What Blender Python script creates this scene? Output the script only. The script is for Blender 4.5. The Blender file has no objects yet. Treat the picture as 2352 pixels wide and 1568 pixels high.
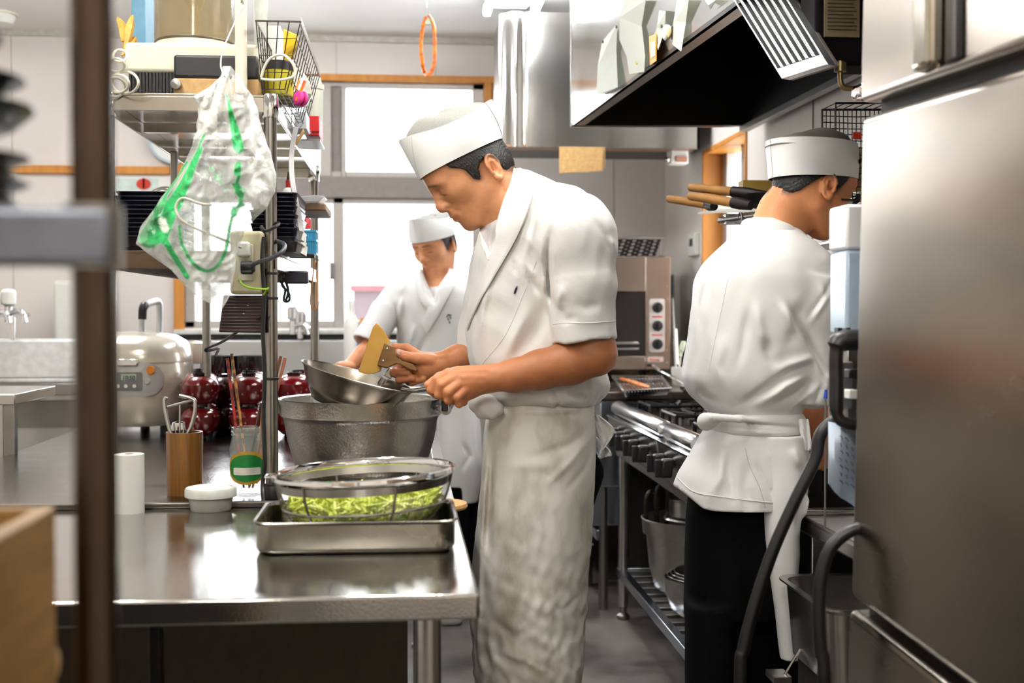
EXPO = 0.6
import bpy, bmesh, math, random
import numpy as np
from mathutils import Vector, Matrix, noise as mn
random.seed(7)
SC = bpy.context.scene
COL = SC.collection
PI = math.pi
# ------------------------------------------------------------ camera maths
F, CX, CY = 2800.0, 1176.0, 784.0
YAW = math.atan(246/2800.0); PITCH = math.atan(69/2800.0)
CAM = np.array([0.0, 0.0, 1.2])
FW = np.array([math.sin(YAW)*math.cos(PITCH), math.cos(YAW)*math.cos(PITCH), -math.sin(PITCH)])
RT = np.array([math.cos(YAW), -math.sin(YAW), 0.0])
UP = np.cross(RT, FW)
def ray(px, py): return FW + RT*(px-CX)/F + UP*(CY-py)/F
def W(px, py, D): return tuple(CAM + ray(px, py)*D)            # a point D metres deep
def P(px, py, Y):
    r = ray(px, py); return tuple(CAM + r*(Y/r[1]))              # a point at world y = Y
def PZ(px, py, z):
    r = ray(px, py); return tuple(CAM + r*((z-CAM[2])/r[2]))     # a point at height z
def PX(px, py, x):
    r = ray(px, py); return tuple(CAM + r*(x/r[0]))
RM = np.stack([RT, FW, UP])                                      # rows
def c2w(v): return CAM + np.asarray(v) @ RM                      # frame of a figure -> world
def C(px, py, D): return np.array([(px-CX)/F*D, D, (CY-py)/F*D])
# ------------------------------------------------------------ materials
def lin(c):
    if isinstance(c, str):
        c = tuple(int(c[i:i+2], 16) for i in (0, 2, 4))
    return tuple(((x/255)/12.92 if x/255 <= .04045 else ((x/255+.055)/1.055)**2.4) for x in c)
MATS = {}
def mat(name, col, rough=.5, metal=0.0, var=.06, scale=30, bump=0.0, bscale=None, stretch=(1,1,1), spec=.5,
        trans=0.0, alpha=1.0, emit=None, estr=0.0, ior=1.45, col2=None, contrast=(.35,.65), coat=0.0, sss=0.0, rvar=.0, sheen=0.0, attr=None):
    if name in MATS: return MATS[name]
    m = bpy.data.materials.new(name); m.use_nodes = True; MATS[name] = m
    nt = m.node_tree; N = nt.nodes; L = nt.links
    b = N['Principled BSDF']
    tc = N.new('ShaderNodeTexCoord'); mp = N.new('ShaderNodeMapping'); mp.inputs['Scale'].default_value = stretch
    L.new(tc.outputs['Object'], mp.inputs['Vector'])
    nz = N.new('ShaderNodeTexNoise'); nz.inputs['Scale'].default_value = scale; nz.inputs['Detail'].default_value = 5
    L.new(mp.outputs['Vector'], nz.inputs['Vector'])
    c = lin(col)
    c2 = lin(col2) if col2 else tuple(max(0, x*(1-var*3)) for x in c)
    cr = N.new('ShaderNodeValToRGB'); e = cr.color_ramp.elements
    e[0].position, e[1].position = contrast; e[0].color = (*c2, 1); e[1].color = (*c, 1)
    L.new(nz.outputs['Fac'], cr.inputs['Fac'])
    out = cr.outputs['Color']
    if attr:
        at = N.new('ShaderNodeAttribute'); at.attribute_name = attr
        mx = N.new('ShaderNodeMix'); mx.data_type = 'RGBA'; mx.blend_type = 'MULTIPLY'; mx.inputs[0].default_value = 1
        L.new(out, mx.inputs[6]); L.new(at.outputs['Color'], mx.inputs[7]); out = mx.outputs[2]
    L.new(out, b.inputs['Base Color'])
    b.inputs['Roughness'].default_value = rough; b.inputs['Metallic'].default_value = metal
    b.inputs['Specular IOR Level'].default_value = spec; b.inputs['IOR'].default_value = ior
    b.inputs['Transmission Weight'].default_value = trans; b.inputs['Alpha'].default_value = alpha
    b.inputs['Coat Weight'].default_value = coat; b.inputs['Coat Roughness'].default_value = .08
    b.inputs['Sheen Weight'].default_value = sheen
    if sss:
        b.inputs['Subsurface Weight'].default_value = sss; b.inputs['Subsurface Radius'].default_value = (.012,.004,.002); b.inputs['Subsurface Scale'].default_value = .5
    if rvar:
        mr = N.new('ShaderNodeMapRange'); mr.inputs[3].default_value = max(0.02, rough-rvar); mr.inputs[4].default_value = rough+rvar
        L.new(nz.outputs['Fac'], mr.inputs[0]); L.new(mr.outputs[0], b.inputs['Roughness'])
    if emit:
        b.inputs['Emission Color'].default_value = (*lin(emit), 1); b.inputs['Emission Strength'].default_value = estr
    if bump:
        bp = N.new('ShaderNodeBump'); bp.inputs['Strength'].default_value = bump; bp.inputs['Distance'].default_value = .002
        if bscale:
            n2 = N.new('ShaderNodeTexNoise'); n2.inputs['Scale'].default_value = bscale; n2.inputs['Detail'].default_value = 3
            L.new(mp.outputs['Vector'], n2.inputs['Vector']); L.new(n2.outputs['Fac'], bp.inputs['Height'])
        else: L.new(nz.outputs['Fac'], bp.inputs['Height'])
        L.new(bp.outputs['Normal'], b.inputs['Normal'])
    return m
STEEL = mat('brushed_steel', (198,196,194), .26, 1.0, .012, 18, stretch=(1,1,6), rvar=.03)
STEELH = mat('brushed_steel_flat', (196,194,190), .20, 1.0, .04, 14, stretch=(1,12,6), rvar=.07, bump=.05)
STEELD = mat('dull_steel', (150,147,143), .36, 1.0, .04, 9, rvar=.05)
CHROME = mat('chrome', (225,225,226), .08, 1.0, .01, 10)
ALU = mat('hammered_aluminium', (190,187,180), .33, 1.0, .05, 40, rvar=.06)
BLACKP = mat('black_plastic', (20,20,22), .4, var=.1)
BLACKM = mat('black_iron', (24,23,23), .45, .6, var=.1)
WHITEP = mat('white_plastic', (232,231,224), .35, var=.01)
CREAM = mat('cream_plastic', (222,218,198), .4, var=.02)
PAPER = mat('paper', (236,236,230), .8, var=.01)
WOODO = mat('orange_wood', (206,140,62), .45, col2=(186,120,48), scale=6, stretch=(6,6,.6), contrast=(.3,.7))
WOODL = mat('pale_wood', (200,164,110), .5, col2=(178,140,86), scale=8, stretch=(8,1,8), contrast=(.3,.7))
# ------------------------------------------------------------ mesh builder
class MB:
    def __init__(s): s.v = []; s.f = []; s.m = []; s.cur = 0
    def add(s, vs, fs):
        o = len(s.v); s.v += [tuple(map(float, v)) for v in vs]
        for f in fs: s.f.append(tuple(i+o for i in f)); s.m.append(s.cur)
        return s
    def box(s, x0, x1, y0, y1, z0, z1, M=None):
        vs = [(x,y,z) for x in (x0,x1) for y in (y0,y1) for z in (z0,z1)]
        if M is not None: vs = [tuple(M @ Vector(v)) for v in vs]
        return s.add(vs, [(0,1,3,2),(4,6,7,5),(0,4,5,1),(2,3,7,6),(0,2,6,4),(1,5,7,3)])
    def prism(s, pts, d):            # polygon swept by vector d
        n = len(pts); d = np.array(d)
        vs = [tuple(p) for p in pts] + [tuple(np.array(p)+d) for p in pts]
        fs = [tuple(range(n-1,-1,-1)), tuple(range(n, 2*n))] + [(i,(i+1)%n,n+(i+1)%n,n+i) for i in range(n)]
        return s.add(vs, fs)
    def grid(s, g, closeu=False, closev=False):   # g[i][j] points
        nu, nv = len(g), len(g[0]); vs = [p for r in g for p in r]; fs = []
        for i in range(nu if closeu else nu-1):
            for j in range(nv if closev else nv-1):
                a, b = i, (i+1) % nu; c, d = j, (j+1) % nv
                fs.append((a*nv+c, b*nv+c, b*nv+d, a*nv+d))
        return s.add(vs, fs)
    def tube(s, pts, r, n=10, closed=False, caps=True):
        pts = [np.array(p, float) for p in pts]; m = len(pts); rings = []
        rs = r if hasattr(r, '__len__') else [r]*m
        up = None
        for i, p in enumerate(pts):
            if closed: t = pts[(i+1) % m]-pts[i-1]
            else: t = pts[min(i+1, m-1)]-pts[max(i-1, 0)]
            t = t/(np.linalg.norm(t)+1e-12)
            if up is None:
                up = np.array([0,0,1.0]) if abs(t[2]) < .9 else np.array([1.0,0,0])
            a = np.cross(t, up); a /= np.linalg.norm(a)+1e-12; b = np.cross(a, t); up = b
            rings.append([p+rs[i]*(a*math.cos(2*PI*k/n)+b*math.sin(2*PI*k/n)) for k in range(n)])
        o = len(s.v); s.grid(rings, closeu=closed, closev=True)
        if caps and not closed:
            s.f.append(tuple(range(o, o+n))); s.m.append(s.cur)
            s.f.append(tuple(range(o+(m-1)*n+n-1, o+(m-1)*n-1, -1))); s.m.append(s.cur)
        return s
    def lathe(s, prof, c=(0,0,0), n=40, ax=(0,0,1), sx=1, sy=1, caps=True):    # prof: (r, h)
        ax = np.array(ax, float); ax /= np.linalg.norm(ax); c = np.array(c, float)
        u = np.cross(ax, [0,1,0]) if abs(ax[1]) < .9 else np.cross(ax, [1,0,0]); u /= np.linalg.norm(u); w = np.cross(ax, u)
        g = [[c+ax*h+r*(sx*u*math.cos(2*PI*k/n)+sy*w*math.sin(2*PI*k/n)) for k in range(n)] for r, h in prof]
        o = len(s.v); s.grid(g, closev=True)
        if not caps or prof[0] == prof[-1]: return s
        if prof[0][0] > 1e-5: s.f.append(tuple(range(o+n-1, o-1, -1))); s.m.append(s.cur)
        if prof[-1][0] > 1e-5: m = len(prof); s.f.append(tuple(range(o+(m-1)*n, o+m*n))); s.m.append(s.cur)
        return s
    def sheet(s, g, th, closev=False):      # a surface given a thickness
        g = np.array(g, float); du = np.gradient(g, axis=0); dv = np.gradient(g, axis=1)
        if closev:
            dv = np.roll(g, -1, 1)-np.roll(g, 1, 1)
        nrm = np.cross(du, dv); nrm /= np.linalg.norm(nrm, axis=2, keepdims=True)+1e-9
        a = g+nrm*th/2; b = g-nrm*th/2; nu, nv = g.shape[:2]
        if closev:
            ring = np.concatenate([a, b[::-1]], 0); return s.grid(ring, closeu=True, closev=True)
        s.grid(a); s.grid(b[:, ::-1])
        edge = [(i,0) for i in range(nu)]+[(nu-1,j) for j in range(1,nv)]+[(i,nv-1) for i in range(nu-2,-1,-1)]+[(0,j) for j in range(nv-2,0,-1)]
        return s.grid([[a[i,j] for i,j in edge],[b[i,j] for i,j in edge]], closev=True)
def interp(tab, x):
    xs = [t[0] for t in tab]; return [float(np.interp(x, xs, [t[k] for t in tab])) for k in range(1, len(tab[0]))]
def smooth_path(pts, n=8, closed=False):
    pts = [np.array(p, float) for p in pts]; out = []; m = len(pts)
    rng = range(m) if closed else range(m-1)
    for i in rng:
        if closed: p0,p1,p2,p3 = pts[i-1],pts[i],pts[(i+1)%m],pts[(i+2)%m]
        else: p0,p1,p2,p3 = pts[max(i-1,0)],pts[i],pts[i+1],pts[min(i+2,m-1)]
        for k in range(n):
            t = k/n; out.append(.5*((2*p1)+(-p0+p2)*t+(2*p0-5*p1+4*p2-p3)*t*t+(-p0+3*p1-3*p2+p3)*t**3))
    if not closed: out.append(pts[-1])
    return out
def rrect(x0, x1, y0, y1, r, n=6):
    out = []
    for cx, cy, a0 in ((x1-r,y1-r,0),(x0+r,y1-r,PI/2),(x0+r,y0+r,PI),(x1-r,y0+r,1.5*PI)):
        for k in range(n+1): a = a0+PI/2*k/n; out.append((cx+r*math.cos(a), cy+r*math.sin(a)))
    return out
# ------------------------------------------------------------ objects
def root_of(o):
    while o.parent: o = o.parent
    return o
def obj(name, mb, material, parent=None, bevel=0.0, segs=2, auto=38, origin=None, smooth=True, attrs=None):
    me = bpy.data.meshes.new(name)
    if isinstance(mb, MB): V, Fc, Mi = mb.v, mb.f, mb.m
    else: V, Fc = mb; Mi = None
    V = np.array(V, float).reshape(-1, 3)
    mats = material if isinstance(material, (list, tuple)) else [material]
    if parent is None:
        if origin is None:
            lo, hi = V.min(0), V.max(0); origin = ((lo[0]+hi[0])/2, (lo[1]+hi[1])/2, lo[2])
        V = V-np.array(origin)
    else:
        im = root_of(parent).matrix_basis.inverted(); A = np.array(im)
        V = V @ A[:3,:3].T + A[:3,3]
    me.from_pydata(V.tolist(), [], [tuple(map(int, f)) for f in Fc] if isinstance(Fc, list) else Fc.tolist())
    for m in mats: me.materials.append(m)
    if Mi and len(mats) > 1: me.polygons.foreach_set('material_index', Mi)
    if smooth:
        bm = bmesh.new(); bm.from_mesh(me)
        bmesh.ops.recalc_face_normals(bm, faces=bm.faces)
        if auto:
            th = math.radians(auto)
            for e in bm.edges:
                if len(e.link_faces) == 2 and e.calc_face_angle(0) > th: e.smooth = False
        for f in bm.faces: f.smooth = True
        bm.to_mesh(me); bm.free()
    if attrs:
        for k, arr in attrs.items():
            a = me.attributes.new(k, 'FLOAT_COLOR', 'POINT')
            arr = np.asarray(arr, np.float32)
            if arr.shape[1] == 3: arr = np.concatenate([arr, np.ones((len(arr),1), np.float32)], 1)
            a.data.foreach_set('color', arr.ravel())
    o = bpy.data.objects.new(name, me); COL.objects.link(o)
    if parent is None: o.location = origin
    else: o.parent = parent
    if bevel:
        md = o.modifiers.new('bevel', 'BEVEL'); md.width = bevel; md.segments = segs; md.limit_method = 'ANGLE'; md.angle_limit = math.radians(40)
    return o
def tag(o, label=None, cat=None, group=None, kind=None):
    if label: o['label'] = label
    if cat: o['category'] = cat
    if group: o['group'] = group
    if kind: o['kind'] = kind
    return o
def thing(name, label, cat, loc=(0,0,0), group=None):
    o = bpy.data.objects.new(name, None); COL.objects.link(o); o.empty_display_size = .05; o.location = loc
    o.matrix_basis = Matrix.Translation(loc)
    return tag(o, label, cat, group)
def one(name, mb, material, label, cat, group=None, **k):
    return tag(obj(name, mb, material, **k), label, cat, group)
def struct(name, mb, material, parent=None, **k):
    o = obj(name, mb, material, parent, **k)
    if parent is None: o['kind'] = 'structure'
    return o
def dup(root, loc=None, rotz=None, label=None, group=None, rot=None, scale=None):
    def cp(o, par):
        c = o.copy(); COL.objects.link(c); c.parent = par
        for ch in [x for x in bpy.data.objects if x.parent == o]: cp(ch, c)
        return c
    r = cp(root, None)
    if loc is not None: r.location = loc
    if rotz is not None: r.rotation_euler = (0,0,rotz)
    if rot is not None: r.rotation_euler = rot
    if scale is not None: r.scale = scale
    if label: r['label'] = label
    if group: r['group'] = group
    return r
# ------------------------------------------------------------ distance fields for bodies and cloth
class Field:
    """a solid sampled on a grid, in the figure frame (x right, y away, z up), metres"""
    def __init__(s, lo, hi, h):
        s.lo = np.array(lo, float); s.h = h
        n = np.ceil((np.array(hi)-s.lo)/h).astype(int)+1
        s.ax = [(s.lo[i]+h*np.arange(n[i])).astype(np.float32) for i in range(3)]
        s.d = np.full(n, .2, np.float32)
    def sl(s, lo, hi):
        out = []
        for i in range(3):
            a = int(max(0, math.floor((lo[i]-s.lo[i])/s.h))); b = int(min(s.d.shape[i], math.ceil((hi[i]-s.lo[i])/s.h)+1))
            out.append(slice(a, max(a, b)))
        return tuple(out)
    def apply(s, fn, lo, hi, k, mode):
        pad = max(k, .004)*1.5+3*s.h
        q = s.sl(np.array(lo)-pad, np.array(hi)+pad)
        if any(x.stop <= x.start for x in q): return s
        X = s.ax[0][q[0]][:,None,None]; Y = s.ax[1][q[1]][None,:,None]; Z = s.ax[2][q[2]][None,None,:]
        e = fn(X, Y, Z).astype(np.float32); d = s.d[q]
        e = np.broadcast_to(e, d.shape)
        if mode == '+':
            m = np.maximum(k-np.abs(d-e), 0)/k if k > 0 else 0; r = np.minimum(d, e)-m*m*k*.25
        else:
            m = np.maximum(k-np.abs(d+e), 0)/k if k > 0 else 0; r = np.maximum(d, -e)+m*m*k*.25
        s.d[q] = r
        return s
    def cone(s, a, ra, b=None, rb=None, k=.01, mode='+'):      # a capsule that tapers
        a = np.array(a, float); b = a if b is None else np.array(b, float); rb = ra if rb is None else rb
        lo = np.minimum(a-ra, b-rb); hi = np.maximum(a+ra, b+rb); ab = b-a; L2 = float(ab@ab)+1e-12
        def fn(X, Y, Z):
            t = np.clip(((X-a[0])*ab[0]+(Y-a[1])*ab[1]+(Z-a[2])*ab[2])/L2, 0, 1)
            return np.sqrt((X-a[0]-t*ab[0])**2+(Y-a[1]-t*ab[1])**2+(Z-a[2]-t*ab[2])**2)-(ra+(rb-ra)*t)
        return s.apply(fn, lo, hi, k, mode)
    def chain(s, pts, k=.008, mode='+'):                        # (point, radius) list
        for (a, ra), (b, rb) in zip(pts[:-1], pts[1:]): s.cone(a, ra, b, rb, k, mode)
        return s
    def ell(s, c, r, R=None, k=.01, mode='+', p=2.0):
        c = np.array(c, float); r = np.array(r, float); R = np.eye(3) if R is None else np.array(R)   # rows = axes
        m = np.abs(R.T) @ r
        def fn(X, Y, Z):
            dx, dy, dz = X-c[0], Y-c[1], Z-c[2]
            u = (dx*R[0,0]+dy*R[0,1]+dz*R[0,2]); v = (dx*R[1,0]+dy*R[1,1]+dz*R[1,2]); w = (dx*R[2,0]+dy*R[2,1]+dz*R[2,2])
            if p == 2:
                k0 = np.sqrt((u/r[0])**2+(v/r[1])**2+(w/r[2])**2); k1 = np.sqrt((u/r[0]**2)**2+(v/r[1]**2)**2+(w/r[2]**2)**2)+1e-6
                return k0*(k0-1)/k1
            return ((np.abs(u/r[0])**p+np.abs(v/r[1])**p+np.abs(w/r[2])**p)**(1/p)-1)*r.min()
        return s.apply(fn, c-m, c+m, k, mode)
    def loft(s, tab, k=.01, mode='+', p=2.2):
        """tab rows: z, cx, cy, a, b   (ascending z)"""
        tab = sorted(tab); T = np.array(tab, float)
        lo = [(T[:,1]-T[:,3]).min(), (T[:,2]-T[:,4]).min(), T[0,0]]; hi = [(T[:,1]+T[:,3]).max(), (T[:,2]+T[:,4]).max(), T[-1,0]]
        def fn(X, Y, Z):
            z = Z.ravel(); g = [np.interp(z, T[:,0], T[:,i])[None,None,:] for i in range(1,5)]
            kk = np.array([.25,.5,.25]); 
            q = ((np.abs((X-g[0])/g[2])**p+np.abs((Y-g[1])/g[3])**p)**(1/p)-1)*np.minimum(g[2], g[3])
            e = np.maximum(T[0,0]-z, z-T[-1,0])[None,None,:]
            return np.maximum(q, e)
        return s.apply(fn, lo, hi, k, mode)
    def cut(s, p, n):           # keep the side the normal points away from
        p = np.array(p, float); n = np.array(n, float); n /= np.linalg.norm(n)
        X = s.ax[0][:,None,None]; Y = s.ax[1][None,:,None]; Z = s.ax[2][None,None,:]
        s.d = np.maximum(s.d, ((X-p[0])*n[0]+(Y-p[1])*n[1]+(Z-p[2])*n[2]).astype(np.float32)); return s
    def disp(s, fn):
        X = s.ax[0][:,None,None]; Y = s.ax[1][None,:,None]; Z = s.ax[2][None,None,:]
        s.d = s.d-fn(X, Y, Z).astype(np.float32); return s
    def mesh(s, world=True, smooth=1):
        d = s.d; d = np.pad(d, 1, constant_values=.2); lo = s.lo-s.h; g = d < 0
        n = np.array(d.shape); cells = np.zeros(n-1, np.int8)
        cor = [(i,j,k) for i in (0,1) for j in (0,1) for k in (0,1)]
        for i,j,k in cor: cells += g[i:n[0]-1+i, j:n[1]-1+j, k:n[2]-1+k]
        idx = np.argwhere((cells > 0) & (cells < 8)); N = len(idx)
        vals = np.stack([d[idx[:,0]+i, idx[:,1]+j, idx[:,2]+k] for i,j,k in cor], 1)
        acc = np.zeros((N,3)); cnt = np.zeros(N)
        for a in range(8):
            for b in range(a+1, 8):
                ca, cb = np.array(cor[a]), np.array(cor[b])
                if abs(ca-cb).sum() != 1: continue
                va, vb = vals[:,a], vals[:,b]; m = (va < 0) != (vb < 0)
                t = np.where(m, va/np.where(m, va-vb, 1), 0)
                acc += m[:,None]*(ca+t[:,None]*(cb-ca)); cnt += m
        V = lo+(idx+acc/cnt[:,None])*s.h
        idm = -np.ones(n-1, np.int64); idm[tuple(idx.T)] = np.arange(N)
        Q = []
        for ax in range(3):
            o = [0,0,0]; o[ax] = 1; sl0 = [slice(0,n[i]-o[i]) for i in range(3)]; sl1 = [slice(o[i],n[i]) for i in range(3)]
            ch = np.argwhere(g[tuple(sl0)] != g[tuple(sl1)])
            u, v = (ax+1) % 3, (ax+2) % 3
            ch = ch[(ch[:,u] > 0) & (ch[:,v] > 0)]
            def cell(du, dv):
                c = ch.copy(); c[:,u] -= du; c[:,v] -= dv; return idm[tuple(c.T)]
            q = np.stack([cell(1,1), cell(0,1), cell(0,0), cell(1,0)], 1)
            ins = g[tuple(ch.T)]; q[~ins] = q[~ins][:, ::-1]
            Q.append(q)
        Q = np.concatenate(Q); Q = Q[(Q >= 0).all(1)]
        for _ in range(smooth):
            s0 = np.zeros_like(V); c0 = np.zeros(len(V))
            for a in range(4):
                for b in (1,3): np.add.at(s0, Q[:,a], V[Q[:,(a+b)%4]]); np.add.at(c0, Q[:,a], 1)
            V = V*.5+.5*s0/np.maximum(c0,1)[:,None]
        return (c2w(V) if world else V), Q
def join(ms):
    V, Fs, o = [], [], 0
    for v, f in ms: V.append(v); Fs.append(f+o); o += len(v)
    return np.concatenate(V), np.concatenate(Fs)
def vnoise(X, Y, Z, sc, seed=0):       # cheap smooth noise for folds
    r = np.random.RandomState(seed); o = 0
    for i in range(5):
        k = r.normal(size=3)*sc; ph = r.uniform(0, 6.28)
        o = o+np.sin(X*k[0]+Y*k[1]+Z*k[2]+ph+1.2*np.sin(X*k[1]*.6+Z*k[0]*.5+ph*2))
    return o/5
# ============================================================ ROOM
WALL = mat('wall_panel_paint', (230,223,215), .45, var=.02, scale=3, bump=.05, bscale=60)
WALLB = mat('back_wall_paint', (228,220,214), .5, var=.02, scale=3)
CEILM = mat('ceiling_paint', (240,238,234), .7, var=.01, scale=3)
FLOORM = mat('stained_concrete', (118,112,106), .34, col2=(74,70,68), scale=5, contrast=(.36,.66), bump=.25, bscale=45, rvar=.14)
FRAMEM = mat('window_aluminium', (176,170,164), .4, .4, var=.02)
FRAMED = mat('grey_transom', (138,128,124), .5, var=.03)
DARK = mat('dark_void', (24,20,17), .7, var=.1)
GLASS = mat('window_glass', (250,250,250), .02, alpha=.06, var=0)
YB, XR, XL, YF, ZC = 6.3, 1.36, -2.7, -1.6, 2.60
struct('floor', MB().box(XL-.1, XR+.6, YF-.1, YB+.1, -.1, 0), FLOORM, smooth=False)
struct('ceiling', MB().box(XL-.1, XR+.6, YF-.1, YB+.1, ZC, ZC+.1), CEILM, smooth=False)
struct('wall_left', MB().box(XL-.1, XL, YF, YB, 0, ZC), WALL, smooth=False)
struct('wall_front', MB().box(XL, XR+.5, YF-.1, YF, 0, ZC), WALL, smooth=False)
# back wall with the window opening
w0, w1 = P(424, 700, YB)[0], P(1112, 300, YB)[0]; zt, zb = P(800, 188, YB)[2], P(800, 752, YB)[2]
w2 = P(1134, 300, YB)[0]; w3 = P(1300, 300, YB)[0]
m = MB()
m.box(XL, w0, YB, YB+.12, 0, ZC); m.box(w0, w3, YB, YB+.12, 0, zb); m.box(w0, w3, YB, YB+.12, zt, ZC)
m.box(w1, w2, YB, YB+.12, zb, zt); m.box(w2, w3, YB, YB+.12, zb, 2.1); m.box(w3, XR+.5, YB, YB+.12, 0, ZC)
wb = struct('wall_back', m, WALLB, smooth=False)
SEAM = mat('panel_seam', (186,178,166), .6)
m = MB()
for px in (772, 1000, 1410): x = P(px, 100, YB)[0]; m.box(x-.0018, x+.0018, YB-.003, YB, zt if px < 1200 else 0.9, ZC)
for x in (-1.95, -2.3, -1.6): m.box(x-.0018, x+.0018, YB-.003, YB, 1.1, ZC)
obj('panel_seam', m, SEAM, wb, smooth=False)
struct('trim_1', MB().box(XL, XR, YB-.02, YB, ZC-.03, ZC), mat('cornice_paint', (200,196,186), .5), smooth=False)
# window_1: upper and lower rows
ztr0, ztr1 = P(900, 455, YB)[2], P(900, 408, YB)[2]
m = MB(); fr = .035
m.box(w0, w1, YB+.01, YB+.09, zt-.03, zt); m.box(w0, w1, YB+.01, YB+.09, zb, zb+.035)
m.box(w0, w0+.05, YB+.01, YB+.09, zb, zt); m.box(w1-.06, w1, YB+.01, YB+.09, zb, zt)
for px0, px1 in ((735, 761), (784, 795)):
    a, b = P(px0, 300, YB)[0], P(px1, 300, YB)[0]; m.box(a, b, YB-.01, YB+.07, ztr1, zt-.03)
m.box(P(765, 600, YB)[0], P(790, 600, YB)[0], YB, YB+.08, zb, ztr0)
m.box(w0+.05, w1-.06, YB+.0, YB+.05, ztr0-.03, ztr0); m.box(w0+.05, w1-.06, YB+.0, YB+.05, ztr1, ztr1+.03)
W1 = struct('window_1', m, FRAMEM, bevel=.004)
obj('transom', MB().box(w0, w1, YB-.03, YB+.1, ztr0, ztr1).box(P(761,300,YB)[0], P(784,300,YB)[0], YB+.01, YB+.06, ztr1, zt-.02), FRAMED, W1, smooth=False)
obj('pane', MB().box(w0+.02, w1-.02, YB+.055, YB+.06, zb, zt), GLASS, W1, smooth=False)
obj('latch', MB().box(P(758,600,YB)[0], P(766,600,YB)[0], YB-.03, YB+.01, P(0,640,YB)[2], P(0,600,YB)[2]), FRAMED, W1, bevel=.004)
struct('trim_2', MB().box(w0-.06, w1+.05, YB-.025, YB+.01, zt, P(800,172,YB)[2]).box(w1, w1+.04, YB-.025, YB+.01, ztr0-.3, zt).box(w0-.05, w0, YB-.025, YB+.01, zb-.05, zt), WOODO, bevel=.003)
struct('trim_3', MB().box(w2-.005, w2+.035, YB-.025, YB+.01, 1.5, P(800,172,YB)[2]).box(w2, w3, YB-.025, YB+.01, zt, P(800,172,YB)[2]), WOODO, bevel=.003)
W2 = struct('window_2', MB().box(w2+.03, w2+.08, YB+.01, YB+.08, 2.1, zt).box(w2, w3, YB+.01, YB+.08, zt-.03, zt).box(w2, w3, YB+.01, YB+.08, 2.1, 2.13), FRAMEM, bevel=.004)
obj('pane', MB().box(w2+.01, w3-.01, YB+.045, YB+.05, 2.105, zt-.005), GLASS, W2, smooth=False)
struct('trim_4', MB().box(w0-.04, w1+.03, YB-.09, YB+.02, P(0,768,YB)[2], P(0,757,YB)[2]), mat('sill_white', (226,226,222), .35), bevel=.004)
struct('trim_5', MB().box(w0-.04, w1+.03, YB-.07, YB, P(0,779,YB)[2], P(0,768,YB)[2]), DARK, smooth=False)
struct('trim_6', MB().box(XL, P(392,390,YB)[0], YB-.03, YB, P(300,401,YB)[2], P(300,383,YB)[2]), WOODO, bevel=.003)
# a building across the lane, seen through the window
OUT = mat('outside_render', (112,98,104), .9, var=.01)
bo = thing('neighbouring_building', 'pale pinkish building wall across the lane, blurred beyond the window', 'building', (0.1, 8.5, 0))
obj('wall', MB().box(-.35, 1.6, 8.4, 8.7, 0, P(900, 668, 8.4)[2]), OUT, bo, smooth=False)
obj('roof_edge', MB().box(-.37, 1.6, 8.36, 8.7, P(900, 668, 8.4)[2], P(900, 655, 8.4)[2]), mat('pink_trim', (140,84,92), .8), bo, smooth=False)
# right wall with a recessed window
y0, y1 = PX(1716, 500, XR)[1], PX(1617, 500, XR)[1]; zr0, zr1 = .95, 1.93
m = MB(); m.box(XR, XR+.12, YF, y0, 0, ZC); m.box(XR, XR+.12, y1, YB, 0, ZC); m.box(XR, XR+.12, y0, y1, 0, zr0); m.box(XR, XR+.12, y0, y1, zr1, ZC)
wr = struct('wall_right', m, WALL, smooth=False)
m = MB()
for px in (1868,): y = PX(px, 300, XR)[1]; m.box(XR-.003, XR, y-.003, y+.003, .8, ZC)
m.box(XR-.003, XR, 3.1, 3.106, .8, ZC)
obj('panel_seam', m, mat('dark_seam', (116,104,78), .6), wr, smooth=False)
struct('trim_7', MB().box(XR-.01, XR+.13, y1-.02, y1, zr0, zr1).box(XR-.01, XR+.13, y0, y0+.012, zr0, zr1).box(XR-.01, XR+.13, y0, y1, zr1-.02, zr1).box(XR-.01, XR+.13, y0, y1, zr0, zr0+.02), WOODO, bevel=.002)
W3 = struct('window_3', MB().box(XR+.08, XR+.12, y0+.01, y0+.09, zr0, zr1).box(XR+.08, XR+.12, y1-.09, y1-.02, zr0, zr1).box(XR+.08, XR+.12, (y0+y1)/2-.03, (y0+y1)/2+.03, zr0, zr1), FRAMEM, bevel=.003)
obj('pane', MB().box(XR+.10, XR+.105, y0, y1, zr0, zr1), GLASS, W3, smooth=False)
struct('window_1_sky', MB(), GLASS) if False else None
# ============================================================ LAMPS
TUBE = mat('fluorescent_tube', (255,255,250), .4, emit=(250,252,255), estr=52)
LAMPB = mat('lamp_white', (240,240,238), .4)
def lamp(x, y0, y1, label, power, n=2, tm=None):
    t = thing('ceiling_light', label, 'ceiling light', (x, (y0+y1)/2, ZC-.06), 'fluorescent ceiling lights')
    obj('housing', MB().prism([(x-.13,y0,ZC),(x+.13,y0,ZC),(x+.07,y0,ZC-.05),(x-.07,y0,ZC-.05)], (0,y1-y0,0)), LAMPB, t, smooth=False)
    for k in range(n):
        xx = x+(-.105+.21*k/(max(1,n-1)))
        obj('tube', MB().lathe([(.017,0),(.017,y1-y0-.06)], (xx, y0+.03, ZC-.075), 14, (0,1,0)), tm or TUBE, t)
        for yy in (y0+.02, y1-.035): obj('lamp_holder', MB().box(xx-.015, xx+.015, yy, yy+.015, ZC-.095, ZC-.04), LAMPB, t, bevel=.003)
    return t
lamp(.47, 4.22, 5.45, 'twin-tube ceiling light glowing beside the steel extractor over the oven', 38)
lamp(-1.22, 4.02, 5.25, 'twin-tube ceiling light above the storage rack, mostly cut off by the frame', 38)
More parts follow.
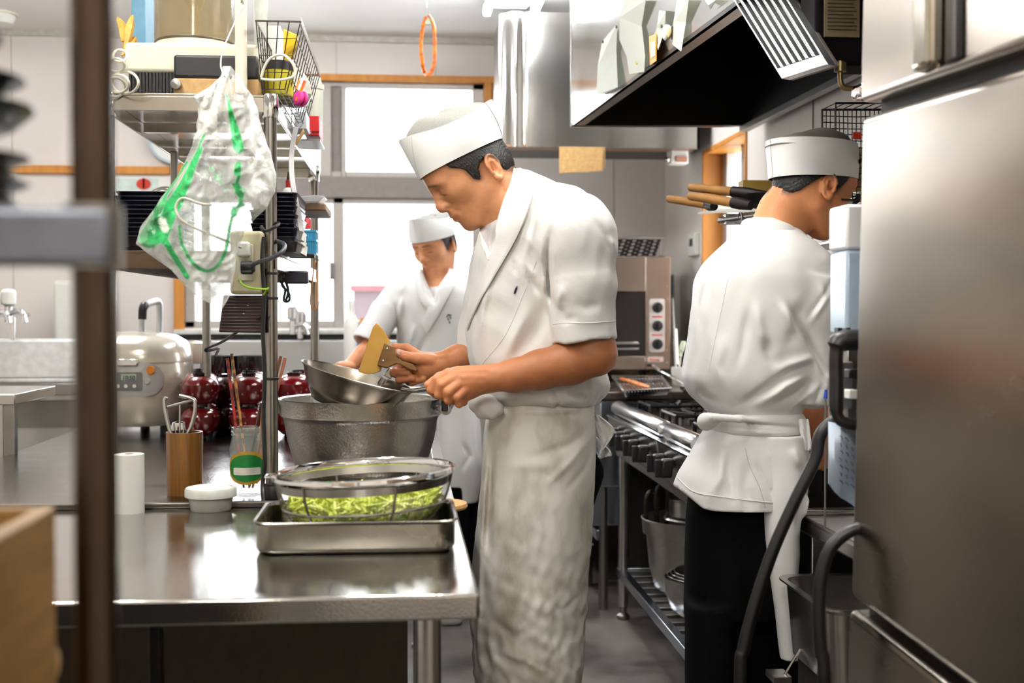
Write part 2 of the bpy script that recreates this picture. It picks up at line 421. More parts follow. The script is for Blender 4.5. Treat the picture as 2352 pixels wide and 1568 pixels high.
lamp(.45, 2.0, 3.23, 'twin-tube ceiling light over the aisle between the worktop and the range', 24, tm=mat('fluorescent_tube_raised', (255,255,250), .4, emit=(255,252,246), estr=60))  # tube emission raised to lift the wall below the hood
lamp(-.75, 1.3, 2.53, 'added twin-tube fill light, out of view above the front end of the steel worktop', 30, tm=MATS['fluorescent_tube_raised'])  # unseen lamp, added to brighten the sides that face the camera
lamp(-.2, -1.1, .13, 'added twin-tube fill light at the unseen near end of the kitchen', 34, tm=mat('fluorescent_tube_bright', (255,255,250), .4, emit=(255,250,242), estr=120))  # out-of-view fill, added behind the lens to light the cooks from the front
def sun_area(loc, rot, sx, sy, power, col=(1,1,1)):
    L = bpy.data.lights.new('daylight', 'AREA'); L.shape = 'RECTANGLE'; L.size = sx; L.size_y = sy; L.energy = power*.8; L.color = col
    o = bpy.data.objects.new('daylight', L); COL.objects.link(o); o.location = loc; o.rotation_euler = rot; return o
sun_area(((w0+w1)/2, YB+1.4, (zb+zt)/2+.5), (math.radians(-80), 0, 0), 2.4, 2.0, 120, (.95,.98,1))
sun_area((XR+.5, (y0+y1)/2, 1.5), (0, math.radians(90), 0), .9, .7, 8, (.97,.99,1))
wd = bpy.data.worlds.new('world'); SC.world = wd; wd.use_nodes = True
bg = wd.node_tree.nodes['Background']; bg.inputs[0].default_value = (.95,.98,1,1); bg.inputs[1].default_value = 3.2
# ============================================================ EXTRACTOR OVER THE RANGE
zh = 1.90
A0 = np.array(PZ(1311, 291, zh)); A1 = np.array(PZ(1708, 0, zh)); dA = (A1-A0)/np.linalg.norm(A1-A0); A1 = A0+dA*2.9
B0 = np.array(PZ(1716, 291, zh)); B1 = np.array(PZ(1925, 201, zh)); dB = (B1-B0)/np.linalg.norm(B1-B0); B1 = B0+dB*2.9
B1[0] = min(B1[0], XR-.01); B0[0] = min(B0[0], XR-.02)
HOODO = mat('mirror_steel_panel', (214,214,212), .13, 1.0, .02, 6, rvar=.05)
HOODI = mat('shade_dark_lining', (17,15,13), .36, .3, var=.1)  # unlit inside of the hood: its shade is put into this near-black colour
H = thing('extractor_hood', 'large stainless extractor hood with a shade-dark inside hanging over the gas range', 'extractor hood', tuple((A0+B1)/2))
th = .012; up = np.array([0,0,ZC-zh-.004])
nA = np.cross(dA, [0,0,1]); nA = nA if nA[0] > 0 else -nA      # towards inside
def wallq(a, b, n, z0=0, z1=ZC-zh-.004, t=th):
    a, b = np.array(a), np.array(b); h = np.array([0,0,1.0])
    return MB().prism([a+h*z0, b+h*z0, b+n*t+h*z0, a+n*t+h*z0], h*(z1-z0))
obj('side_panel', wallq(A0, A1, nA), HOODO, H, smooth=False)
lip = MB(); lw = .045
lip.prism([A0, A1, A1+nA*lw, A0+nA*lw], (0,0,.012)); obj('lip', lip, STEELD, H, smooth=False)
nB = np.array([0,-1.0,0])
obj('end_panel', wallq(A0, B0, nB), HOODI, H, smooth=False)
obj('end_panel', MB().prism([A0+np.array([0,.004,0]), B0+np.array([0,.004,0]), B0+np.array([0,.016,0]), A0+np.array([0,.016,0])], up), HOODO, H, smooth=False)
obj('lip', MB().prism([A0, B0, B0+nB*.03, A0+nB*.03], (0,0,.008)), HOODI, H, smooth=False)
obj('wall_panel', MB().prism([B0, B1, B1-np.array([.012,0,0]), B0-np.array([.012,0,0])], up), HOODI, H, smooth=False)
obj('lip', MB().prism([B0+[0,0,-.02], B1+[0,0,-.02], B1+[-.03,0,-.02], B0+[-.03,0,-.02]], (0,0,.02)), STEELD, H, smooth=False)
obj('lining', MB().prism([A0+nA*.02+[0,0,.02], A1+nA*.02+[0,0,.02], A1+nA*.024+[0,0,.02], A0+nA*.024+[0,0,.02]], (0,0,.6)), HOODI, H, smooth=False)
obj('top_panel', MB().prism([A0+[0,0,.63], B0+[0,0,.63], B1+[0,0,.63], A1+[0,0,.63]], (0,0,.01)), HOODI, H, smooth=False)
# baffle grease filter leaning inside
FILT = mat('filter_aluminium', (176,180,182), .34, 1.0, .03, 20)
FILTD = mat('filter_gap', (74,64,58), .5, .5, var=.1)
fz = 2.0
c0 = np.array(W(1795, 181, 2.5)); c1 = np.array(W(1900, 148, 2.3)); t0 = np.array(W(1700, 27, 2.75)); t1 = np.array(W(1803, -10, 2.55))
t0 = c0+(t0-c0)*1.5; t1 = c1+(t1-c1)*1.5
G = thing('grease_filter', 'ribbed aluminium baffle filter leaning inside the extractor hood', 'filter', tuple((c0+c1)/2), None)
nf = np.cross(c1-c0, t0-c0); nf /= np.linalg.norm(nf); nf = nf if nf @ (c0-CAM) > 0 else -nf
obj('backing', MB().prism([c0+nf*.02, c1+nf*.02, t1+nf*.02, t0+nf*.02], nf*.006), FILTD, G, smooth=False)
obj('frame', MB().prism([c0, c1, c1+(t1-c1)*.09, c0+(t0-c0)*.09], nf*.02).prism([c0, c0+(c1-c0)*.03, t0+(t1-t0)*.03, t0], nf*.02).prism([c0+(c1-c0)*.97, c1, t1, t0+(t1-t0)*.97], nf*.02), FILT, G, bevel=.002)
for k in range(1, 7):
    a = k/7; w = .028; q = [c0+(c1-c0)*(a-w)+(t0-c0)*.09, c0+(c1-c0)*(a+w)+(t0-c0)*.09, t0+(t1-t0)*(a+w), t0+(t1-t0)*(a-w)]
    obj('baffle', MB().prism(q, nf*.014), FILT, G, bevel=.002)
# black control box under the hood, with its notice and pipe
bx0, bx1 = W(1873, 148, 2.42), W(2030, 148, 2.42)
K = thing('black_control_box', 'black boxed unit with a printed notice hanging inside the extractor hood', 'control box', (bx0[0]+.1, bx0[1], bx0[2]))
obj('case', MB().box(bx0[0], XR-.03, bx0[1], bx0[1]+.10, bx0[2], ZC-.06), mat('black_enamel', (7,6,6), .85, spec=.1), K, bevel=.008)
n0, n1 = W(1892, 85, 2.42), W(1975, -40, 2.42)
nt = obj('notice', MB().box(n0[0], n1[0], n0[1]-.004, bx0[1], n0[2], n1[2]), mat('brown_notice', (96,84,58), .6), K, smooth=False)
m = MB()
for r in range(12):
    z = n1[2]-.012-r*(n1[2]-n0[2]-.02)/12; m.box(n0[0]+.006, n1[0]-.006-random.random()*.014, n0[1]-.006, n0[1]-.004, z-.0016, z)
obj('text_lines', m, mat('notice_ink', (40,32,22), .7), nt, smooth=False)
obj('pipe', MB().tube(smooth_path([W(1930,140,2.4), W(1930,172,2.4), W(1934,196,2.4), W(1955,203,2.4), W(2060,196,2.4)], 6), .0055, 12).lathe([(.012,0),(.012,.018)], W(1930,165,2.4), 12), mat('brass_pipe', (120,104,72), .35, .9), K)
one('fume_valve', MB().box(*sorted((W(1978,222,2.3)[0], W(2030,222,2.3)[0])), W(1978,222,2.3)[1], W(1978,222,2.3)[1]+.06, W(1978,222,2.3)[2], W(1978,185,2.3)[2]), CHROME, 'shiny curved steel bracket at the end of the pipe beside the fridge', 'bracket', bevel=.01)
# papers stuck to the outside of the hood
PAPW = mat('note_paper', (238,240,232), .75, var=.01)
_n = PAPW.node_tree; _t = _n.nodes.new('ShaderNodeBsdfTranslucent'); _t.inputs[0].default_value = (.8,.82,.74,1); _x = _n.nodes.new('ShaderNodeMixShader'); _x.inputs[0].default_value = .45
_n.links.new(_n.nodes['Principled BSDF'].outputs[0], _x.inputs[1]); _n.links.new(_t.outputs[0], _x.inputs[2]); _n.links.new(_x.outputs[0], _n.nodes['Material Output'].inputs[0])
def on_hood(px, py, off=-.006):
    r = ray(px, py); n = nA; t = ((A0+nA*off-CAM)@n)/(r@n); return CAM+r*t
notes = [
 ('slim pale order slip hanging lowest on the hood side, by its far corner', [(1384,95),(1418,55),(1416,120),(1419,200),(1392,214),(1371,218),(1374,150)]),
 ('long curling white order slip with a yellow magnet at its foot', [(1432,0),(1484,0),(1474,60),(1482,130),(1480,165),(1446,170),(1440,130),(1423,90),(1424,40)]),
 ('small torn note between the yellow card and the long slips', [(1515,24),(1530,26),(1527,70),(1512,115),(1503,80),(1510,60)]),
 ('broad white slip with a pointed tip hanging across the hood edge', [(1556,0),(1583,0),(1576,50),(1565,118),(1545,102),(1548,50)]),
 ('small cream leaf of paper at the top of the hood side, apart from the slips', [(1620,0),(1645,0),(1632,22),(1628,12)])]
for lab, poly in notes:
    pts = []
    for i, (x, y) in enumerate(poly): pts.append(on_hood(x, y, -.004-.012*abs(math.sin(i*1.7))))
    one('paper_note', MB().prism(pts, -nA*.0012), PAPW, lab, 'note', 'notes on the hood side', smooth=False)
cen = on_hood(1503, 120)
yc = thing('yellow_card', 'orange-bordered card leaning on the hood side behind the torn note', 'card', tuple(cen))
obj('card', MB().prism([on_hood(1492,84,-.004), on_hood(1508,78,-.018), on_hood(1508,140,-.018), on_hood(1494,150,-.004)], -nA*.002), mat('orange_card', (236,160,40), .5), yc, smooth=False)
obj('print', MB().prism([on_hood(1495,98,-.010), on_hood(1505,94,-.02), on_hood(1505,128,-.02), on_hood(1496,134,-.010)], -nA*.002), mat('card_print', (240,226,190), .5), yc, smooth=False)
tm = thing('kitchen_timer', 'round cream kitchen timer stuck on the hood side among the slips', 'timer', tuple(on_hood(1538,75)))
obj('case', MB().lathe([(.018,0),(.021,.004),(.021,.012),(.017,.016),(0,.016)], on_hood(1538,75,-.004), 24, -nA), CREAM, tm)
obj('dial', MB().lathe([(.012,0),(.012,.003),(0,.003)], on_hood(1538,75,-.020), 20, -nA), mat('ochre', (190,160,90), .5), tm)
for px, py, c in ((1464,145,(200,170,30)), (1417,62,(30,60,30)), (1521,60,(30,60,30)), (1386,96,(30,60,30))):
    one('magnet', MB().lathe([(.005,0),(.005,.004),(0,.004)], on_hood(px,py,-.02), 12, -nA), mat('magnet_%d'%c[0], c, .4), {1464:'yellow magnet on the foot of the long curling slip',1417:'dark magnet at the top right of the lowest slip',1521:'dark magnet on the small torn note',1386:'dark magnet at the top left of the lowest slip'}[px], 'magnet', 'magnets on the hood')
# ============================================================ EXTRACTOR OVER THE OVEN
h0, h1 = P(1148, 336, 5.3), P(1606, 336, 5.3)
H2 = thing('oven_hood', 'smaller stainless hood box on the back wall above the oven', 'extractor hood', (h0[0]+.4, 5.5, h0[2]))
HP = mat('wavy_steel_panel', (196,194,190), .16, 1.0, .04, 2.0, bump=.5, bscale=2.2, rvar=.06)
xm = P(1212, 300, 5.3)[0]
g = []
for i in range(25):
    t = i/24; x = h0[0]+(xm-h0[0])*t; y = 5.3+.05*(1-t)**2+.012*math.sin(t*9)
    g.append([(x, y, h0[2]+(2.5-h0[2])*j/6) for j in range(7)])
obj('front_panel', MB().sheet(np.array(g), .003), HP, H2)
obj('front_panel', MB().box(xm, h1[0], 5.30, 5.306, h0[2], 2.5), HP, H2, smooth=False)
obj('casing', MB().box(h0[0]+.01, h1[0]-.005, 5.36, 5.78, h0[2]+.03, 2.5).box(h1[0]-.01, h1[0], 5.3, 5.78, h0[2], 2.5), STEELD, H2, smooth=False)
obj('underside', MB().box(h0[0]+.01, h1[0], 5.42, 5.78, h0[2]+.01, h0[2]+.03), HOODI, H2, smooth=False)  # shadow below the oven hood, carried by the dark lining colour
obj('edge_strip', MB().box(h0[0]+.01, h1[0], 5.31, 5.42, h0[2], h0[2]+.01), mat('greasy_copper_edge', (150,112,84), .35, .7), H2, smooth=False)
wc = thing('wooden_tags', 'bundle of pale wooden menu tags hanging under the oven hood', 'wooden tags', P(1338, 396, 5.26))
for k, (a, b, c, d) in enumerate(((1285,1384,338,398),(1289,1386,338,395),(1294,1390,338,390))):
    y = 5.245+.012*k; p, q = P(a, d, y), P(b, c, y); obj('tag', MB().prism([(p[0],y,p[2]-.0),(q[0],y,p[2]+.012),(q[0],y,q[2]),(p[0],y,q[2])], (0,.008,0)), WOODL, wc, bevel=.001)
p, q = P(1538, 377, 5.4), P(1579, 350, 5.4)
em = thing('white_wall_device', 'small white device with a rosy face hanging below the end of the oven hood', 'device', p)
obj('body', MB().box(p[0], q[0], 5.38, 5.46, p[2], h0[2]+.012), WHITEP, em, bevel=.006)
obj('face', MB().box(p[0]+.025, q[0]-.006, 5.374, 5.381, p[2]+.008, q[2]-.02), mat('rosy_plastic', (196,140,120), .5), em, smooth=False)
obj('knob', MB().lathe([(.012,0),(.014,.01),(.006,.02),(0,.02)], (p[0], 5.40, p[2]+.02), 14, (-1,0,0)), CHROME, em)
t = thing('thermostat', 'small white thermostat on the side wall beside the wooden window jamb', 'thermostat', PX(1598, 590, XR))
ya, yb_, z0, z1 = PX(1607,560,XR)[1], PX(1590,560,XR)[1], PX(1598,588,XR)[2], PX(1598,536,XR)[2]
obj('case', MB().box(XR-.022, XR, ya, yb_, z0, z1), WHITEP, t, bevel=.005)
obj('display', MB().box(XR-.025, XR-.02, ya+.05, yb_-.04, z1-.06, z1-.025), mat('lcd_dark', (40,44,40), .3), t, smooth=False)
# orange tassel hanging from the ceiling
TAS = mat('orange_ribbon', (240,136,16), .4, col2=(190,80,10), scale=60, contrast=(.4,.6))
tl = thing('orange_ribbon_loop', 'orange plastic loop ornament hanging from the ceiling before the window', 'ornament', P(982, 176, 4.6))
lp = smooth_path([P(980,38,4.6), P(972,60,4.6), P(967,100,4.6), P(970,145,4.6), P(976,168,4.62), P(986,172,4.6), P(996,150,4.6), P(998,110,4.6), P(996,60,4.6), P(984,36,4.6)], 6)
obj('ribbon', MB().tube(lp, [.0055+.0025*abs(math.sin(i*.9)) for i in range(len(lp))], 7), TAS, tl)
obj('clip', MB().box(P(973,0,4.6)[0], P(990,0,4.6)[0], 4.595, 4.605, P(0,38,4.6)[2], P(0,18,4.6)[2]), mat('pale_green_plastic', (190,214,190), .5), tl, bevel=.003)
obj('string', MB().tube([P(980,18,4.6), (P(980,18,4.6)[0], 4.6, ZC)], .0015, 6), WHITEP, tl)
# clock and calendar on the back wall
ck = thing('wall_clock', 'pale round wall clock half hidden behind the storage rack', 'clock', P(402, 372, YB))
c = P(402, 318, YB-.0)
obj('rim', MB().lathe([(.13,0),(.135,.015),(.13,.035),(.118,.035),(.116,.02),(.13,0)], (c[0], YB-.001, c[2]), 40, (0,-1,0)), mat('clock_rim', (188,206,214), .3), ck)
obj('face', MB().lathe([(.118,0),(.118,.018),(0,.018)], (c[0], YB-.001, c[2]), 40, (0,-1,0)), PAPER, ck)
cal = thing('wall_calendar', 'white wall calendar with rows of day numbers and a red printed mark', 'calendar', P(330, 585, YB))
a, b = P(255, 586, YB-.01), P(392, 402, YB-.01)
obj('sheet', MB().box(a[0], b[0], YB-.008, YB-.002, a[2], b[2]), PAPER, cal, smooth=False)
hd = obj('header', MB().box(a[0]+.03, b[0]-.06, YB-.012, YB-.008, b[2]-.17, b[2]-.02), mat('calendar_mint', (214,230,222), .8), cal, smooth=False)
def text(s, loc, size, material, parent=None, name='lettering', rot=(PI/2,0,0), depth=.0008, align='LEFT', shear=0):
    cu = bpy.data.curves.new('lettering', 'FONT'); cu.body = s; cu.size = size; cu.extrude = depth; cu.align_x = align; cu.shear = shear; cu.resolution_u = 3
    o = bpy.data.objects.new('lettering', cu); COL.objects.link(o); bpy.context.view_layer.update()
    me = bpy.data.meshes.new_from_object(o.evaluated_get(bpy.context.evaluated_depsgraph_get())); bpy.data.objects.remove(o)
    from mathutils import Euler
    me.transform(Matrix.Translation(loc) @ Euler(rot).to_matrix().to_4x4())
    mb = MB(); mb.add([tuple(v.co) for v in me.vertices], [tuple(p.vertices) for p in me.polygons])
    return obj(name, mb, material, parent, smooth=False)
RED = mat('red_ink', (206,62,50), .7)
rm = P(330, 418, YB-.013)
obj('mark', MB().lathe([(.012,0),(.028,0.0),(.028,.002),(.012,.002)], (rm[0], YB-.012, rm[2]-.01), 24, (0,-1,0), sy=1.3).box(rm[0]-.005, rm[0]+.005, YB-.014, YB-.012, rm[2]-.03, rm[2]+.02), RED, hd, smooth=False)
INK = mat('black_ink', (50,48,48), .8)
w = (b[0]-a[0]-.05)/7; ms = MB()
for k in range(30):
    r, cc = divmod(k+2, 7)
    o = text(str(k+1), (a[0]+.025+cc*w, YB-.010, b[2]-.215-r*.048), .030, INK, cal, 'number')
    loc = np.array(cal.location)
    ms.add([tuple(np.array(v.co)+loc) for v in o.data.vertices], [tuple(p.vertices) for p in o.data.polygons]); bpy.data.objects.remove(o)
obj('numbers', ms, INK, cal, smooth=False)
# ============================================================ STEEL WORKTOPS
ZW = .80
TOPW = mat('worktop_steel', (190,188,184), .13, 1.0, .04, 8, rvar=.05, bump=.08, bscale=260)
TOPR = mat('worn_worktop_steel', (128,122,120), .18, 1.0, .05, 12, rvar=.08, bump=.25, bscale=160)
WX0, WX1 = -1.12, .104
def table(name, label, x0, x1, y0, y1, z, edge, topm, legs, shelf=None, loc=None, group=None, lip=None):
    t = thing(name, label, 'work table', ((x0+x1)/2, (y0+y1)/2, 0), group)
    obj('tabletop', MB().box(x0, x1, y0, y1, z-edge, z), topm, t, bevel=.004)
    for lx, ly in legs:
        l = obj('leg', MB().lathe([(.019,.045),(.019,z-edge)], (lx, ly, 0), 18), STEEL, t)
        obj('foot', MB().lathe([(.024,0),(.024,.012),(.013,.018),(.013,.05)], (lx, ly, 0), 14), STEELD, l)
    return t
T1 = table('steel_worktop', 'polished stainless worktop at the near end, carrying the tray of greens and the white tub', WX0, WX1, 1.715, 2.53, ZW, .037, TOPW,
           [(WX1-.07,1.80),(WX1-.07,2.45),(WX0+.07,1.80),(WX0+.07,2.45)])
obj('rear_lip', MB().box(WX0, WX1-.3, 2.515, 2.53, ZW, ZW+.012), mat('dark_joint_steel', (92,86,80), .35, .9), T1, bevel=.003)
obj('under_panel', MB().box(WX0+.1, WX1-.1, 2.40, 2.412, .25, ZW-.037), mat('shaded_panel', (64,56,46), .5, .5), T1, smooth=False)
obj('cross_rail', MB().box(P(340,1500,1.95)[0], P(369,1500,1.95)[0], 1.95, 1.98, 0, ZW-.037), BLACKM, T1, bevel=.003)
T2 = table('steel_worktop', 'long worn steel worktop behind, holding the rice cooker and red bowls', WX0+.01, WX1, 2.56, 4.45, ZW, .045, TOPR,
           [(WX1-.06,2.65),(WX1-.06,4.35),(WX0+.08,2.65),(WX0+.08,4.35)])
obj('side_strip', MB().box(WX1-.03, WX1-.001, 2.57, 4.44, ZW, ZW+.004), STEEL, T2, bevel=.001)
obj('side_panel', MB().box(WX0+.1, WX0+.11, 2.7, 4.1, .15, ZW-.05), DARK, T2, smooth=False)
one('dark_crate', MB().box(-.72, -.40, 1.98, 2.3, 0, .30).box(-.78, -.34, 2.0, 2.28, .30, .33), BLACKP, 'black plastic crate standing under the near worktop', 'crate', bevel=.01)
# ============================================================ SINK UNIT ALONG THE BACK WALL
SK = thing('sink_unit', 'long pale sink unit under the back window with a raised splashback', 'sink', (-.8, 5.9, 0))
SINKM = mat('sink_pale_steel', (206,206,206), .32, .85, .02, 6)
obj('splashback', MB().box(-2.6, .32, 6.16, 6.2, .80, 1.055).box(-2.6,.32,6.2,6.29,1.03,1.055), SINKM, SK, bevel=.004)
obj('counter', MB().box(-2.6, .32, 5.6, 5.66, .80, .85).box(-2.6,.32,6.1,6.2,.80,.85).box(.1,.32,5.66,6.1,.80,.85).box(-.55,-.4,5.66,6.1,.80,.85).box(-1.3,-1.15,5.66,6.1,.80,.85).box(-2.6,-2.45,5.66,6.1,.80,.85), STEEL, SK, bevel=.004)
for a, b in ((-2.45,-1.3),(-1.15,-.55),(-.4,.1)):
    obj('basin', MB().box(a, b, 5.66, 6.1, .56, .57).box(a, a+.01, 5.66, 6.1, .57, .845).box(b-.01, b, 5.66, 6.1, .57, .845).box(a, b, 6.09, 6.1, .57, .845).box(a, b, 5.66, 5.67, .57, .845), SINKM, SK, smooth=False)
obj('front_apron', MB().box(-2.6, .32, 5.6, 5.615, .68, .80), STEELD, SK, smooth=False)
for lx in (-2.5, -1.22, -.48, .26):
    for ly in (5.66, 6.1): obj('leg', MB().lathe([(.019,0),(.019,.7)], (lx, ly, 0), 14), STEELD, SK)
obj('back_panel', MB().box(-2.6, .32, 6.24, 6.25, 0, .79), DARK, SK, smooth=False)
# deep white sink at the side with two wall taps
p0, p1 = P(-60, 782, 5.2), P(172, 868, 5.2)
WS = thing('deep_white_sink', 'deep white sink tub behind the rack post, below the wall taps', 'sink', (p0[0]+.3, 5.4, 0))
zt_, zb_ = p0[2], p1[2]
obj('tub', MB().box(p0[0]-.3, p1[0]+.22, 5.2, 5.23, zb_, zt_).box(p0[0]-.3, p1[0]+.22, 5.52, 5.55, zb_, zt_).box(p1[0]+.19, p1[0]+.22, 5.23, 5.52, zb_, zt_).box(p0[0]-.3, p1[0]+.22, 5.2, 5.55, zb_-.02, zb_), mat('sink_white', (232,232,230), .25), WS, bevel=.006)
obj('rail', MB().box(p0[0]-.3, p1[0]+.24, 5.17, 5.56, zb_-.07, zb_-.02), STEELD, WS, bevel=.004)
for lx in (p0[0]+.05, p1[0]+.15): obj('leg', MB().lathe([(.02,0),(.02,zb_-.07)], (lx, 5.3, 0), 14), STEELD, WS)
WP = MB().box(p0[0]-.3, p1[0]+.5, 5.6, 5.61, .0, .0)
def tap(px, py, Y, label, s=1.0, cap=True):
    c = np.array(P(px, py, Y)); t = thing('water_tap', label, 'tap', tuple(c), 'taps')
    obj('spout', MB().tube(smooth_path([c+[-.0,0,.0], c+[.03*s,-.02,.012*s], c+[.06*s,-.04,.008*s], c+[.075*s,-.05,-.03*s]], 5), .010*s, 12).lathe([(.016*s,-.03*s),(.016*s,.03*s)], c, 14), CHROME, t)
    obj('inlet', MB().tube([c, (c[0], YB if Y > 5.5 else Y+.25, c[2])], .009*s, 10), CHROME, t)
    obj('handle', MB().lathe([(.013*s,.03*s),(.026*s,.04*s),(.028*s,.085*s),(.02*s,.095*s),(0,.097*s)], c, 16), WHITEP if cap else CHROME, t)
    return t
tap(20, 722, 5.0, 'wall tap with a round white knob above the white sink', 1.05)
tap(-14, 724, 4.98, 'second tap spout at the frame edge beside the white-knobbed tap', 1.0)
SPT = thing('tap_pipe', 'chrome supply pipe of the two side taps', 'pipe', P(0, 724, 5.3))
obj('pipe', MB().tube([P(-80, 722, 5.25), P(60, 722, 5.25)], .012, 12).tube([P(30, 722, 5.25), (P(30,722,5.25)[0], 5.25, 0)], .012, 12), CHROME, SPT)
for px, py, lab in ((690, 762, 'chrome sink tap on the back splashback beside the rack post'), (672, 752, 'further chrome sink tap, just behind the first on the splashback')):
    tap(px, py, 6.05, lab, 1.1, False)
fa = thing('white_soap_bottle', 'tall white pump bottle on the back sink beside the second cook', 'bottle', P(802, 830, 5.9))
b0 = P(806, 833, 5.9); b0 = (b0[0], 5.9, 1.055)
def bottle(name, label, x, y, z, r, h, m, cat='bottle', capm=None, neck=.35, group=None, labelm=None):
    t = thing(name, label, cat, (x, y, z), group)
    obj('body', MB().lathe([(r*.9,0),(r,.01),(r,h*.7),(r*.85,h*.78),(r*neck,h*.86),(r*neck,h*.93)], (x,y,z), 20), m, t)
    obj('cap', MB().lathe([(r*neck*1.15,h*.91),(r*neck*1.15,h),(0,h)], (x,y,z), 16), capm or m, t)
    if labelm: obj('label', MB().lathe([(r*1.01,h*.15),(r*1.015,h*.16),(r*1.015,h*.6),(r*1.01,h*.61)], (x,y,z), 20), labelm, t)
    return t
bpy.data.objects.remove(fa)
bottle('soap_bottle', 'tall white soap bottle standing behind the second cook by the window sill', P(806,800,5.6)[0], 5.63, .85, .033, .40, WHITEP)
bottle('sauce_bottle', 'small blue-labelled bottle with an orange cap next to the white soap bottle', P(817,790,5.63)[0]+.03, 5.62, .85, .024, .32, mat('blue_label', (60,140,190), .5), capm=mat('orange_cap', (220,140,50), .4), labelm=mat('red_blue_print', (190,90,110), .5, col2=(60,130,190), scale=40, contrast=(.48,.52)))
# low steel unit at the frame edge
q = W(34, 905, 3.4); t = thing('small_steel_stand', 'small steel stand whose corner shows at the frame edge behind the worktop', 'stand', (q[0]-.2, q[1]+.2, 0))
obj('top', MB().box(q[0]-.5, q[0], q[1], q[1]+.4, q[2]-.03, q[2]), STEEL, t, bevel=.003)
for dx in (-.48, -.02): obj('leg', MB().box(q[0]+dx-.015, q[0]+dx+.015, q[1]+.01, q[1]+.04, 0, q[2]-.03), STEELD, t, bevel=.002)
obj('panel', MB().box(q[0]-.46, q[0]-.04, q[1]+.02, q[1]+.03, .2, q[2]-.03), STEEL, t, smooth=False)
# a plastic sheet / jug standing on the wall side, seen as a pale translucent panel behind the post
a_, b_2 = P(131, 826, 6.12), P(262, 645, 6.12); one('wall_dispenser', MB().box(a_[0], b_2[0], 6.05, 6.158, a_[2], b_2[2]), mat('frosted_plastic', (222,220,212), .35, var=.01), 'pale plastic towel dispenser on the back wall, mostly hidden by the blurred post', 'dispenser', bevel=.02, segs=3)
# ============================================================ COOKING COUNTER, OVEN
CT = thing('cooking_counter', 'steel counter along the back corner carrying the oven and the tray', 'counter', (1.05, 5.5, 0))
BROWNST = mat('browned_steel', (120,108,98), .28, .9, .08, 10, rvar=.08)
obj('counter_top', MB().box(.70, XR-.004, 4.78, YB-.02, .85, .88), BROWNST, CT, bevel=.003)
obj('upstand', MB().box(.70, XR-.004, YB-.04, YB-.02, .88, .98), BROWNST, CT, smooth=False)
obj('body', MB().box(.80, XR-.004, 5.35, YB-.05, .1, .85), mat('dark_body_steel', (60,56,54), .4, .8), CT, smooth=False)
for lx, ly in ((.80, 5.28), (1.3, 5.28)): obj('leg', MB().lathe([(.019,0),(.019,.85)], (lx, ly, 0), 14), STEELD, CT)
OV = thing('salamander_oven', 'stainless oven with three black dials on the back counter', 'oven', (.9, 5.7, .88))
OVM = mat('oven_steel', (176,160,148), .24, 1.0, .04, 10, rvar=.05)
yo = 5.5; zo0, zo1 = P(1500,848,yo)[2], P(1500,590,yo)[2]; xo0, xo1 = .52, P(1540,700,yo)[0]
wx1 = P(1483,700,yo)[0]; wz0, wz1 = P(0,822,yo)[2]+0, P(0,669,yo)[2]
wz0 = P(1480,818,yo)[2]; wz1 = P(1480,669,yo)[2]; wx0 = xo0+.08
OVC = mat('copper_tinted_steel', (198,146,110), .25, 1.0, .05, 8, rvar=.05)
obj('case', MB().box(xo0, xo1, yo+.02, 6.0, zo0, zo1), OVM, OV, bevel=.004)
obj('front_frame', MB().box(xo0, wx0, yo, yo+.02, zo0, zo1).box(wx0, wx1, yo, yo+.02, wz1, zo1).box(wx0, wx1, yo, yo+.02, zo0, wz0).box(wx1, xo1, yo, yo+.02, zo0, zo1), OVM, OV, bevel=.002)
obj('oven_window', MB().box(wx0, wx1, yo+.012, yo+.018, wz0, wz1), mat('oven_glass', (30,24,24), .08, spec=.7), OV, smooth=False)
for zz in (wz0+.03, wz0+.055): obj('rack_bar', MB().box(wx0, wx1-.03, yo+.003, yo+.011, zz, zz+.008), STEEL, OV, bevel=.001)
obj('tray_handle', MB().box(wx1-.16, wx1-.04, yo-.02, yo+.01, wz0+.06, wz0+.067), CHROME, OV, bevel=.002)
a, b = P(1491,808,yo), P(1527,686,yo)
pl = obj('dial_plate', MB().prism([(x, yo-.003, z) for x, z in rrect(a[0], b[0], a[2], b[2], .012)], (0,.006,0)), mat('dial_plate_grey', (206,196,190), .4), OV, smooth=False)
ms = MB()
for py in (727, 769): z = P(1509,py,yo)[2]; ms.box(a[0]+.012, b[0]-.012, yo-.005, yo-.002, z-.003, z+.003)
obj('red_print', ms, RED, pl, smooth=False)
for py in (706, 748, 790):
    c = P(1510, py, yo); kn = obj('dial', MB().lathe([(.024,0),(.024,.006),(.020,.008),(.019,.024),(0,.026)], (c[0], yo-.003, c[2]), 24, (0,-1,0)), BLACKP, OV)
    obj('pointer', MB().box(c[0]-.003, c[0]+.003, yo-.034, yo-.026, c[2]-.018, c[2]+.018), BLACKP, kn, bevel=.001)
bd = obj('badge', MB().box(P(1490,0,yo)[0], P(1526,0,yo)[0], yo-.003, yo, P(0,836,yo)[2], P(0,824,yo)[2]), mat('badge_pale', (210,190,180), .4), OV, smooth=False)
text('Rinnai', (P(1494,0,yo)[0], yo-.0035, P(0,834,yo)[2]), .019, RED, bd, 'logo')
for px, py in ((1533,686),(1532,658),(1532,832),(1531,804)):
    c = P(px, py, yo); obj('screw', MB().lathe([(.004,0),(.004,.003),(0,.003)], (c[0], yo-.0, c[2]), 10, (0,-1,0)), CHROME, OV)
for lx in (xo0+.05, xo1-.05):
    for ly in (yo+.05, 5.9): obj('foot', MB().lathe([(.02,0),(.02,zo0-.88)], (lx, ly, .88), 12), BLACKP, OV)
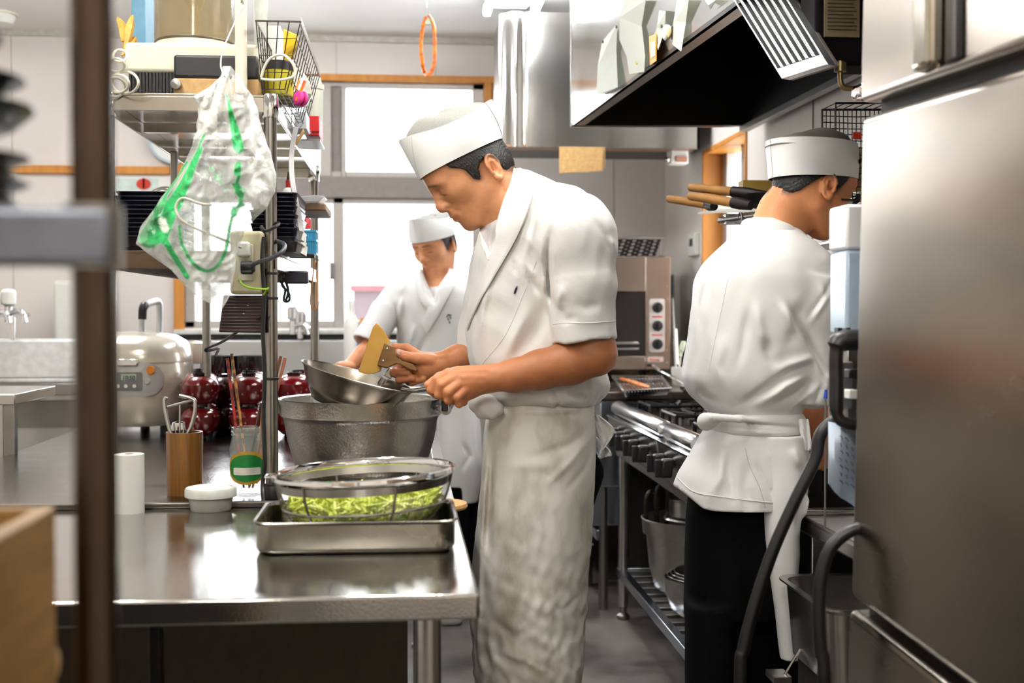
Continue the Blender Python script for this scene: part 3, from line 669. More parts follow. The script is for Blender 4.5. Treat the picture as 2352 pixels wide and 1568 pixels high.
# perforated rest on top of the oven
HB = thing('perforated_rack', 'black perforated heat shield tilted above the oven', 'rack', (.9, 5.75, zo1))
nx, ny, cw = 12, 5, .05; ms = MB(); ca = P(1519, 549, 5.66); x1_ = ca[0]; z1_ = ca[2]
x0_ = x1_-nx*cw; za = zo1+.004; ya_, yb2 = 5.53, 5.66
def pp(x, t): return (x-(.055*(1-t)), ya_+(yb2-ya_)*t, za+(z1_-za)*t)
for i in range(nx):
    for j in range(ny):
        cx = x0_+(i+.5)*cw; ct = (j+.5)/ny; sq, ci = [], []
        for k in range(16):
            ang = 2*PI*k/16+PI/16; ux, ut = math.cos(ang), math.sin(ang); s_ = max(abs(ux), abs(ut))
            sq.append(pp(cx+ux/s_*cw/2, ct+ut/s_*.5/ny)); rr = .0095
            ci.append(pp(cx+ux*rr, ct+ut*rr/(.15)))
        ms.grid([sq, ci], closev=True)
obj('shield', ms, mat('black_shield', (12,11,11), .5), HB, smooth=False)
obj('rim', MB().box(x0_, x1_+.01, yb2, yb2+.012, z1_-.005, z1_+.012), STEELD, HB, bevel=.002)
obj('bracket', MB().box(x1_-.01, x1_, 5.56, 5.68, zo1-.002, zo1+.012).box(x1_-.01, x1_, 5.66, 5.68, zo1, z1_), STEELD, HB, smooth=False)
# rods, mug, tray on the counter
rk = thing('knife_steel', 'long thin rod with a black grip leaning in the corner next to the oven', 'kitchen tool', P(1553, 824, 5.45))
pA, pB, pC = P(1553,842,5.45), P(1545,684,5.55), P(1543,632,5.58)
obj('rod', MB().tube([(pA[0],pA[1],.885), pB], .006, 8), STEELD, rk); obj('grip', MB().tube([pB, pC], .009, 10), BLACKP, rk)
one('white_spatula', MB().tube([P(1556,838,5.3), P(1552,756,5.4)], .0065, 8), WHITEP, 'plain pale rod standing in the corner right of the knife steel', 'kitchen tool')
c = P(1557, 864, 5.2)
mg = thing('white_mug', 'white mug holding a green-white scraper at the corner of the counter', 'mug', (c[0], 5.2, .88))
obj('cup', MB().lathe([(.022,0),(.024,.003),(.029,.06),(.029,.078),(.026,.078),(.026,.07),(.022,.006),(0,.006)], (c[0], 5.2, .88), 24), WHITEP, mg)
sc = thing('cream_scraper', 'pale green cream scraper standing in the white mug', 'kitchen tool', (c[0], 5.2, .90))
obj('handle', MB().tube([(c[0],5.2,.89), tuple(P(1563,815,5.2))], .004, 8), WHITEP, sc)
obj('blade', MB().tube(smooth_path([P(1562,818,5.2), P(1564,805,5.2), P(1568,792,5.2), P(1570,783,5.2)],4), [.008]*4+[.012]*5+[.011]*3+[.006], 10), mat('pale_green', (216,232,200), .4), sc)
def tray_on(name, label, pts, z, h, th=.006):
    pass
zt2 = .882
tr = [PZ(1404,864,zt2+.03), PZ(1521,864,zt2+.03), PZ(1543,892,zt2+.03), PZ(1431,898,zt2+.03)]
tr = [np.array(p) for p in tr]; ctr = sum(tr)/4
GT = thing('grill_tray', 'shallow steel tray with a wire rack and a strip of orange fish', 'tray', (ctr[0], ctr[1], zt2))
def ringq(s, z): return [ctr+(p-ctr)*s+[0,0,z] for p in tr]
g = [ringq(.80,-.028), ringq(.86,-.028), ringq(.93,-.004), ringq(1,0), ringq(1.0,.004), ringq(.93,.0), ringq(.84,-.024), ringq(.80,-.024)]
ms = MB().grid(g, closev=True); ms.f.append((0,1,2,3)); ms.m.append(0); ms.f.append((28,29,30,31)); ms.m.append(0)
obj('pan', ms, STEEL, GT, bevel=.003)
ms = MB()
for k in range(15):
    t_ = .05+.9*k/14; ms.tube([tr[0]*(1-t_)+tr[1]*t_+[0,.01,-.004], tr[3]*(1-t_)+tr[2]*t_+[0,.0,-.004]], .0018, 5)
for t_ in (.1,.5,.9): ms.tube([tr[0]*(1-t_)+tr[3]*t_+[0,0,-.006], tr[1]*(1-t_)+tr[2]*t_+[0,0,-.006]], .0022, 5)
obj('wire_rack', ms, CHROME, GT)
fs = smooth_path([PZ(1424,869,.915), PZ(1450,876,.915), PZ(1474,884,.915), PZ(1492,889,.915)], 4)
one('salmon_strip', MB().tube(fs, [.003]+[.007]*4+[.009]*4+[.007]*3+[.003], 8), mat('salmon_orange', (222,96,50), .5, col2=(226,150,60), scale=25, contrast=(.4,.6)), 'orange-red strip of fish lying on the wire rack', 'fish')
ld = thing('long_ladle', 'long steel ladle resting with its handle up across the counter', 'ladle', P(1560, 885, 4.8))
obj('handle', MB().tube(smooth_path([P(1485,841,4.9), P(1500,840,4.9), P(1516,851,4.9), P(1545,866,4.8), P(1572,882,4.75)], 5), .0055, 8), CHROME, ld)
obj('bowl', MB().lathe([(.035,0),(.03,-.015),(.015,-.024),(0,-.026)], np.array(P(1580,886,4.75)), 16), CHROME, ld)
# steel cabinet next to the counter (grill stand with a drawer)
FC = thing('fryer_stand', 'steel stand with a hinged flap and slide-out box beyond the gas range', 'cabinet', (1.05, 5.05, 0))
fx = .775
BLUEST = mat('cool_steel', (176,184,196), .22, 1.0, .04, 8, rvar=.06)
obj('case', MB().box(fx, XR-.01, 4.80, 5.3, .50, .846), BLUEST, FC, bevel=.004)
p, q = PX(1385,1076,fx-.03), PX(1428,1100,fx-.03)
obj('flap', MB().box(fx-.035, fx, 4.86, 5.24, .50, .62), BLUEST, FC, bevel=.003)
obj('handle_lip', MB().box(fx-.075, fx-.03, 4.86, 5.24, .62, .632).box(fx-.075, fx-.068, 4.86, 5.24, .60, .632), CHROME, FC, bevel=.002)
obj('slide_box', MB().box(fx-.03, XR-.1, 4.83, 4.99, .34, .50), BLUEST, FC, bevel=.003)
obj('wire_handle', MB().tube(smooth_path([(fx-.03,4.85,.345),(fx-.05,4.83,.32),(fx-.05,4.80,.28),(fx-.03,4.80,.27)],4), .005, 8), CHROME, FC)
for ly in (4.84, 5.26):
    for lx in (fx+.02, XR-.05): obj('leg', MB().lathe([(.018,0),(.018,.5)], (lx, ly, 0), 14), STEELD, FC)
obj('low_rail', MB().box(fx-.01, fx+.03, 4.84, 5.6, .28, .32), BLUEST, FC, bevel=.003)
# ============================================================ GAS RANGE ON ITS TABLE
RX = .825
RT_ = thing('range_table', 'low steel table with a slatted shelf under the gas range', 'work table', (1.08, 3.9, 0))
obj('tabletop', MB().box(RX, XR-.006, 3.28, 4.72, .635, .67), STEEL, RT_, bevel=.004)
obj('shelf_rail', MB().box(RX, RX+.03, 3.28, 4.70, .165, .20).box(XR-.04, XR-.01, 3.28, 4.70, .165, .20).box(RX+.03, XR-.04, 4.67, 4.70, .165, .20).box(RX+.03, XR-.04, 3.28, 3.31, .165, .20), BLUEST, RT_, bevel=.002)
for k in range(14):
    y = 3.36+k*.098; obj('slat', MB().box(RX+.03, XR-.04, y, y+.05, .185, .197), STEELD, RT_, bevel=.001)
for lx in (RX+.022, XR-.04):
    for ly in (3.32, 4.68):
        l = obj('leg', MB().lathe([(.020,.05),(.020,.636)], (lx, ly, 0), 18), STEEL, RT_)
        obj('foot', MB().lathe([(.022,0),(.026,.004),(.026,.016),(.014,.024),(.014,.052)], (lx, ly, 0), 14), STEELD, l)
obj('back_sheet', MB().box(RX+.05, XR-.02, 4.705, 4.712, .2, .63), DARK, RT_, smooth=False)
gx = .775
def gas_range(label, y0, y1, knobs, rows, group=None, bull=True):
    t = thing('gas_range', label, 'gas stove', (1.08, (y0+y1)/2, .67), 'gas ranges')
    obj('body', MB().box(gx+.03, XR-.012, y0, y1, .675, .825), STEELD, t, bevel=.004)
    obj('control_panel', MB().prism([(gx+.03,y0,.675),(gx+.03,y0,.80),(gx+.0,y0,.80),(gx+.015,y0,.69)], (0,y1-y0,0)), STEEL, t, bevel=.002)
    if bull: obj('bullnose', MB().lathe([(.0,.0),(.024,.004),(.027,.012),(.027,y1-y0-.05),(.024,y1-y0-.042),(0,y1-y0-.038)], (gx+.035, y0+.022, .832), 20, (0,1,0)), mat('satin_chrome', (214,214,214), .2, 1.0, .01), t)
    obj('drip_edge', MB().box(gx-.004, gx+.03, y0, y1, .797, .806), CHROME, t, bevel=.002)
    obj('top_plate', MB().box(gx+.05, XR-.012, y0, y1, .825, .832), mat('range_top', (90,86,84), .25, .9), t, bevel=.002)
    for ky in knobs:
        k_ = obj('knob', MB().prism([(gx-.028,ky-.017,.770),(gx-.028,ky+.017,.770),(gx-.034,ky+.017,.715),(gx-.034,ky-.017,.715)], (.034,0,0)), BLACKP, t, bevel=.006, segs=3)
        obj('grip', MB().box(gx-.048, gx-.03, ky-.006, ky+.006, .715, .768), BLACKP, k_, bevel=.003)
    ms = MB()
    for ky in knobs: ms.box(gx+.004, gx+.008, ky-.028, ky-.01, .768, .792)
    obj('panel_print', ms, mat('red_print', (190,120,110), .5), t, smooth=False)
    for by in rows:
        for bx in (gx+.20, gx+.44):
            b = obj('burner', MB().lathe([(.045,0),(.045,.012),(.03,.018),(.03,.026),(0,.026)], (bx, by, .832), 20), BLACKM, t)
            ms = MB()
            for sgn in range(8):
                a = sgn*PI/4+PI/8; d = np.array([math.cos(a), math.sin(a)])
                p1 = np.array([bx,by])+d*.035; p2 = np.array([bx,by])+d*.105
                ms.tube([(*p1,.858),(*p2,.866),(*p2,.834)], .006, 6)
            sq = [(bx-.108,by-.108),(bx+.108,by-.108),(bx+.108,by+.108),(bx-.108,by+.108)]
            ms.tube([(x,y,.864) for x,y in sq], .006, 6, closed=True)
            for x,y in sq: ms.tube([(x,y,.866),(x,y,.834)], .007, 6)
            obj('pot_grate', ms, BLACKM, t)
    return t
gas_range('two-row gas range with five black knobs beyond the bending cook', 3.72, 4.62, [3.86,4.03,4.18,4.31,4.44], [3.95, 4.36])
gas_range('nearer gas range with black knobs, half hidden behind the cook by the fridge', 3.28, 3.69, [3.50,3.62], [3.49])
# pots on the lower shelf
def hammered_pot(name, label, c, r, h, t_loc=None, handles=True):
    t = thing(name, label, 'pot', c)
    prof = [(0,0),(r*.55,.0),(r*.80,h*.12),(r*.92,h*.4),(r*.97,h*.75),(r*.98,h*.80),(r*1.05,h*.81),(r*1.07,h*.98),(r*1.09,h),(r*1.07,h*1.005),(r*1.03,h*.97),(r*.96,h*.83),(r*.93,h*.7),(r*.87,h*.35),(r*.72,h*.12),(r*.5,.012),(0,.012)]
    n = 72; mb = MB()
    pr = []; 
    for (r0,h0),(r1,h1) in zip(prof[:-1], prof[1:]):
        k = max(1, int(abs(h1-h0)/.008))
        for i in range(k): pr.append((r0+(r1-r0)*i/k, h0+(h1-h0)*i/k))
    pr.append(prof[-1]); mb.lathe(pr, c, n)
    obj('body', mb, HAMMER, t)
    return t
HAMMER = mat('hammered_metal', (196,194,188), .30, 1.0, .05, 30, rvar=.06)
nt_ = HAMMER.node_tree; vor = nt_.nodes.new('ShaderNodeTexVoronoi'); vor.inputs['Scale'].default_value = 180; tcc = nt_.nodes.new('ShaderNodeTexCoord')
bpn = nt_.nodes.new('ShaderNodeBump'); bpn.inputs['Strength'].default_value = .3; bpn.inputs['Distance'].default_value = .0015
nt_.links.new(tcc.outputs['Object'], vor.inputs['Vector']); nt_.links.new(vor.outputs['Distance'], bpn.inputs['Height']); nt_.links.new(bpn.outputs['Normal'], nt_.nodes['Principled BSDF'].inputs['Normal'])
hammered_pot('hammered_stockpot', 'big tarnished hammered pot on the slatted shelf under the range', (1.01, 4.22, .197), .165, .275)
HD = mat('aged_brass_steel', (92,84,76), .3, 1.0, .1, 20)
sp = thing('saucepan', 'steel pan with a domed lid resting on the big pot under the range', 'pan', (1.02, 4.18, .478))
obj('pan', MB().lathe([(0,0),(.085,0),(.10,.01),(.10,.062),(.104,.066),(.104,.07),(.098,.068),(.096,.015),(0,.012)], (1.02,4.18,.478), 36), STEEL, sp)
obj('rim_plate', MB().lathe([(.115,0),(.12,.003),(.115,.008),(.1,.006)], (1.02,4.18,.474), 36), STEEL, sp)
for k, (px, py, lab) in enumerate(((1497,1140,'looped brownish pan handle rising behind the big pot'), (1520,1126,'taller looped ladle handle rising out of the saucepan'))):
    c = np.array(W(px, py, 4.3)); dd = .04
    one('loop_handle', MB().tube(smooth_path([c+[-.01,0,-.13+.0], c+[-.022,0,-.06], c+[-.018,0,.0], c+[0,0,.02], c+[.02,0,.0], c+[.022,.01,-.06], c+[.025,.02,-.12]], 5), .007, 8), HD, lab, 'handle', origin=tuple(c-[0,0,.13]))
for k in range(4):
    r = .142-.011*k; z = .197+.003*k; hgt = .135+.0035*k
    lab = ['outermost of the nested mixing bowls on the shelf under the range','second mixing bowl nested inside the outermost one','third mixing bowl in the nest under the range','innermost and smallest bowl of the shelf nest'][k]
    one('mixing_bowl', MB().lathe([(0,0),(r*.55,0),(r*.85,hgt*.25),(r*.97,hgt*.65),(r,hgt),(r*1.02,hgt+.002),(r*.985,hgt),(r*.95,hgt*.65),(r*.83,hgt*.27),(r*.5,.003),(0,.003)], (.985, 3.90, z), 44), STEEL, lab, 'bowl', 'nested mixing bowls')
one('small_steel_bowl', MB().lathe([(0,0),(.05,0),(.075,.03),(.082,.11),(.084,.112),(.079,.11),(.072,.032),(.04,.004),(0,.004)], (.995, 3.88, .225), 36), STEEL, 'small deep steel bowl standing inside the nested mixing bowls', 'bowl')
# ============================================================ NEAR SIDE TABLE, RANGE, APPLIANCE
NT = thing('side_table', 'low steel table between the fridge and the cook in black trousers', 'work table', (1.14, 2.35, 0))
tx = W(1864, 1198, 2.78)[0]; zt3 = .722
obj('tabletop', MB().box(tx, XR-.02, 1.98, 2.80, zt3-.04, zt3), STEEL, NT, bevel=.008)
obj('rear_flange', MB().box(tx, XR-.02, 2.775, 2.80, zt3, zt3+.015), CHROME, NT, bevel=.004)
for lx in (tx+.03, XR-.07):
    for ly in (2.03, 2.75): obj('leg', MB().box(lx-.019, lx+.019, ly-.019, ly+.019, 0, zt3-.04), STEEL, NT, bevel=.004)
obj('lower_shelf', MB().box(tx+.02, XR-.04, 2.0, 2.78, .18, .20), STEELD, NT, bevel=.003)
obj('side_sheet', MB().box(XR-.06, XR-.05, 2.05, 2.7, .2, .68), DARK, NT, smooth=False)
p = W(1896, 1400, 2.4)
pn = thing('deep_steel_pan', 'deep rectangular steel pan on the shelf of the low side table', 'pan', (p[0]+.18, p[1]+.1, p[2]-.16))
px0, py0, pz = p[0], p[1]-.02, p[2]
gg = []
for s_, dz in ((.86,-.16),(.90,-.158),(.97,-.01),(1.02,-.002),(1.05,0),(1.05,.004),(.96,.002),(.95,-.01),(.88,-.15),(.84,-.15)):
    gg.append([(px0+.17+(x-.17)*s_*1.0, py0+.16+(y-.16)*s_, pz+dz) for x, y in rrect(0,.34,0,.32,.04,4)])
ms = MB().grid(gg, closev=True); n_ = len(gg[0]); ms.f.append(tuple(range(n_))); ms.m.append(0); ms.f.append(tuple(range(9*n_,10*n_))); ms.m.append(0)
obj('pan', ms, STEEL, pn)
one('pan_stand', MB().box(px0+.03, px0+.3, py0+.03, py0+.28, .20, pz-.161), DARK, 'dark box under the deep steel pan on the low shelf', 'box', bevel=.004)
BR = thing('black_side_burner', 'low black cooking range between the cook and the wall', 'gas stove', (1.15, 3.0, 0))
obj('body', MB().box(.96, XR-.01, 3.11, 3.27, .12, .80), mat('black_matt_steel', (34,32,32), .4, .5), BR, bevel=.006)
obj('top', MB().box(.95, XR-.01, 3.10, 3.275, .80, .83), mat('dark_steel_top', (70,66,64), .3, .8), BR, bevel=.004)
obj('ledge', MB().box(.955, XR-.01, 3.09, 3.11, .79, .80), STEELD, BR, smooth=False)
for lx in (1.0, 1.3):
    for ly in (3.14, 3.24): obj('leg', MB().lathe([(.018,0),(.018,.12)], (lx,ly,0), 12), STEELD, BR)
ms = MB()
for k in range(3): ms.box(1.0, 1.33, 3.13+k*.05, 3.14+k*.05, .83, .848)
obj('grate', ms, BLACKM, BR, bevel=.002)
gt = thing('blue_gas_cock', 'upright brass gas cock with a blue tip behind the elbow of the cook', 'valve', W(1896,1010,2.7))
a, b = W(1896,1010,2.7), W(1896,915,2.7)
obj('stem', MB().tube([(a[0],a[1],.72),a,W(1896,955,2.7),b], [.0022,.0022,.003,.0022], 10), STEELD, gt)
obj('tip', MB().tube([b, W(1897,895,2.7)], [.0045,.003], 10), mat('blue_tip', (40,80,190), .4), gt)
one('steel_pedal_lever', MB().box(*sorted((W(1770,1555,2.6)[0],W(1812,1555,2.6)[0])), 2.50, 2.56, W(1770,1562,2.6)[2], W(1770,1548,2.6)[2]).tube([W(1802,1550,2.6), W(1838,1490,2.6)], .003, 6).tube([W(1790,1556,2.62), (W(1790,1556,2.62)[0], 2.53, 0)], .008, 8), STEEL, 'small steel pedal lever near the floor by the white apron end', 'pedal')
# hoses
HOSE = mat('black_rubber_hose', (11,11,12), .42, var=.1)
hz = smooth_path([W(2030,905,2.2), W(1985,925,2.2), (W(1893,985,2.2)), W(1872,1055,2.2), W(1826,1150,2.2), W(1775,1265,2.2), W(1733,1390,2.2), W(1708,1490,2.2), W(1700,1580,2.2), (W(1700,1700,2.2)[0], W(1700,1700,2.2)[1], .02), (W(1720,1700,2.2)[0]+.1, W(1700,1700,2.2)[1]+.05, .015)], 8)
one('rubber_hose', MB().tube(hz, .0112, 14), HOSE, 'long thick black hose sagging in front of the white apron to the floor', 'hose', 'hoses')
hz = smooth_path([W(2040,1205,1.98), W(1990,1209,1.98), W(1945,1224,1.98), W(1906,1262,1.98), W(1886,1325,1.98), W(1881,1410,1.98), W(1885,1500,1.98), W(1893,1590,1.98), (W(1900,1590,1.98)[0], W(1893,1590,1.98)[1], .02)], 8)
one('rubber_hose', MB().tube(hz, .0105, 14), HOSE, 'shorter black hose curving out from the fridge edge over the side table', 'hose', 'hoses')
# appliance beside the fridge
ay = W(1903,500,2.15)[1]; ax0 = W(1903, 500, 2.15)[0]*(ay+.09)/ay
AP = thing('steamer_appliance', 'tall white and steel appliance with a black handle squeezed beside the fridge', 'appliance', (ax0+.12, ay+.1, zt3))
z_ = lambda py: W(1903, py, 2.15)[2]
obj('top_cover', MB().box(ax0, 1.1, ay, ay+.09, z_(572), z_(468)), mat('bright_white_plastic', (250,250,250), .3, var=0), AP, bevel=.006)
obj('clear_case', MB().box(ax0+.002, 1.09, ay+.003, ay+.088, z_(770), z_(573)), mat('pale_blue_plastic', (200,222,240), .12, var=.02, alpha=.8), AP, bevel=.006)
obj('steel_body', MB().box(ax0+.001, 1.09, ay+.002, ay+.089, z_(1075), z_(770)), STEELD, AP, bevel=.006)
obj('stand', MB().box(ax0+.12, 1.09, ay+.01, ay+.06, zt3, z_(1075)), DARK, AP, smooth=False)
hp = [W(1990,782,2.06), W(1940,782,2.06), W(1922,800,2.06), W(1921,880,2.06), W(1923,950,2.06), W(1945,972,2.06), W(2000,975,2.06)]
obj('handle', MB().tube(smooth_path(hp, 6), [.018]*12+[.012]*12+[.010]*13, 12), BLACKP, AP)
obj('control_panel', MB().box(W(1944,0,2.12)[0], W(1975,0,2.12)[0], ay-.006, ay+.002, z_(940), z_(830)), mat('panel_grey', (150,152,156), .3, .4), AP, bevel=.003)
for py in (858, 905): c = W(1958, py, 2.11); obj('switch', MB().box(c[0]-.008, c[0]+.008, c[1]-.006, c[1]+.02, c[2]-.008, c[2]+.008), BLACKP if py == 858 else WHITEP, AP, bevel=.002)
for px in (1930, 1949): c = W(px, 763, 2.12); obj('clip', MB().box(c[0]-.004, c[0]+.004, c[1], c[1]+.02, c[2]-.008, c[2]+.008), BLACKP, AP, bevel=.001)
one('blue_packet', MB().prism([W(1978,600,2.12), W(1995,575,2.12), W(2010,580,2.12), W(2010,730,2.12), W(1984,730,2.12)], (0,.008,0)), mat('blue_packet_print', (170,196,224), .5, col2=(70,120,190), scale=12, contrast=(.46,.54)), 'blue and white packet tucked between the appliance and the fridge', 'packet', smooth=False)
rows = []
for i in range(15):
    t_ = i/14; row = []
    for j in range(9):
        s_ = j/8; px = 1903+s_*112; py = 968+s_*22+t_*(142+s_*90+6*math.sin(s_*9)); D = 2.10-.03*math.sin(s_*5+t_*2)
        row.append(W(px, py, D))
    rows.append(row)
sh = one('hanging_paper_sheet', MB().sheet(np.array(rows), .0012), mat('blue_white_sheet', (214,226,240), .6, col2=(180,200,226), scale=5, contrast=(.3,.7)), 'bluish printed sheet hanging below the black handle beside the fridge', 'sheet')
wsg = obj('handwriting', MB(), INK) if False else None
ms = MB()
for k in range(7):
    y_ = 1000+k*17
    for sg in range(3):
        a = np.array(W(1928+sg*13+(k%3), y_+sg*5, 2.062)); b = np.array(W(1936+sg*13-(k%2)*3, y_+9+sg*5, 2.062)); ms.tube([a, (a+b)/2+[.001,0,.001], b], .0007, 4)
obj('handwriting', ms, INK, sh)
bpy.data.objects['handwriting'].name = 'handwriting'
# ============================================================ FRIDGE
FX = W(1996, 500, 1.93)[0]; FYf = P(1996, 500, 1.93)[1]
FY0 = .62; tilt = math.radians(2.4)
Mx = Matrix.Translation((0,FYf,1.2)) @ Matrix.Rotation(tilt, 4, 'X') @ Matrix.Translation((0,-FYf,-1.2))
FRM = mat('fridge_steel', (158,148,137), .26, 1.0, .05, 2.2, stretch=(1,1,3), rvar=.08, bump=.15, bscale=3)
FR = thing('steel_refrigerator', 'tall stainless refrigerator filling the side of the frame', 'refrigerator', (FX+.3, 1.25, 0))
def fbox(x0,x1,y0,y1,z0,z1): return MB().box(x0,x1,y0,y1,z0,z1, M=Mx)
zg, zl = 1.2+(715-243)/2800*FYf, 1.2-(1412-715)/2800*FYf
obj('cabinet', fbox(FX+.045, XR-.05, FY0, FYf-.01, .13, 2.08), FRM, FR, bevel=.006)
obj('upper_door', fbox(FX-.004, FX+.05, FY0, FYf, zg+.009, 2.08), FRM, FR, bevel=.014, segs=3)
obj('middle_door', fbox(FX, FX+.05, FY0, FYf, zl+.008, zg-.012), FRM, FR, bevel=.014, segs=3)
obj('lower_door', fbox(FX-.004, FX+.05, FY0, FYf, .2, zl-.010), FRM, FR, bevel=.014, segs=3)
obj('door_gasket', fbox(FX+.03, FX+.046, FY0+.01, FYf-.01, .2, 2.06), DARK, FR, smooth=False)  # gasket kept near black to paint the shade in the door gaps
hy = 1.60; hz0 = 1.2+(715-140)/2800*hy
obj('handle_recess', MB().box(FX-.012, FX+.0, hy-.055, hy-.012, hz0+.0, hz0+.22), BLACKP, FR, bevel=.008)
obj('door_handle', MB().box(FX-.034, FX-.004, hy-.012, hy+.045, hz0, hz0+.22), mat('worn_chrome', (180,172,158), .16, 1.0), FR, bevel=.010, segs=3)
obj('lower_trim', fbox(FX-.007, FX-.002, FY0, FYf-.03, zl-.018, zl-.010), mat('worn_chrome', (180,172,158), .2, 1.0), FR, smooth=False)
for lx in (FX+.08, XR-.12):
    for ly in (FY0+.08, FYf-.1): obj('foot', MB().lathe([(.02,0),(.02,.2)], (lx,ly,0), 12), BLACKP, FR)
# ============================================================ STORAGE RACK ON THE WORKTOP
D0 = 2.6
xr = W(622,500,D0)[0]; xl = W(258,500,D0)[0]; yf = W(622,500,D0)[1]; yb = yf+1.26
SR = thing('storage_rack', 'chrome-post steel storage rack standing on the rear worktop, loaded with goods', 'shelf rack', ((xr+xl)/2, (yf+yb)/2, ZW))
POST = mat('post_steel', (150,146,140), .22, 1.0, .05, 30)
ztop = W(622,218,D0)[2]
for x, y in ((xr,yf),(xl,yf),(xr,yb),(xl,yb)):
    p = obj('post', MB().lathe([(.0135,0),(.0135,ztop-ZW-.02)], (x,y,ZW), 20), POST, SR)
    obj('post_cap', MB().lathe([(.017,0),(.018,.004),(.018,.045),(.016,.049),(0,.05)], (x,y,ztop-.05), 20), CHROME, p)
    obj('post_foot', MB().lathe([(.018,.0),(.018,.02),(.014,.03)], (x,y,ZW+.001), 16), BLACKP, p)
SHELFM = mat('rack_shelf_steel', (176,170,160), .16, 1.0, .04, 8, rvar=.05)
def shelf(z, th, x0=xl-.01, x1=xr+.01, y0=None, y1=yb+.01, m=SHELFM):
    y0 = yf-.012 if y0 is None else y0
    mb = MB().box(x0,x1,y0,y1,z-.006,z).box(x0,x1,y0,y0+.004,z-th,z-.006).box(x0,x1,y1-.004,y1,z-th,z-.006).box(x0,x0+.004,y0,y1,z-th,z-.006).box(x1-.004,x1,y0,y1,z-th,z-.006)
    return obj('shelf', mb, m, SR, bevel=.001)
zs1 = W(400,221,D0)[2]; shelf(zs1, .037)
zs2 = W(330,577,D0)[2]; shelf(zs2, .038, m=mat('brownish_shelf_steel', (96,80,66), .3, .9))
for y in (yf+.35, yf+.8): obj('shelf_rib', MB().box(xl, xr, y, y+.03, zs1-.03, zs1-.008), SHELFM, SR, smooth=False)
for z in (W(622,628,D0)[2], W(622,685,D0)[2], W(622,870,D0)[2], W(622,1115,D0)[2]):
    obj('black_band', MB().lathe([(.0145,-.003),(.0155,-.0025),(.0155,.0025),(.0145,.003)], (xr,yf,z), 20, caps=False), BLACKP, SR)
# middle support bracket seen through the rack
p = W(398, 300, 3.2); one('rack_bracket', MB().box(p[0]-.008,p[0]+.008,p[1],p[1]+.02, W(398,470,3.2)[2], zs1-.037), STEELD, 'thin steel upright hanging between the rack shelves', 'bracket', bevel=.002)
# ---------- on top: rice dispenser
RD = thing('rice_dispenser', 'cream machine with a clear amber cylinder on top of the storage rack', 'dispenser', (xl+.18, yf+.17, zs1))
D1 = 2.62
def XZ(px, py, D=D1): p = W(px, py, D); return p[0], p[2]
x0, z0 = XZ(295,172); x1, z1 = XZ(592,104); yy = yf+.02
obj('housing', MB().box(x0,x1,yy,yy+.30,z0,z1), CREAM, RD, bevel=.008, segs=3)
x0b, zb0 = XZ(303,219); x1b, _ = XZ(409,219)
gb = MB()
for k in range(14): xx = x0b+(x1b-x0b)*k/14; gb.box(xx, xx+.005, yy+.004, yy+.012, zs1+.001, z0)
obj('ribbed_base', MB().box(x0b, x1b, yy+.012, yy+.28, zs1+.001, z0), BLACKP, RD, smooth=False); obj('rib', gb, BLACKP, RD, smooth=False)
x0c, zc0 = XZ(406,186); x1c, zc1 = XZ(596,133)
obj('dark_panel', MB().box(x0c, x1c, yy-.012, yy+.004, zc0, zc1), mat('black_panel', (22,22,24), .5, bump=.2), RD, bevel=.006)
obj('wooden_plinth', MB().box(x0c, x1c, yy-.010, yy+.28, zs1+.001, zc0), WOODL, RD, bevel=.002)
obj('plinth_knob', MB().lathe([(.011,0),(.011,.012),(0,.014)], (x0c+.006, yy-.010, zs1+.022), 14, (0,-1,0)), STEELD, RD)
cx = (XZ(332,0)[0]+XZ(517,0)[0])/2; cr = (XZ(517,0)[0]-XZ(332,0)[0])/2; cyy = yy+.15
obj('base_ring', MB().lathe([(cr*1.0,0),(cr*1.0,.026),(cr*.97,.028),(0,.028)], (cx,cyy,z1), 48), mat('milky_plastic', (228,222,200), .25), RD)
obj('glass_cylinder', MB().lathe([(cr,.028),(cr,.5),(cr-.003,.5),(cr-.003,.03)], (cx,cyy,z1), 56, caps=False), mat('smoky_amber_plastic', (150,136,104), .08, alpha=.5, var=.02), RD)
obj('dark_band', MB().lathe([(cr+.001,.026),(cr+.0015,.027),(cr+.0015,.030),(cr+.001,.031)], (cx,cyy,z1), 56, caps=False), mat('band_brown', (60,52,40), .4), RD)
obj('inner_core', MB().lathe([(.012,.03),(.012,.10),(.026,.14),(.03,.2),(.03,.5)], (cx+.0,cyy,z1), 24), mat('amber_core', (196,160,96), .4), RD)
# cream vertical pole, clear bottle by it
pl_ = thing('cream_pole', 'cream painted pole rising from the rack top to the ceiling', 'pole', (W(553,100,2.5)[0], W(553,100,2.5)[1], 0))
c = W(553,180,2.57); ytop = yy-.04
obj('pole', MB().lathe([(.0125,zs1+.001),(.0125,ZC)], (c[0], yy-.030, 0), 18), CREAM, pl_)
c = W(584, 60, 2.72); one('clear_tube', MB().lathe([(.014,0),(.016,.01),(.016,.3),(.014,.31),(0,.31)], (c[0]+.003,c[1]+.1,W(584,118,2.72)[2]), 18), mat('clear_tube_plastic', (220,226,218), .1, alpha=.5), 'clear upright tube behind the cream pole on the rack top', 'tube')
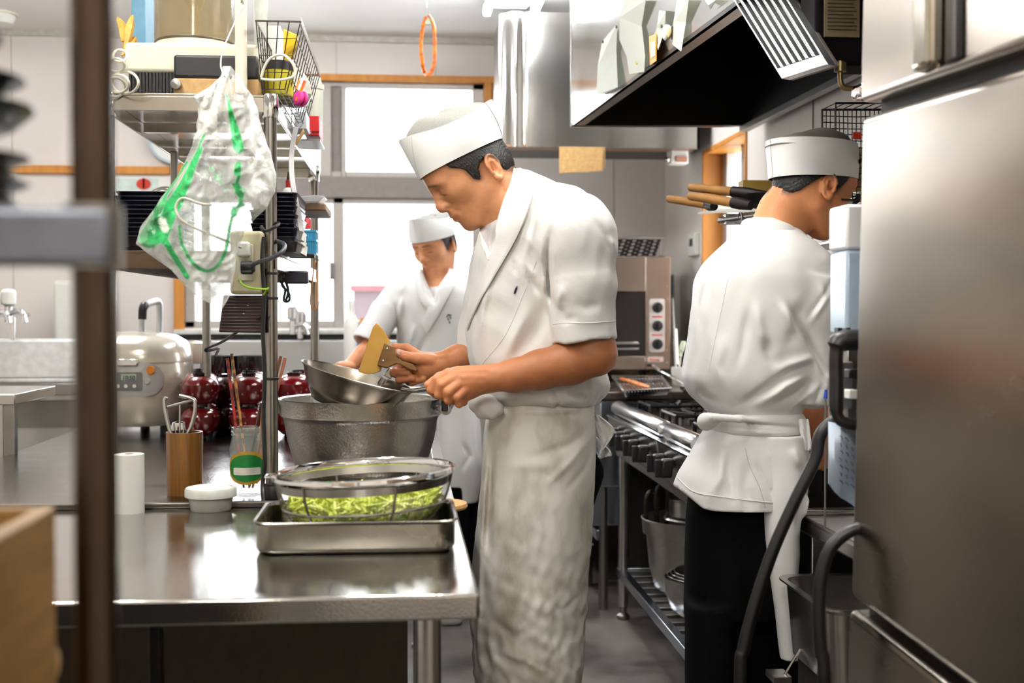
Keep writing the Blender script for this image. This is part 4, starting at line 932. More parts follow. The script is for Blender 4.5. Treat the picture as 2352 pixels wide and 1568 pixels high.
# wire basket
BK = thing('wire_basket', 'dark wire basket full of packets on the corner of the rack top', 'basket', (W(650,200,2.6)[0], yf+.2, zs1+.01))
by0, by1 = yf-.03, yf+.55
tL, tR = XZ(586,48,2.55), XZ(706,50,2.55)
tL2 = P(586,48,by0); 
def BP(px, py, y): return P(px, py, y)
top = [BP(588,48,by0), BP(690,52,by0)]
zt5 = top[0][2]; zb5 = zs1+.012
xa, xb = top[0][0], top[1][0]; xab, xbb = xa+.01, xb-.035
WIRE = mat('basket_wire', (62,56,52), .35, .8, var=.05)
ms = MB(); nxb = 5; nyb = 13; nz = 5
def bx(x, z): t = (zt5-z)/(zt5-zb5); return (xa+(xb-xa)*x)*(1-t)+(xab+(xbb-xab)*x)*t
def by_(y, z): t = (zt5-z)/(zt5-zb5); return (by0+(by1-by0)*y)*(1-t)+(by0+.02+(by1-by0-.04)*y)*t
for k in range(nxb):
    u = k/(nxb-1); ms.tube([(bx(u,zt5),by_(0,zt5),zt5),(bx(u,zb5),by_(0,zb5),zb5),(bx(u,zb5),by_(1,zb5),zb5),(bx(u,zt5),by_(1,zt5),zt5)], .0012, 5)
for k in range(nyb):
    v = k/(nyb-1); ms.tube([(bx(0,zt5),by_(v,zt5),zt5),(bx(0,zb5),by_(v,zb5),zb5),(bx(1,zb5),by_(v,zb5),zb5),(bx(1,zt5),by_(v,zt5),zt5)], .0012, 5)
for k in range(nz):
    z = zb5+(zt5-zb5)*k/(nz-1); r = .0024 if k == nz-1 else .0012
    ms.tube([(bx(0,z),by_(0,z),z),(bx(1,z),by_(0,z),z),(bx(1,z),by_(1,z),z),(bx(0,z),by_(1,z),z)], r, 6, closed=True)
obj('wire_frame', ms, WIRE, BK)
obj('top_rim', MB().box(xb-.001, xb+.002, by0, by1, zt5-.006, zt5+.010), STEELD, BK, smooth=False)
c = P(662, 110, yf+.12)
one('yellow_packet', MB().prism([P(651,65,yf+.1), P(684,80,yf+.13), P(681,110,yf+.13), P(664,150,yf+.1), P(650,163,yf+.1)], (0,.02,0)), mat('yellow_packet', (228,190,20), .4, col2=(200,160,10), scale=30), 'bright yellow packet standing up in the wire basket', 'packet', bevel=.003)
t = thing('yellow_jar', 'dark-lidded jar with a yellow label low in the wire basket', 'jar', (P(640,220,yf+.08)[0], yf+.08, zb5+.002))
c = P(640, 215, yf+.09); 
obj('jar', MB().lathe([(.030,.0),(.032,.004),(.032,.055)], (c[0], yf+.09, zb5+.002), 24), mat('jar_yellow', (214,204,50), .4), t)
obj('lid', MB().lathe([(.033,.055),(.033,.072),(.030,.075),(0,.075)], (c[0], yf+.09, zb5+.002), 24), BLACKP, t)
one('grey_box', MB().box(P(612,60,yf+.3)[0], P(648,60,yf+.3)[0], yf+.26, yf+.36, zb5+.002, P(0,55,yf+.3)[2]), PAPER, 'pale carton at the back of the wire basket', 'box', bevel=.002)
one('crumpled_bag', MB().lathe([(.0,0),(.03,.005),(.045,.03),(.04,.06),(.02,.09),(.006,.10),(0,.102)], (P(672,210,yf+.22)[0]+.0, yf+.24, zb5+.002), 9), mat('crumpled_plastic', (206,200,190), .25, var=.1, bump=1.0), 'crumpled clear bag bulging in the wire basket', 'bag')
t = thing('pink_macaron_charm', 'pink macaron charm on an orange ribbon hanging on the basket corner', 'charm', P(691,238,yf-.05))
c = np.array(P(691, 226, yf+.02)); ax = (-.75,-.6,.1)
PK = mat('macaron_pink', (226,60,150), .5)
obj('shell', MB().lathe([(0,.002),(.015,.002),(.017,.005),(.014,.010),(.006,.013),(0,.0135)], c, 24, ax).lathe([(0,-.002),(.015,-.002),(.017,-.005),(.014,-.010),(.006,-.013),(0,-.0135)], c, 24, ax), PK, t)
obj('filling', MB().lathe([(0,-.002),(.013,-.002),(.013,.002),(0,.002)], c, 20, ax), mat('macaron_filling', (190,30,110), .5), t)
obj('ribbon', MB().tube([P(700,186,yf+.02), P(690,212,yf+.01), P(680,232,yf+.01)], .003, 6).tube([P(688,184,yf+.02), P(680,205,yf+.01)], .0025, 6), TAS, t)
# boxes hanging off / standing behind the rack, right side
def cbox(name, label, px0, px1, py0, py1, y, dep, m, cat='box', **k):
    a, b = P(px0,py1,y), P(px1,py0,y); return one(name, MB().box(a[0], b[0], y, y+dep, a[2], b[2]), m, label, cat, bevel=.002, **k)
rbx = thing('red_box', 'small red box with a pale dot lying behind the basket at the rack edge', 'box', P(712,312,3.35))
a, b = P(700,311,3.3), P(733,266,3.3); obj('carton', MB().box(a[0],b[0],3.3,3.45,a[2],b[2]), mat('red_carton', (212,36,40), .45), rbx, bevel=.002)
c = P(711,303,3.3); obj('dot', MB().lathe([(.005,0),(.005,.001),(0,.001)], (c[0],3.299,c[2]), 14, (0,-1,0)), PAPER, rbx)
obj('flap', MB().box(a[0]-.001,b[0]+.001,3.296,3.3,P(0,293,3.3)[2],P(0,291,3.3)[2]), mat('dark_red', (150,20,24), .5), rbx, smooth=False)
cbox('white_carton', 'white and blue carton standing before the red box below the basket', 676, 704, 256, 296, 3.1, .1, mat('white_blue_carton', (226,228,234), .5, col2=(120,140,200), scale=22, contrast=(.30,.42)))
obj('carton_shelf', MB().box(P(672,300,3.3)[0], P(736,300,3.3)[0], 3.29, 3.46, P(0,314,3.3)[2]-.003, P(0,311.5,3.3)[2]), STEELD, SR, smooth=False)
jg = thing('white_plastic_canister', 'tall milky canister with a lid standing behind the basket', 'canister', (P(722,330,3.62)[0], 3.62, P(722,345,3.62)[2]))
cj = P(722, 330, 3.62)
MILK = mat('milky_canister', (226,228,214), .35, var=.02)
obj('body', MB().lathe([(.022,0),(.024,.01),(.026,P(0,195,3.62)[2]-cj[2]),(.0,P(0,195,3.62)[2]-cj[2]+.001)], (cj[0],3.62,cj[2]), 24), MILK, jg)
obj('lid', MB().lathe([(.029,0),(.029,.014),(.022,.018),(.020,.035),(0,.036)], (cj[0],3.62,P(0,195,3.62)[2]), 24), MILK, jg)
# clothes peg and white strap hanging from basket
one('wooden_peg', MB().prism([P(676,330,2.75), P(681,334,2.75), P(700,303,2.75), P(696,295,2.75), P(686,312,2.75)], (0,.008,0)), WOODL, 'wooden clothes peg clipped to the white strap below the basket', 'peg', bevel=.001)
rows = []
for i in range(30):
    t_ = i/29; py = 290+t_*240; px = 680-5*math.sin(t_*5)-10*math.sin(t_*PI)*1.0+t_*8; w_ = 5.5
    rows.append([W(px-w_, py, 2.66+.01*math.sin(t_*9)), W(px+w_, py+2, 2.67)])
one('white_strap', MB().sheet(np.array(rows), .002), mat('strap_white', (238,236,240), .6), 'white ribbon-like strap hanging beside the front rack post', 'strap')
# cable loops and tape at the other corner of the rack
cl = thing('white_cable_coil', 'coil of white cable looped at the rack corner behind the blurred post', 'cable', W(272,213,2.5))
for (cx_, cy_, r_) in ((272,192,24),(288,190,30),(268,150,18),(276,128,16),(262,200,26)):
    obj('loop', MB().tube([W(cx_+r_*math.cos(a), cy_+r_*.85*math.sin(a), 2.52+.03*math.sin(a+r_)) for a in np.linspace(0, 2*PI, 28)[:-1]], .0028, 8, closed=True), CREAM, cl)
lf = MB()
for k, (a, b, c_) in enumerate((((270,40),(284,70),(282,95)), ((305,35),(296,70),(286,118)), ((312,85),(300,105),(280,128)))):
    pts = smooth_path([W(*a,2.7), W(*b,2.68), W(*c_,2.66)], 6); lf.tube(pts, [.002+.009*math.sin(PI*i/(len(pts)-1)) for i in range(len(pts))], 5)
one('dried_leaf_sprig', lf, mat('dry_leaf_ochre', (206,166,80), .6, col2=(180,130,50), scale=40), 'ochre dried leaves sticking up beside the cream machine', 'dried leaves')
one('blue_can', MB().box(P(302,0,3.0)[0], P(334,0,3.0)[0], 3.0, 3.1, zs1+.001, P(0,-60,3.0)[2]), mat('blue_tin', (96,150,180), .4), 'blue container behind the cream machine on the rack top', 'container', bevel=.002)
# white cable arcs over the basket
one('white_cable', MB().tube(smooth_path([W(600,178,2.5), W(607,155,2.5), W(622,133,2.5), W(650,126,2.5), W(672,145,2.48), W(678,168,2.48), W(664,180,2.47), W(630,184,2.47), W(600,181,2.48)], 7), .0028, 8), CREAM, 'white cable looping in front of the wire basket', 'cable')
# ---------- lower shelf goods
BT = mat('black_tray_plastic', (16,18,34), .35, var=.08)
def tray_mesh(cx, cy, w, d, h, z):
    mb = MB()
    g = []
    for s_, dz in ((.88,0),(.92,.001),(1.0,h),(1.03,h+.002),(1.03,h+.004),(.98,h+.003),(.9,.003),(.86,.002)):
        g.append([(cx+x*s_, cy+y*s_, z+dz) for x, y in rrect(-w/2,w/2,-d/2,d/2,.012,3)])
    n_ = len(g[0]); mb.grid(g, closev=True); mb.f.append(tuple(range(n_))); mb.m.append(0); mb.f.append(tuple(range(7*n_,8*n_))); mb.m.append(0); return mb
ztr = zs2
tpos = [W(385,500,2.75), W(632,500,2.75)]
wl = W(395,0,2.75)[0]-W(305,0,2.75)[0]
first = tag(obj('black_food_tray', tray_mesh(0,0,.12,.26,.020,0), BT, origin=(0,0,0)), 'black food tray stacked on the lower rack shelf', 'tray', 'stacked black food trays')
x1s, x2s = W(366,0,2.78)[0], W(642,0,2.78)[0]
cnt = 0
for si, xs in enumerate((x1s, x2s)):
    for k in range(12):
        o = first if cnt == 0 else dup(first)
        o.location = (xs+(.004*math.sin(k*2.3+si))-(0.006 if k < 5 and si == 0 else 0), yf+.17+.004*math.cos(k*3), zs2+.001+k*.0095)
        o['label'] = 'black food tray in the stack %s' % ('behind the hanging plastic bag' if si == 0 else 'just beyond the front rack post')
        o['group'] = 'black food trays, %s stack' % ('bag-side' if si == 0 else 'post-side'); cnt += 1
        if si == 1: o.scale = (.78,1,1)
first['label'] = 'black food tray in the stack behind the hanging plastic bag'
zt6 = zs2+.001+11*.0095+.026
# wooden shelf boards near the top of the trays
one('wooden_board', MB().box(W(262,0,2.95)[0], W(345,0,2.95)[0], yf+.36, yf+.70, W(0,478,2.95)[2], W(0,459,2.95)[2]), mat('grey_wood', (128,110,88), .6, col2=(90,76,60), scale=12, stretch=(1,8,8), contrast=(.3,.7)), 'dull wooden board jutting from the rack behind the plastic bag', 'board', bevel=.002)
one('wooden_tray_board', MB().box(W(655,0,2.95)[0], W(746,0,2.95)[0], yf+.36, yf+.60, W(0,483,2.95)[2], W(0,465,2.95)[2]), mat('brown_wood', (140,112,84), .5, col2=(110,84,60), scale=12, contrast=(.3,.7)), 'brown wooden board sticking out from the rack by the white cups', 'board', bevel=.004)
for nm in ('wooden_board','wooden_tray_board'):
    o = bpy.data.objects[nm]
one('clear_packet', MB().prism([W(672,464,2.95), W(730,464,2.95), W(746,450,2.95), W(720,448,2.95), W(680,452,2.95)], (0,.1,0)), mat('clear_film', (226,228,232), .2, alpha=.6), 'clear film packet lying on the brown board', 'packet', bevel=.002)
o = tag(obj('shallow_black_dish', MB().lathe([(0,0),(.040,0),(.046,.010),(.048,.013),(.044,.013),(.038,.004),(0,.004)], (W(322,0,3.1)[0]+.006, yf+.5, W(0,459,2.95)[2]+.001), 28), BLACKP), 'shallow black lid lying on the dull wooden board', 'lid')
t = thing('white_headphones_cable', 'bundle of white wire loops resting beside the black lid', 'cable', (W(365,455,3.0)[0], yf+.48, W(0,459,2.95)[2]))
obj('loops', MB().tube(smooth_path([W(344,452,2.98), W(352,436,2.98), (W(385,430,2.98)), W(392,444,2.98), W(360,455,2.98), W(346,446,2.98), W(370,434,2.98), W(390,438,2.98)], 6), .0025, 6), WHITEP, t)
# torch bottle (gas burner can)
gcz = zs2
tb = thing('gas_torch', 'small gas torch can with a red collar and black nozzle behind the front post', 'torch', (W(652,500,2.74)[0], yf+.10, zt6-.02))
cxx = W(652,0,2.66)[0]; cyy2 = yf+.17
zc = zt6-.015
obj('can', MB().lathe([(.018,0),(.018,.022),(.016,.030),(.009,.036)], (cxx,cyy2,zc), 24), PAPER, tb)
obj('label', MB().lathe([(.0183,.004),(.0185,.005),(.0185,.016),(.0183,.017)], (cxx,cyy2,zc), 24), mat('yellow_red_label', (240,200,30), .5, col2=(200,40,30), scale=60, contrast=(.36,.42)), tb)
obj('collar', MB().lathe([(.008,.036),(.008,.052),(.006,.054)], (cxx,cyy2,zc), 16), mat('red_collar', (190,30,40), .4), tb)
obj('nozzle', MB().tube([(cxx,cyy2,zc+.052),(cxx+.003,cyy2,zc+.072)], .006, 12), BLACKP, tb)
# stack of white paper cups on side + blue peg basket
cup = tag(obj('white_paper_cup', MB().lathe([(.014,0),(.021,.028),(.0225,.030),(.020,.029),(.013,.002),(0,.002)], (0,0,0), 24), WHITEP, origin=(0,0,0)), 'white paper cup in the nested column beside the black trays', 'cup', 'nested white paper cups')
for k in range(9):
    o = cup if k == 0 else dup(cup)
    p = W(684+k*1.7, 484+k*10, 2.80); o.location = p; o.scale = (.72,.72,.72); o.rotation_euler = (math.radians(165+5*math.sin(k)), math.radians(24+6*math.sin(k*2)), 0)
PB = thing('blue_peg_basket', 'small sky-blue slotted plastic basket hanging on the far rack post', 'basket', W(712,585,3.3))
a, b = W(694,585,3.4), W(724,528,3.4); ms = MB()
for k in range(6): xx = a[0]+(b[0]-a[0])*k/5; ms.box(xx-.0025, xx+.0025, a[1], a[1]+.003, a[2], b[2]); ms.box(xx-.0025, xx+.0025, a[1]+.05, a[1]+.053, a[2], b[2])
for z in (a[2], (a[2]*.45+b[2]*.55), b[2]-.006): ms.box(a[0]-.003, b[0]+.003, a[1]-.001, a[1]+.004, z, z+.006).box(a[0]-.003, b[0]+.003, a[1]+.05, a[1]+.055, z, z+.006).box(a[0]-.003, a[0]+.001, a[1], a[1]+.05, z, z+.006).box(b[0]-.001, b[0]+.003, a[1], a[1]+.05, z, z+.006)
ms.box(a[0],b[0],a[1],a[1]+.05,a[2],a[2]+.003); ms.box(a[0],b[0],a[1]+.001,a[1]+.003,a[2],(a[2]+b[2])/2)
obj('cage', ms, mat('sky_blue_plastic', (70,170,215), .4), PB, smooth=False)
one('black_utensil_rest', MB().box(W(664,590,3.0)[0], W(722,590,3.0)[0], W(664,590,3.0)[1], W(664,590,3.0)[1]+.03, W(664,592,3.0)[2], W(664,582,3.0)[2]), BLACKP, 'thin black rest below the white paper cups', 'rest', bevel=.002)
one('red_cap_bottle', MB().lathe([(.0,0),(.014,.0),(.014,.02),(.008,.03),(.008,.04),(0,.04)], W(703,525,3.3), 16), mat('red_cap', (214,70,80), .4), 'small red-capped bottle above the blue slotted basket', 'bottle')
# rubber bands
for k, (c_, lab, pts) in enumerate((((226,140,70),'loop of orange rubber bands hanging from the far rack post', [(724,600),(718,640),(713,690),(718,708),(726,706),(728,670),(728,620)]), ((200,186,150),'thin pale rubber band hanging next to the orange loop', [(732,595),(737,640),(736,680),(728,708),(724,680),(727,620)]))):
    one('rubber_band', MB().tube(smooth_path([W(x,y,3.55+.01*i) for i,(x,y) in enumerate(pts)], 5, closed=True), .0022 if k == 0 else .001, 6, closed=True), mat('band_%d'%k, c_, .5), lab, 'rubber band', 'rubber bands on the rack')
# power socket box, ribbed brown unit, plugs and adapter
SB = thing('socket_box', 'tall cream extension socket box strapped to the front rack post', 'socket box', W(565,675,2.56))
a, b = W(528,676,2.56), W(604,530,2.56); yb0 = a[1]
obj('case', MB().box(a[0], b[0], yb0, yb0+.04, a[2], b[2]), mat('aged_cream', (214,206,172), .4), SB, bevel=.008, segs=3)
a2, b2 = W(566,645,2.55), W(594,560,2.55); obj('socket_plate', MB().box(a2[0]-.02, b2[0]-.012, yb0-.004, yb0+.001, a2[2], b2[2]), CREAM, SB, bevel=.003)
pg = thing('white_plug', 'white plug in the upper socket of the cream box', 'plug', W(557,590,2.53))
c = W(557,572,2.53); obj('body', MB().box(c[0]-.012, c[0]+.014, yb0-.030, yb0-.005, c[2]-.016, c[2]+.016), WHITEP, pg, bevel=.005)
obj('cord', MB().tube(smooth_path([W(553,568,2.5), W(500,545,2.42), W(440,520,2.38), (W(412,500,2.37)), W(404,475,2.37), W(420,455,2.37), W(460,468,2.37), W(485,470,2.38)], 7), .0028, 8), mat('cord_offwhite', (222,218,204), .4), pg)
pg = thing('black_plug', 'black round plug and cable in the lower socket of the cream box', 'plug', W(553,614,2.52))
c = W(553,614,2.52); obj('body', MB().lathe([(.013,0),(.014,.004),(.014,.022),(.008,.028)], (c[0],yb0-.034,c[2]), 18, (1,0,0)), BLACKP, pg)
obj('cord', MB().tube(smooth_path([(c[0]+.02,yb0-.034,c[2]), W(590,603,2.50), W(625,592,2.49), W(650,575,2.5), W(652,560,2.56), W(630,552,2.62)], 6), .0045, 10), mat('dark_cord', (70,74,82), .4), pg)
one('green_wire', MB().tube(smooth_path([W(551,640,2.53), W(556,652,2.52), W(575,661,2.51), W(610,664,2.5), W(616,662,2.5), W(606,676,2.52)], 6), .0022, 8), mat('lime_wire', (170,220,50), .4), 'lime green earth wire looping from the cream box to the post', 'wire')
RB = thing('ribbed_brown_unit', 'dark brown ribbed unit hanging below the cream socket box', 'vent unit', W(555,765,2.58))
pts = [W(513,678,2.58), W(605,678,2.58), W(605,765,2.58), W(502,763,2.58)]
obj('case', MB().prism(pts, (0,.05,0)), mat('brown_enamel', (60,40,38), .3), RB, bevel=.003)
ms = MB()
for k in range(11): py = 683+k*7.4; ms.prism([W(514-k*1.0,py,2.575), W(603,py,2.575), W(603,py+3,2.575), W(514-k*1.0,py+3,2.575)], (0,.006,0))
obj('rib', ms, mat('brown_enamel_dark', (70,48,46), .3), RB, bevel=.001)
for px, py in ((568,700),(558,721)): c = W(px,py,2.57); obj('stud', MB().lathe([(.003,0),(.002,.002),(0,.0025)], (c[0],pts[0][1]-.004,c[2]), 10, (0,-1,0)), CHROME, RB)
ca_ = MB().tube(smooth_path([W(606,545,2.56), W(602,600,2.55), W(607,680,2.55), (W(604,760,2.55)), W(608,860,2.55), W(605,960,2.55), W(608,1060,2.55), W(603,1120,2.55), W(607,1162,2.5)], 5), .0045, 8).tube(smooth_path([W(600,520,2.56), W(609,530,2.55), W(636,518,2.56), W(640,512,2.6)], 5), .004, 8)
one('black_cable_bundle', ca_, BLACKP, 'black cables tied down the length of the front rack post', 'cable')
one('thin_black_cord', MB().tube(smooth_path([W(606,726,2.56), W(560,752,2.62), W(510,785,2.68), W(475,800,2.72), W(474,806,2.72), W(490,803,2.75), W(502,800,2.8), W(496,815,2.85)], 6), .0032, 8), BLACKP, 'thin black cord slanting from the post towards the bowls', 'cord')
AD = thing('power_adapter', 'flat dark adapter block with a bundled cord hanging behind the front post', 'adapter', W(680,650,2.9))
a, b = W(653,651,2.9), W(707,622,2.9); obj('block', MB().box(a[0], b[0], a[1], a[1]+.025, a[2], b[2]), mat('adapter_grey', (56,56,68), .4), AD, bevel=.004)
obj('cord', MB().tube(smooth_path([W(653,630,2.9), W(644,632,2.9), W(644,645,2.9), W(655,665,2.9), W(652,690,2.9), W(664,690,2.9), W(663,672,2.9), W(648,655,2.9), W(653,640,2.9), W(662,668,2.9), W(656,692,2.9)], 5), .003, 6), mat('dark_teal_cord', (24,40,44), .4), AD)
one('hanging_pen', MB().tube([W(646,560,3.1), W(650,560,3.1)], .003, 6), BLACKP, 'x', 'x') if False else None
# ---------- plastic bag on a wire hook
BAGD = 2.42
lv = [(152,514,532,4),(175,506,548,14),(200,480,566,26),(222,444,580,34),(250,456,590,42),(300,452,603,50),(350,436,620,56),(400,410,634,58),(440,382,632,58),(475,355,614,56),(500,338,588,54),(530,320,562,50),(560,312,550,44),(590,352,544,38),(620,392,540,32),(650,420,534,26),(680,452,526,16),(700,488,516,6),(712,502,508,1)]
na, nb = 190, 150; V = []; Fs = []; A = []
def seg(px, py, a, b):
    ex, ey = b[0]-a[0], b[1]-a[1]; t = max(0, min(1, ((px-a[0])*ex+(py-a[1])*ey)/(ex*ex+ey*ey))); return math.hypot(px-a[0]-t*ex, py-a[1]-t*ey)
def pl(p, pts): return min(seg(p[0], p[1], a, b) for a, b in zip(pts[:-1], pts[1:]))
def near_(p, pts, w, soft=1.6): return max(0, min(1, (w+soft-pl(p, pts))/(2*soft)))
arc1 = [(412,520),(418,560),(440,600),(465,620),(490,618),(510,595),(522,560),(528,520),(540,480),(560,470)]
arc1 = [tuple(q[:2]) for q in smooth_path([(*q,0) for q in arc1], 4)]
st1 = [(462,340),(448,370),(430,410),(405,460),(385,490),(362,540)]; st2 = [(352,455),(366,530),(395,580),(430,636)]
for i in range(na):
    y = 152+(712-152)*i/(na-1); xl_, xr_, dp = interp([(a,b,c,d) for a,b,c,d in lv], y)
    for j in range(nb):
        th = 2*PI*j/nb; cxx = (xl_+xr_)/2; hw = (xr_-xl_)/2
        px = cxx-hw*math.cos(th); s_ = math.sin(th)
        u = (px-515)/max(30, (y-90)*.5)                     # folds fan out from the hook
        rg = abs(mn.noise(Vector((u*3.2, y*.006, 3 if s_ > 0 else 8))))
        cr = mn.noise(Vector((px*.020+y*.012, y*.016-px*.010, (5 if s_ > 0 else 9))))
        fc = abs(mn.noise(Vector((px*.045+y*.02, y*.030-px*.02, 2))))
        w_ = min(1, dp/25)*(abs(s_)**.5)
        D = BAGD-s_*dp*.0009+(.010*cr-.026*rg+.010*fc)*w_
        ex = 5*mn.noise(Vector((y*.03, 3 if s_ > 0 else 6, 7)))
        V.append(W(px+ex*(1-abs(s_)), y, D))
        c = np.array((.97,.98,.97)); a_ = .16+.40*rg+.30*fc
        if px > 566+max(0, (y-450)*.2) and y < 480: w = min(1, (px-566)/14)*.6; a_ = a_*(1-w)+.85*w
        if y > 560: a_ = min(.9, a_+.30*min(1, (y-560)/60))
        if y < 320 and px < 500+max(0, 250-y)*.3: a_ = .9; c = np.array((.80,.81,.77))
        if s_ > -.2:
            p = (px, y)
            g = max(near_(p, arc1, 4.5), near_(p, st1, max(0, 17*(y-340)/160+4)) if y < 560 else 0, near_(p, st2, max(2, 9-abs(y-540)*.03)),
                near_(p, [(520,215),(528,250),(540,300),(548,340)], 3+max(0, min(95, y-225))*.10) if y < 352 else 0,
                near_(p, [(548,380),(541,420),(553,450),(537,490)], 9)*(1 if mn.noise(Vector((px*.06,y*.04,1))) > -.3 else .25),
                near_(p, [(470,310),(440,372),(392,462),(366,520)], 2.6), near_(p, [(430,372),(392,430),(360,492)], 3.5), near_(p, [(484,392),(520,430),(556,440)], 11)*(.7 if mn.noise(Vector((px*.1,y*.08,4))) > .08 else 0),
                near_(p, [(345,545),(385,482)], 27, 4)*.9 if y > 430 else 0)
            dk = near_(p, [(338,520),(360,500)], 30, 6)
            gc = np.array((.02,.50,.13))*(1-.55*dk); c = c*(1-g)+gc*g; a_ = a_*(1-g)+.94*g
            lb_ = near_(p, [(372,507),(380,526)], 9, 1.2); c = c*(1-lb_)+np.array((.72,.82,.70))*lb_; a_ = max(a_, .95*lb_)
        A.append((*c, a_))
for i in range(na-1):
    for j in range(nb): Fs.append((i*nb+j, i*nb+(j+1)%nb, (i+1)*nb+(j+1)%nb, (i+1)*nb+j))
bagm = bpy.data.materials.new('printed_plastic_film'); bagm.use_nodes = True; nt_ = bagm.node_tree; N = nt_.nodes; Lk = nt_.links
b_ = N['Principled BSDF']; at = N.new('ShaderNodeAttribute'); at.attribute_name = 'print'
Lk.new(at.outputs['Color'], b_.inputs['Base Color']); Lk.new(at.outputs['Alpha'], b_.inputs['Alpha']); b_.inputs['Roughness'].default_value = .10
nz = N.new('ShaderNodeTexNoise'); nz.inputs['Scale'].default_value = 42; nz.inputs['Detail'].default_value = 6; nz.inputs['Distortion'].default_value = 1.2; bp = N.new('ShaderNodeBump'); bp.inputs['Strength'].default_value = .9; bp.inputs['Distance'].default_value = .006
tc_ = N.new('ShaderNodeTexCoord'); Lk.new(tc_.outputs['Object'], nz.inputs['Vector']); Lk.new(nz.outputs['Fac'], bp.inputs['Height']); Lk.new(bp.outputs['Normal'], b_.inputs['Normal'])
BG = thing('plastic_bag', 'crumpled clear plastic bag with green print hanging from a wire hook on the rack', 'plastic bag', W(505,712,BAGD))
obj('film', (V, Fs), bagm, BG, auto=80, attrs={'print': A})
inner = MB()
g = []
for i in range(30):
    y = 380+300*i/29; xl_, xr_, dp = interp([(a,b,c,d) for a,b,c,d in lv], y); row = []
    for j in range(24):
        th = 2*PI*j/24; cxx = (xl_+xr_)/2+6; hw = (xr_-xl_)/2*.72*math.sin(PI*(i+.5)/30)**.3
        row.append(W(cxx-hw*math.cos(th)*(1+.2*mn.noise(Vector((j*.4,i*.3,1)))), y, BAGD-math.sin(th)*dp*.0006))
    g.append(row)
obj('inner_bag', inner.grid(g, closev=True), mat('pale_inner_film', (216,224,216), .25, alpha=.16, var=.05, bump=1.0), BG)
hk = smooth_path([W(560,12,2.50), W(540,50,2.48), W(522,90,2.45), W(511,118,2.43), W(507,150,2.42), W(514,172,2.41), W(526,181,2.41), W(532,176,2.41)], 6)
one('wire_hook', MB().tube(hk, .0016, 8).tube([W(560,12,2.50), W(556,-2,2.55), (c_ := W(553,10,2.57))], .0016, 6), STEELD, 'long thin wire hook carrying the plastic bag', 'hook')
# ============================================================ ON THE REAR WORKTOP
# rice cooker
cx_, cz_ = W(318,980,3.05)[0], ZW; cyr = W(318,980,3.05)[1]
RC = thing('rice_cooker', 'rounded pale rice cooker with a 10:50 display behind the blurred post', 'rice cooker', (cx_, cyr, cz_))
RCM = mat('pearl_beige', (214,206,190), .22, .25, var=.02, coat=.6)
def rc_ring(rx, ry, z, cx=cx_, cy=cyr, n=64, p=2.6):
    out = []
    for k in range(n):
        a = 2*PI*k/n; c, s_ = math.cos(a), math.sin(a); d = (abs(c)**p+abs(s_)**p)**(-1/p); out.append((cx+rx*c*d, cy+ry*s_*d, z))
    return out
s3 = 3.05/2800
R_ = 120*s3
prof = [(.80,.02),(.90,.022),(.96,.035),(1.0,.07),(1.02,.12),(1.0,.155),(.985,.165)]
ms = MB(); g = [rc_ring(R_*a, R_*1.12*a, cz_+z) for a, z in prof]; ms.grid(g, closev=True)
n_ = 64; ms.f.append(tuple(range(n_))); ms.m.append(0); ms.f.append(tuple(range(6*n_,7*n_))); ms.m.append(0)
obj('body', ms, RCM, RC)
prof = [(.985,.165),(1.0,.166),(1.0,.175),(.97,.195),(.88,.212),(.7,.226),(.4,.234),(.1,.236)]
ms = MB(); g = [rc_ring(R_*a, R_*1.12*a, cz_+z) for a, z in prof]; ms.grid(g, closev=True); ms.f.append(tuple(range(7*n_,8*n_))); ms.m.append(0)
lidp = obj('lid', ms, RCM, RC)
obj('lid_button', MB().prism([(x, cyr-R_*1.12-.012, z) for x, z in rrect(W(268,0,2.9)[0], W(316,0,2.9)[0], cz_+.160, cz_+.175, .006)], (0,.02,0)), CHROME, RC, bevel=.002)
for k, x_ in enumerate((W(332,0,3.1)[0], W(360,0,3.1)[0])):
    pass
zl_ = cz_+.225
ha = smooth_path([(W(330,0,3.05)[0], cyr-.02, zl_), (W(330.5,0,3.05)[0], cyr-.02, zl_+.045), (W(334,0,3.05)[0], cyr-.02, zl_+.068), (W(342,0,3.05)[0], cyr+.03, zl_+.078), (W(350,0,3.05)[0], cyr+.08, zl_+.074), (W(350,0,3.05)[0], cyr+.08, zl_)], 6)
obj('handle', MB().tube(ha, .0085, 12), mat('handle_grey', (196,200,202), .3, .5), lidp)
obj('handle_grip', MB().tube(ha[5:14], .0105, 12), BLACKP, lidp)
# control panel (curved shield on the front)
yfz = cyr-R_*1.12-.006
pp_ = rrect(W(215,0,2.88)[0], W(366,0,2.88)[0], cz_+.092, cz_+.166, .035, 8)
def onfront(x, off): 
    u = (x-cx_)/(R_*1.02); u = max(-.97, min(.97, u)); return cyr-R_*1.14*(1-abs(u)**2.6)**(1/2.6)-off
def shield(pts, off, th, mt, par, nm):
    mb = MB(); a_ = [(x, onfront(x,off), z) for x, z in pts]; b_ = [(x, onfront(x,off)-th, z) for x, z in pts]
    cxx = sum(p[0] for p in pts)/len(pts); czz = sum(p[1] for p in pts)/len(pts)
    rings = []
    for s_ in (1,.8,.6,.4,.2,.02): rings.append([(cxx+(x-cxx)*s_, onfront(cxx+(x-cxx)*s_,off)-th, czz+(z-czz)*s_) for x, z in pts])
    mb.grid([a_]+rings, closev=True); return obj(nm, mb, mt, par)
pnl = shield(pp_, -.004, .007, mat('panel_silver', (196,196,194), .35, .3), RC, 'control_panel')
x_l, x_r = W(240,0,2.88)[0], W(321,0,2.88)[0]
s1 = shield(rrect(x_l, x_r, cz_+.104, cz_+.146, .006), 0.002, .003, mat('panel_dark_grey', (120,120,118), .4), RC, 'display_frame')
